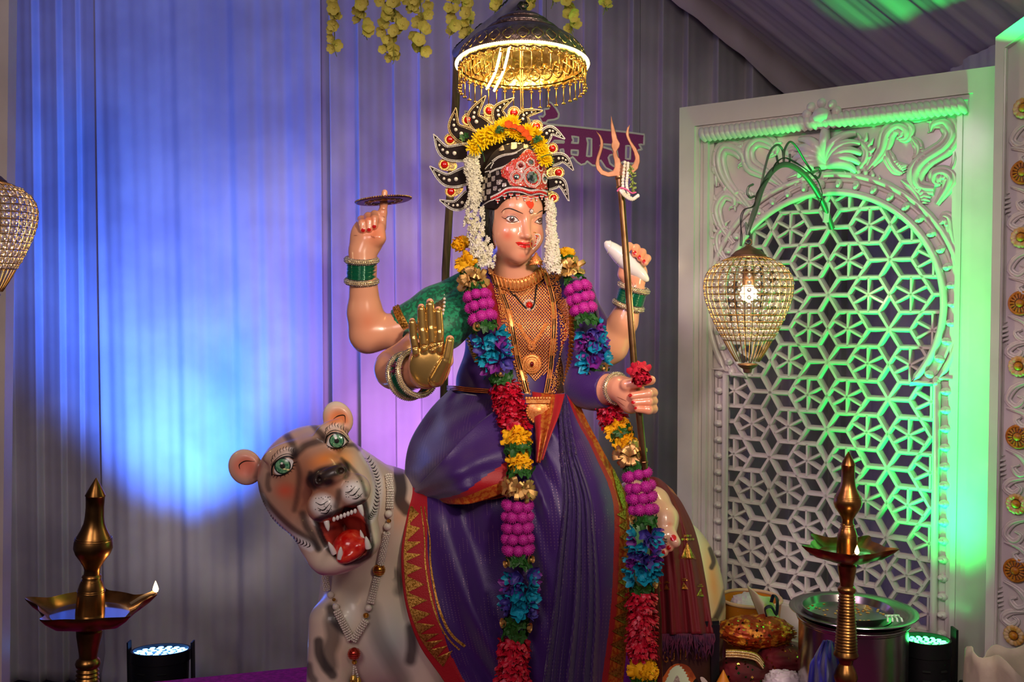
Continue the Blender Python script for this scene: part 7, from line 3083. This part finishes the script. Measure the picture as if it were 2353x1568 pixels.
tag(mb.build('coloured_powder', M('rangoli_powder', '#c07838', 0.9, mix='#b8a060', mscale=30), None, True, 180), 'scatter of orange ritual powder on the steel tray', 'powder', None, 'stuff')
fk = MB()
fc = P(2050, 1416, 2.46)
for k in range(4):
    fk.tube([fc + Vector((-0.014 + 0.009 * k, 0.0, 0)), fc + Vector((-0.022 + 0.011 * k, -0.03, 0.003)), fc + Vector((-0.028 + 0.012 * k, -0.045, 0.0))], 0.0026, 6)
fk.tube([fc + Vector((-0.018, 0.0, 0)), fc + Vector((0.018, 0.0, 0))], 0.0032, 6)
tag(fk.build('plastic_fork', M('mint_plastic', '#d9efe0', 0.4), None, True, 180), 'pale plastic fork on the rim of the wide steel plate', 'fork')

# ------------------------------------------------------------------ maroon shawl, framed picture, bundles
shw = thing('maroon_shawl', 'maroon silk shawl with gold motifs and plum fringe hanging over the tiger rump', 'shawl', tuple(P(1570, 1300, 2.75)))


def d_sh(u, v):
    return 0.012 * math.sin(16 * v + 2 * u + 0.5) * (0.3 + 0.7 * u) + 0.006 * math.sin(37 * v - 3 * u) * u


G = loft([[(1478, 1098, 2.80), (1510, 1098, 2.82), (1546, 1126, 2.86)], [(1485, 1150, 2.74), (1530, 1140, 2.755), (1572, 1165, 2.82)], [(1494, 1230, 2.70), (1550, 1220, 2.70), (1600, 1230, 2.77)], [(1500, 1330, 2.68), (1562, 1325, 2.675), (1622, 1335, 2.73)],
          [(1504, 1462, 2.665), (1572, 1458, 2.655), (1640, 1458, 2.69)]], 80, 60, d_sh)
sh_ = cloth('cloth', G, [MAROON, RUST], shw, 0.003, lambda u, v: 1 if v > 0.8 and u < 0.12 else 0)
SB_ = bvh_obj(sh_)
for cx, cy, s_ in ((1579, 1258, 1.0), (1572, 1342, 0.45), (1608, 1357, 0.5), (1512, 1348, 0.4), (1533, 1346, 0.35)):
    mb = MB()
    decal(mb, SB_, [(cx - 17 * s_, cy + 26 * s_), (cx, cy - 10 * s_), (cx + 19 * s_, cy + 28 * s_)], 0.0025, 4)
    for k in range(5):
        decal(mb, SB_, circle(cx - 12 * s_ + 6 * s_ * k, cy - 18 * s_, 2.4 * s_ + 0.5, None, 8), 0.0025, 4)
    for k in range(3):
        decal(mb, SB_, circle(cx - 6 * s_ + 6 * s_ * k, cy - 26 * s_, 2.6 * s_ + 0.4, None, 8), 0.0025, 4)
    mb.build('gold_motif', ZARI, shw, True, 180)
mb = MB()
rr = random.Random(2)
for k in range(90):
    v = k / 89
    x, y = np.interp(v, [0, 0.5, 1], [1504, 1572, 1640]), 1460
    Y_ = float(np.interp(v, [0, 0.5, 1], [2.662, 2.652, 2.687]))
    L_ = rr.uniform(22, 62)
    mb.tube([Vector(q) for q in crom([P(x, y - 3, Y_), P(x + rr.uniform(-5, 5), y + L_ * 0.5, Y_ - 0.01), P(x + rr.uniform(-9, 9), y + L_, Y_ - rr.uniform(0, 0.015))], 6)], [0.0024, 0.002, 0.002, 0.0018, 0.0014, 0.001], 5)
tag(mb.build('fringe', M('plum_fringe', '#3c1338', 0.85, mix='#5c1c3c', mscale=50), shw, True, 180), kind='stuff')

FRM = M('frame_black', '#14161a', 0.3, coat=0.3)
pic = thing('framed_picture', 'dark framed picture with a glowing cloud print leaning below the maroon shawl', 'picture', (P(1570, 1568, 2.66).x, 2.66, STAGE))
PO_, PX, PZ = P(1490, 1470, 2.685), Vector((0.985, 0.17, 0)).normalized(), Vector((0.03, 0.10, 1)).normalized()
PNn = PX.cross(PZ).normalized()
PNn = PNn if PNn.y < 0 else -PNn


def pw(a, b, c=0.0):
    return PO_ + PX * a + PZ * b + PNn * c


def pab(px, py):
    d = ray(px, py)
    o = Vector((0, 0, CAMZ))
    t = (PO_ - o).dot(PNn) / d.dot(PNn)
    q = o + d * t - PO_
    return q.dot(PX), q.dot(PZ - PX * PZ.dot(PX)) / (1 - PZ.dot(PX) ** 2)


WR, _h = pab(1648, 1568)[0] - 0.012, 0
HB = -0.17
mb = MB()
slab(mb, [(-0.03, HB), (WR, HB), (WR - 0.0, 0.03), (-0.03, 0.03)], [], lambda x, y, d: pw(x, y, -d), 0.008)
mb.build('print', M('print_brown', '#3c2418', 0.3, mix='#1c100c', mscale=6, coat=0.6), pic, True, 30)
mb = MB()
mb.box(pw(WR + 0.008, (HB + 0.03) / 2, 0.002), (0.022, 0.024, 0.21))
mb.box(pw((WR - 0.03) / 2, 0.036, 0.002), (WR + 0.06, 0.024, 0.016), Matrix.Rotation(0.17, 3, 'Z'))
mb.build('frame', FRM, pic, False)


def pslab(poly, mat, nm, c):
    mb = MB()
    slab(mb, [pab(*q) for q in poly], [], lambda x, y, d: pw(x, y, c - d), 0.0006)
    mb.build(nm, mat, pic, True, 30)


pslab(smooth_loop([(1524, 1580), (1534, 1545), (1550, 1528), (1572, 1526), (1592, 1540), (1604, 1580)], 40), M('print_orange', '#c8682c', 0.4, mix='#8a3c1c', mscale=30), 'orange_halo', 0.0012)
cl = [(1530, 1580), (1533, 1566), (1538, 1556), (1541, 1545), (1547, 1537), (1554, 1532), (1561, 1530), (1568, 1534), (1574, 1541), (1579, 1548), (1583, 1556), (1588, 1566), (1592, 1580)]
pslab([(x + (1.6 if k % 2 else -1.6), y - (2 if k % 2 else 0)) for k, (x, y) in enumerate(crom(cl, 30))], M('print_cream', '#cfe0bc', 0.4), 'cloud_print', 0.0022)
pslab(smooth_loop([(1548, 1582), (1553, 1562), (1559, 1552), (1565, 1562), (1568, 1582)], 24), M('print_grey', '#8a7c74', 0.6, mix='#c0b0a4', mscale=300), 'figure_print', 0.003)
pslab(smooth_loop([(1590, 1582), (1598, 1564), (1605, 1560), (1610, 1582)], 16), M('print_dark', '#120c0a', 0.5), 'dark_print', 0.003)
pslab(smooth_loop([(1612, 1558), (1622, 1558), (1640, 1582), (1626, 1582)], 16), M('print_pale', '#c9b8b0', 0.5), 'pale_print', 0.003)
for chs, x, y in (('I', 1519, 1523), ('G', 1524, 1523), ('U', 1539, 1520), ('I', 1563, 1517), ('I', 1575, 1517), ('K', 1600, 1515)):
    cu = bpy.data.curves.new('letter', 'FONT')
    cu.body = chs
    cu.size = 0.044
    cu.extrude = 0.0004
    tmp = bpy.data.objects.new('tmp', cu)
    COL.objects.link(tmp)
    bpy.context.view_layer.update()
    me = bpy.data.meshes.new_from_object(tmp.evaluated_get(bpy.context.evaluated_depsgraph_get()))
    bpy.data.objects.remove(tmp)
    a_, b_ = pab(x, y)
    mm = Matrix((PX, PZ, PNn)).transposed().to_4x4()
    mm.translation = pw(a_, b_, 0.002)
    me.transform(mm @ Matrix.Diagonal((0.55, 1, 1, 1)))
    link('letter', me, ZARI, pic, False)


def lump(nm, label, cat, c, r, mat, amp=0.012, freq=14, seed=1, flat=None, res=(56, 40)):
    """crumpled bag or folded cloth bundle"""
    mb = MB()
    G = []
    n, m_ = res
    for i in range(m_ + 1):
        t = pi * i / m_
        row = []
        for j in range(n):
            a_ = 2 * pi * j / n
            d = Vector((math.sin(t) * math.cos(a_), math.sin(t) * math.sin(a_), math.cos(t)))
            q = d * freq * 0.12
            f = 1 + amp * 9 * (abs(noise.noise(q * 1.7 + Vector((seed, 0, 0)))) - 0.3) + amp * 4 * noise.noise(q * 5 + Vector((0, seed, 0)))
            sx = math.copysign(abs(d.x) ** 0.75, d.x)
            sy = math.copysign(abs(d.y) ** 0.75, d.y)
            row.append(Vector((c[0] + r[0] * sx * f, c[1] + r[1] * sy * f, max(c[2] + r[2] * d.z * f, STAGE + 0.001))))
        G.append(row)
    mb.grid(G, wrap=True)
    t0 = thing(nm, label, cat, (c[0], c[1], max(STAGE, c[2] - r[2])))
    o = mb.build('body', mat, t0, True, 180)
    return t0, bvh_obj(o)


def sequins(t0, bv, area, n, mats, seed, r=(2.2, 3.8)):
    rr = random.Random(seed)
    for mi, mat in enumerate(mats):
        mb = MB()
        for k in range(n // len(mats)):
            x, y = rr.uniform(area[0], area[2]), rr.uniform(area[1], area[3])
            q, nn = hit(bv, x, y, 0.0012)
            if q is None:
                continue
            m = frame(q, nn + rdir() * 0.5)
            s_ = rr.uniform(*r) * 0.0012
            mb.add([m @ Vector((s_, 0, 0)), m @ Vector((0, s_, 0)), m @ Vector((-s_, 0, 0)), m @ Vector((0, -s_, 0))], [(0, 1, 2, 3)])
        if mb.f:
            tag(mb.build('sequins', mat, t0, False), kind='stuff')


TINS = M('tinsel_orange', '#a83a10', 0.45, 0.3, mix='#e89a2c', mscale=45, mlo=0.5, mhi=0.62, bump=0.8, bscale=90)
MARV = M('maroon_velvet', '#6a0c1a', 0.75, mix='#46060e', mscale=14)
PLAS = M('plastic_bag', '#d8c6d6', 0.35, trans=0.15, bump=0.4, bscale=30)
SACK = M('white_sack', '#cdbfae', 0.6, mix='#b8ab9c', mscale=8, bump=0.3, bscale=60)
SEQG = M('sequin_gold', '#ffc860', 0.1, 1.0)
SEQN = M('sequin_green', '#60c860', 0.1, 1.0)
SEQR = M('sequin_copper', '#ff8a50', 0.1, 1.0)
BLUC = M('blue_cloth', '#1c1688', 0.6, sheen=0.3, bump=0.3, bscale=60)
ORPL = M('orange_plastic', '#c4761c', 0.4)

cb = P(1724, 1387, 3.03)
bs = thing('orange_tub', 'round orange brown tub behind the tinsel bundle', 'tub', (cb.x, cb.y, STAGE))
mb = MB()
mb.lathe([(0.075, STAGE + 0.001), (0.09, cb.z - 0.02), (0.094, cb.z + 0.016), (0.090, cb.z + 0.018), (0.085, cb.z), (0.07, STAGE + 0.02), (0.001, STAGE + 0.015)], 40, Matrix.Translation((cb.x, cb.y, 0)))
mb.build('tub', ORPL, bs, True, 40)
mb = MB()
mb.torus(Matrix.Translation((cb.x, cb.y, cb.z + 0.015)), 0.092, 0.006, 40, 8)
mb.build('rim', M('tub_rim', '#d0a888', 0.5), bs)
lump('plastic_bag', 'lavender tinted plastic bag stuffed in the orange tub', 'bag', tuple(P(1716, 1398, 3.0)), (0.05, 0.05, 0.042), PLAS, 0.02, 18, 3)
# cream paper bag with yellow print and a dark strap
pb = thing('paper_bag', 'open cream and yellow paper bag leaning on the screen beside the tub', 'bag', tuple(P(1760, 1440, 2.86)))
G = loft([[(1716, 1346, 2.90), (1745, 1368, 2.84), (1770, 1372, 2.90)], [(1730, 1385, 2.88), (1755, 1395, 2.82), (1782, 1398, 2.88)], [(1752, 1440, 2.86), (1772, 1446, 2.82), (1796, 1440, 2.86)], [(1756, 1500, 2.86), (1775, 1500, 2.83), (1796, 1500, 2.86)]], 24, 20, lambda u, v: 0.006 * math.sin(9 * v + 6 * u))
cloth('paper', G, M('cream_paper', '#c9c2a0', 0.7, mix='#b8b860', mscale=9, mlo=0.55, mhi=0.6), pb, 0.002)
mb = MB()
mb.tube([Vector(q) for q in crom([P(1762, 1420, 2.81), P(1758, 1400, 2.80), P(1772, 1395, 2.795), P(1784, 1412, 2.80), P(1786, 1380, 2.81), P(1778, 1368, 2.83), P(1772, 1385, 2.83)], 30)], 0.006, 8, flat=0.35)
mb.build('strap', M('navy_strap', '#14182c', 0.45), pb)
t0, bv = lump('tinsel_bundle', 'orange gold tinsel cloth bundle on top of the maroon cloths', 'cloth bundle', tuple(P(1738, 1452, 2.80)), (0.105, 0.06, 0.042), TINS, 0.02, 24, 5)
sequins(t0, bv, (1665, 1405, 1840, 1500), 150, [SEQG, SEQR], 3, (1.8, 4.4))
mb = MB()
for k in range(14):
    q = P(1808, 1446 + k * 1.6, 2.78)
    mb.tube([q, q + Vector((0.022 + random.uniform(-0.004, 0.006), -0.004, random.uniform(-0.004, 0.008)))], 0.001, 5)
tag(mb.build('fringe', SEQG, t0), kind='stuff')
t0, bv = lump('velvet_bundle', 'maroon velvet bundle with square sequins under the tinsel cloth', 'cloth bundle', tuple(P(1795, 1515, 2.78)), (0.062, 0.06, 0.045), MARV, 0.012, 10, 7)
sequins(t0, bv, (1740, 1470, 1860, 1570), 60, [SEQG, SEQR], 4)
t0, bv = lump('velvet_bundle', 'maroon sequinned bundle with a gold lace edge next to the tiger', 'cloth bundle', tuple(P(1708, 1545, 2.76)), (0.068, 0.06, 0.05), MARV, 0.012, 10, 9)
sequins(t0, bv, (1660, 1505, 1770, 1575), 50, [SEQG, SEQN], 5)
mb = MB()
pts = [P(x, y, Y_) for x, y, Y_ in ((1668, 1502, 2.70), (1700, 1503, 2.695), (1735, 1510, 2.695), (1752, 1528, 2.71))]
mb.tube([Vector(q) for q in crom(pts, 30)], 0.011, 8, flat=0.4, up=(0, -1, 0.4))
lc = mb.build('lace_edge', ZARI, t0, True, 180)
mb = MB()
for q in crom(pts, 34):
    for dz in (-0.007, 0.0, 0.007):
        mb.ball(Vector(q) + Vector((0, -0.006, dz)), 0.0026, 6, 4)
mb.build('lace_beads', GSTONE, lc, True, 180)
lump('plastic_bag', 'pinkish white knotted plastic bag at the bottom edge by the blue cloth', 'bag', tuple(P(1800, 1575, 2.62)), (0.052, 0.04, 0.038), PLAS, 0.024, 22, 12)
mb = MB()
mb.lathe([(0.075, STAGE + 0.001), (0.06, STAGE + 0.09), (0.001, P(1660, 1540, 2.66).z)], 24, Matrix.Translation((P(1662, 1560, 2.66).x, 2.66, 0)))
tag(mb.build('orange_cone', M('orange_card', '#e08424', 0.5), None, True, 30), 'bright orange cone tip between tiger and maroon bundle', 'cone')
bc = thing('blue_cloth', 'crumpled deep blue cloth propped before the steel drum', 'cloth', tuple(P(1890, 1560, 2.40)))
G = loft([[(1890, 1474, 2.42), (1908, 1472, 2.40), (1922, 1484, 2.42)], [(1868, 1515, 2.42), (1900, 1510, 2.37), (1934, 1522, 2.42)], [(1856, 1560, 2.42), (1895, 1560, 2.36), (1938, 1565, 2.42)], [(1850, 1640, 2.42), (1895, 1640, 2.36), (1940, 1640, 2.42)]], 40, 40,
         lambda u, v: 0.010 * math.sin(11 * v + 4 * u) + 0.006 * math.sin(25 * v - 9 * u))
cloth('cloth', G, BLUC, bc, 0.004)
G = loft([[(1922, 1484, 2.425), (1926, 1490, 2.46), (1930, 1498, 2.48)], [(1934, 1522, 2.425), (1936, 1525, 2.46), (1938, 1530, 2.48)], [(1940, 1640, 2.425), (1942, 1640, 2.46), (1944, 1640, 2.48)]], 16, 10)
cloth('fold', G, BLUC, bc, 0.004)
# open white sack at the right corner
sk = thing('white_sack', 'open white plastic sack standing before the carved post', 'sack', (P(2310, 1560, 2.3).x, 2.3, STAGE))
mb = MB()
G = []
cs = P(2318, 1530, 2.30)
for i in range(16):
    t = i / 15
    row = []
    for j in range(48):
        a_ = 2 * pi * j / 48
        R0 = 0.082 + 0.02 * (1 - t) + 0.010 * fold(a_ * 3, 2) * (0.4 + t) + 0.004 * math.sin(7 * a_ + 9 * t)
        z = STAGE + 0.002 + (cs.z + 0.02 - STAGE) * t + (0.018 * math.sin(a_ * 2 + 0.8) + 0.012 * math.sin(5 * a_)) * t ** 4
        row.append((cs.x + R0 * math.cos(a_), cs.y + R0 * math.sin(a_), z))
    G.append(row)
mb.grid(G, wrap=True)
so_ = mb.build('sack', SACK, sk, True, 180)
md = so_.modifiers.new('thickness', 'SOLIDIFY')
md.thickness = 0.002
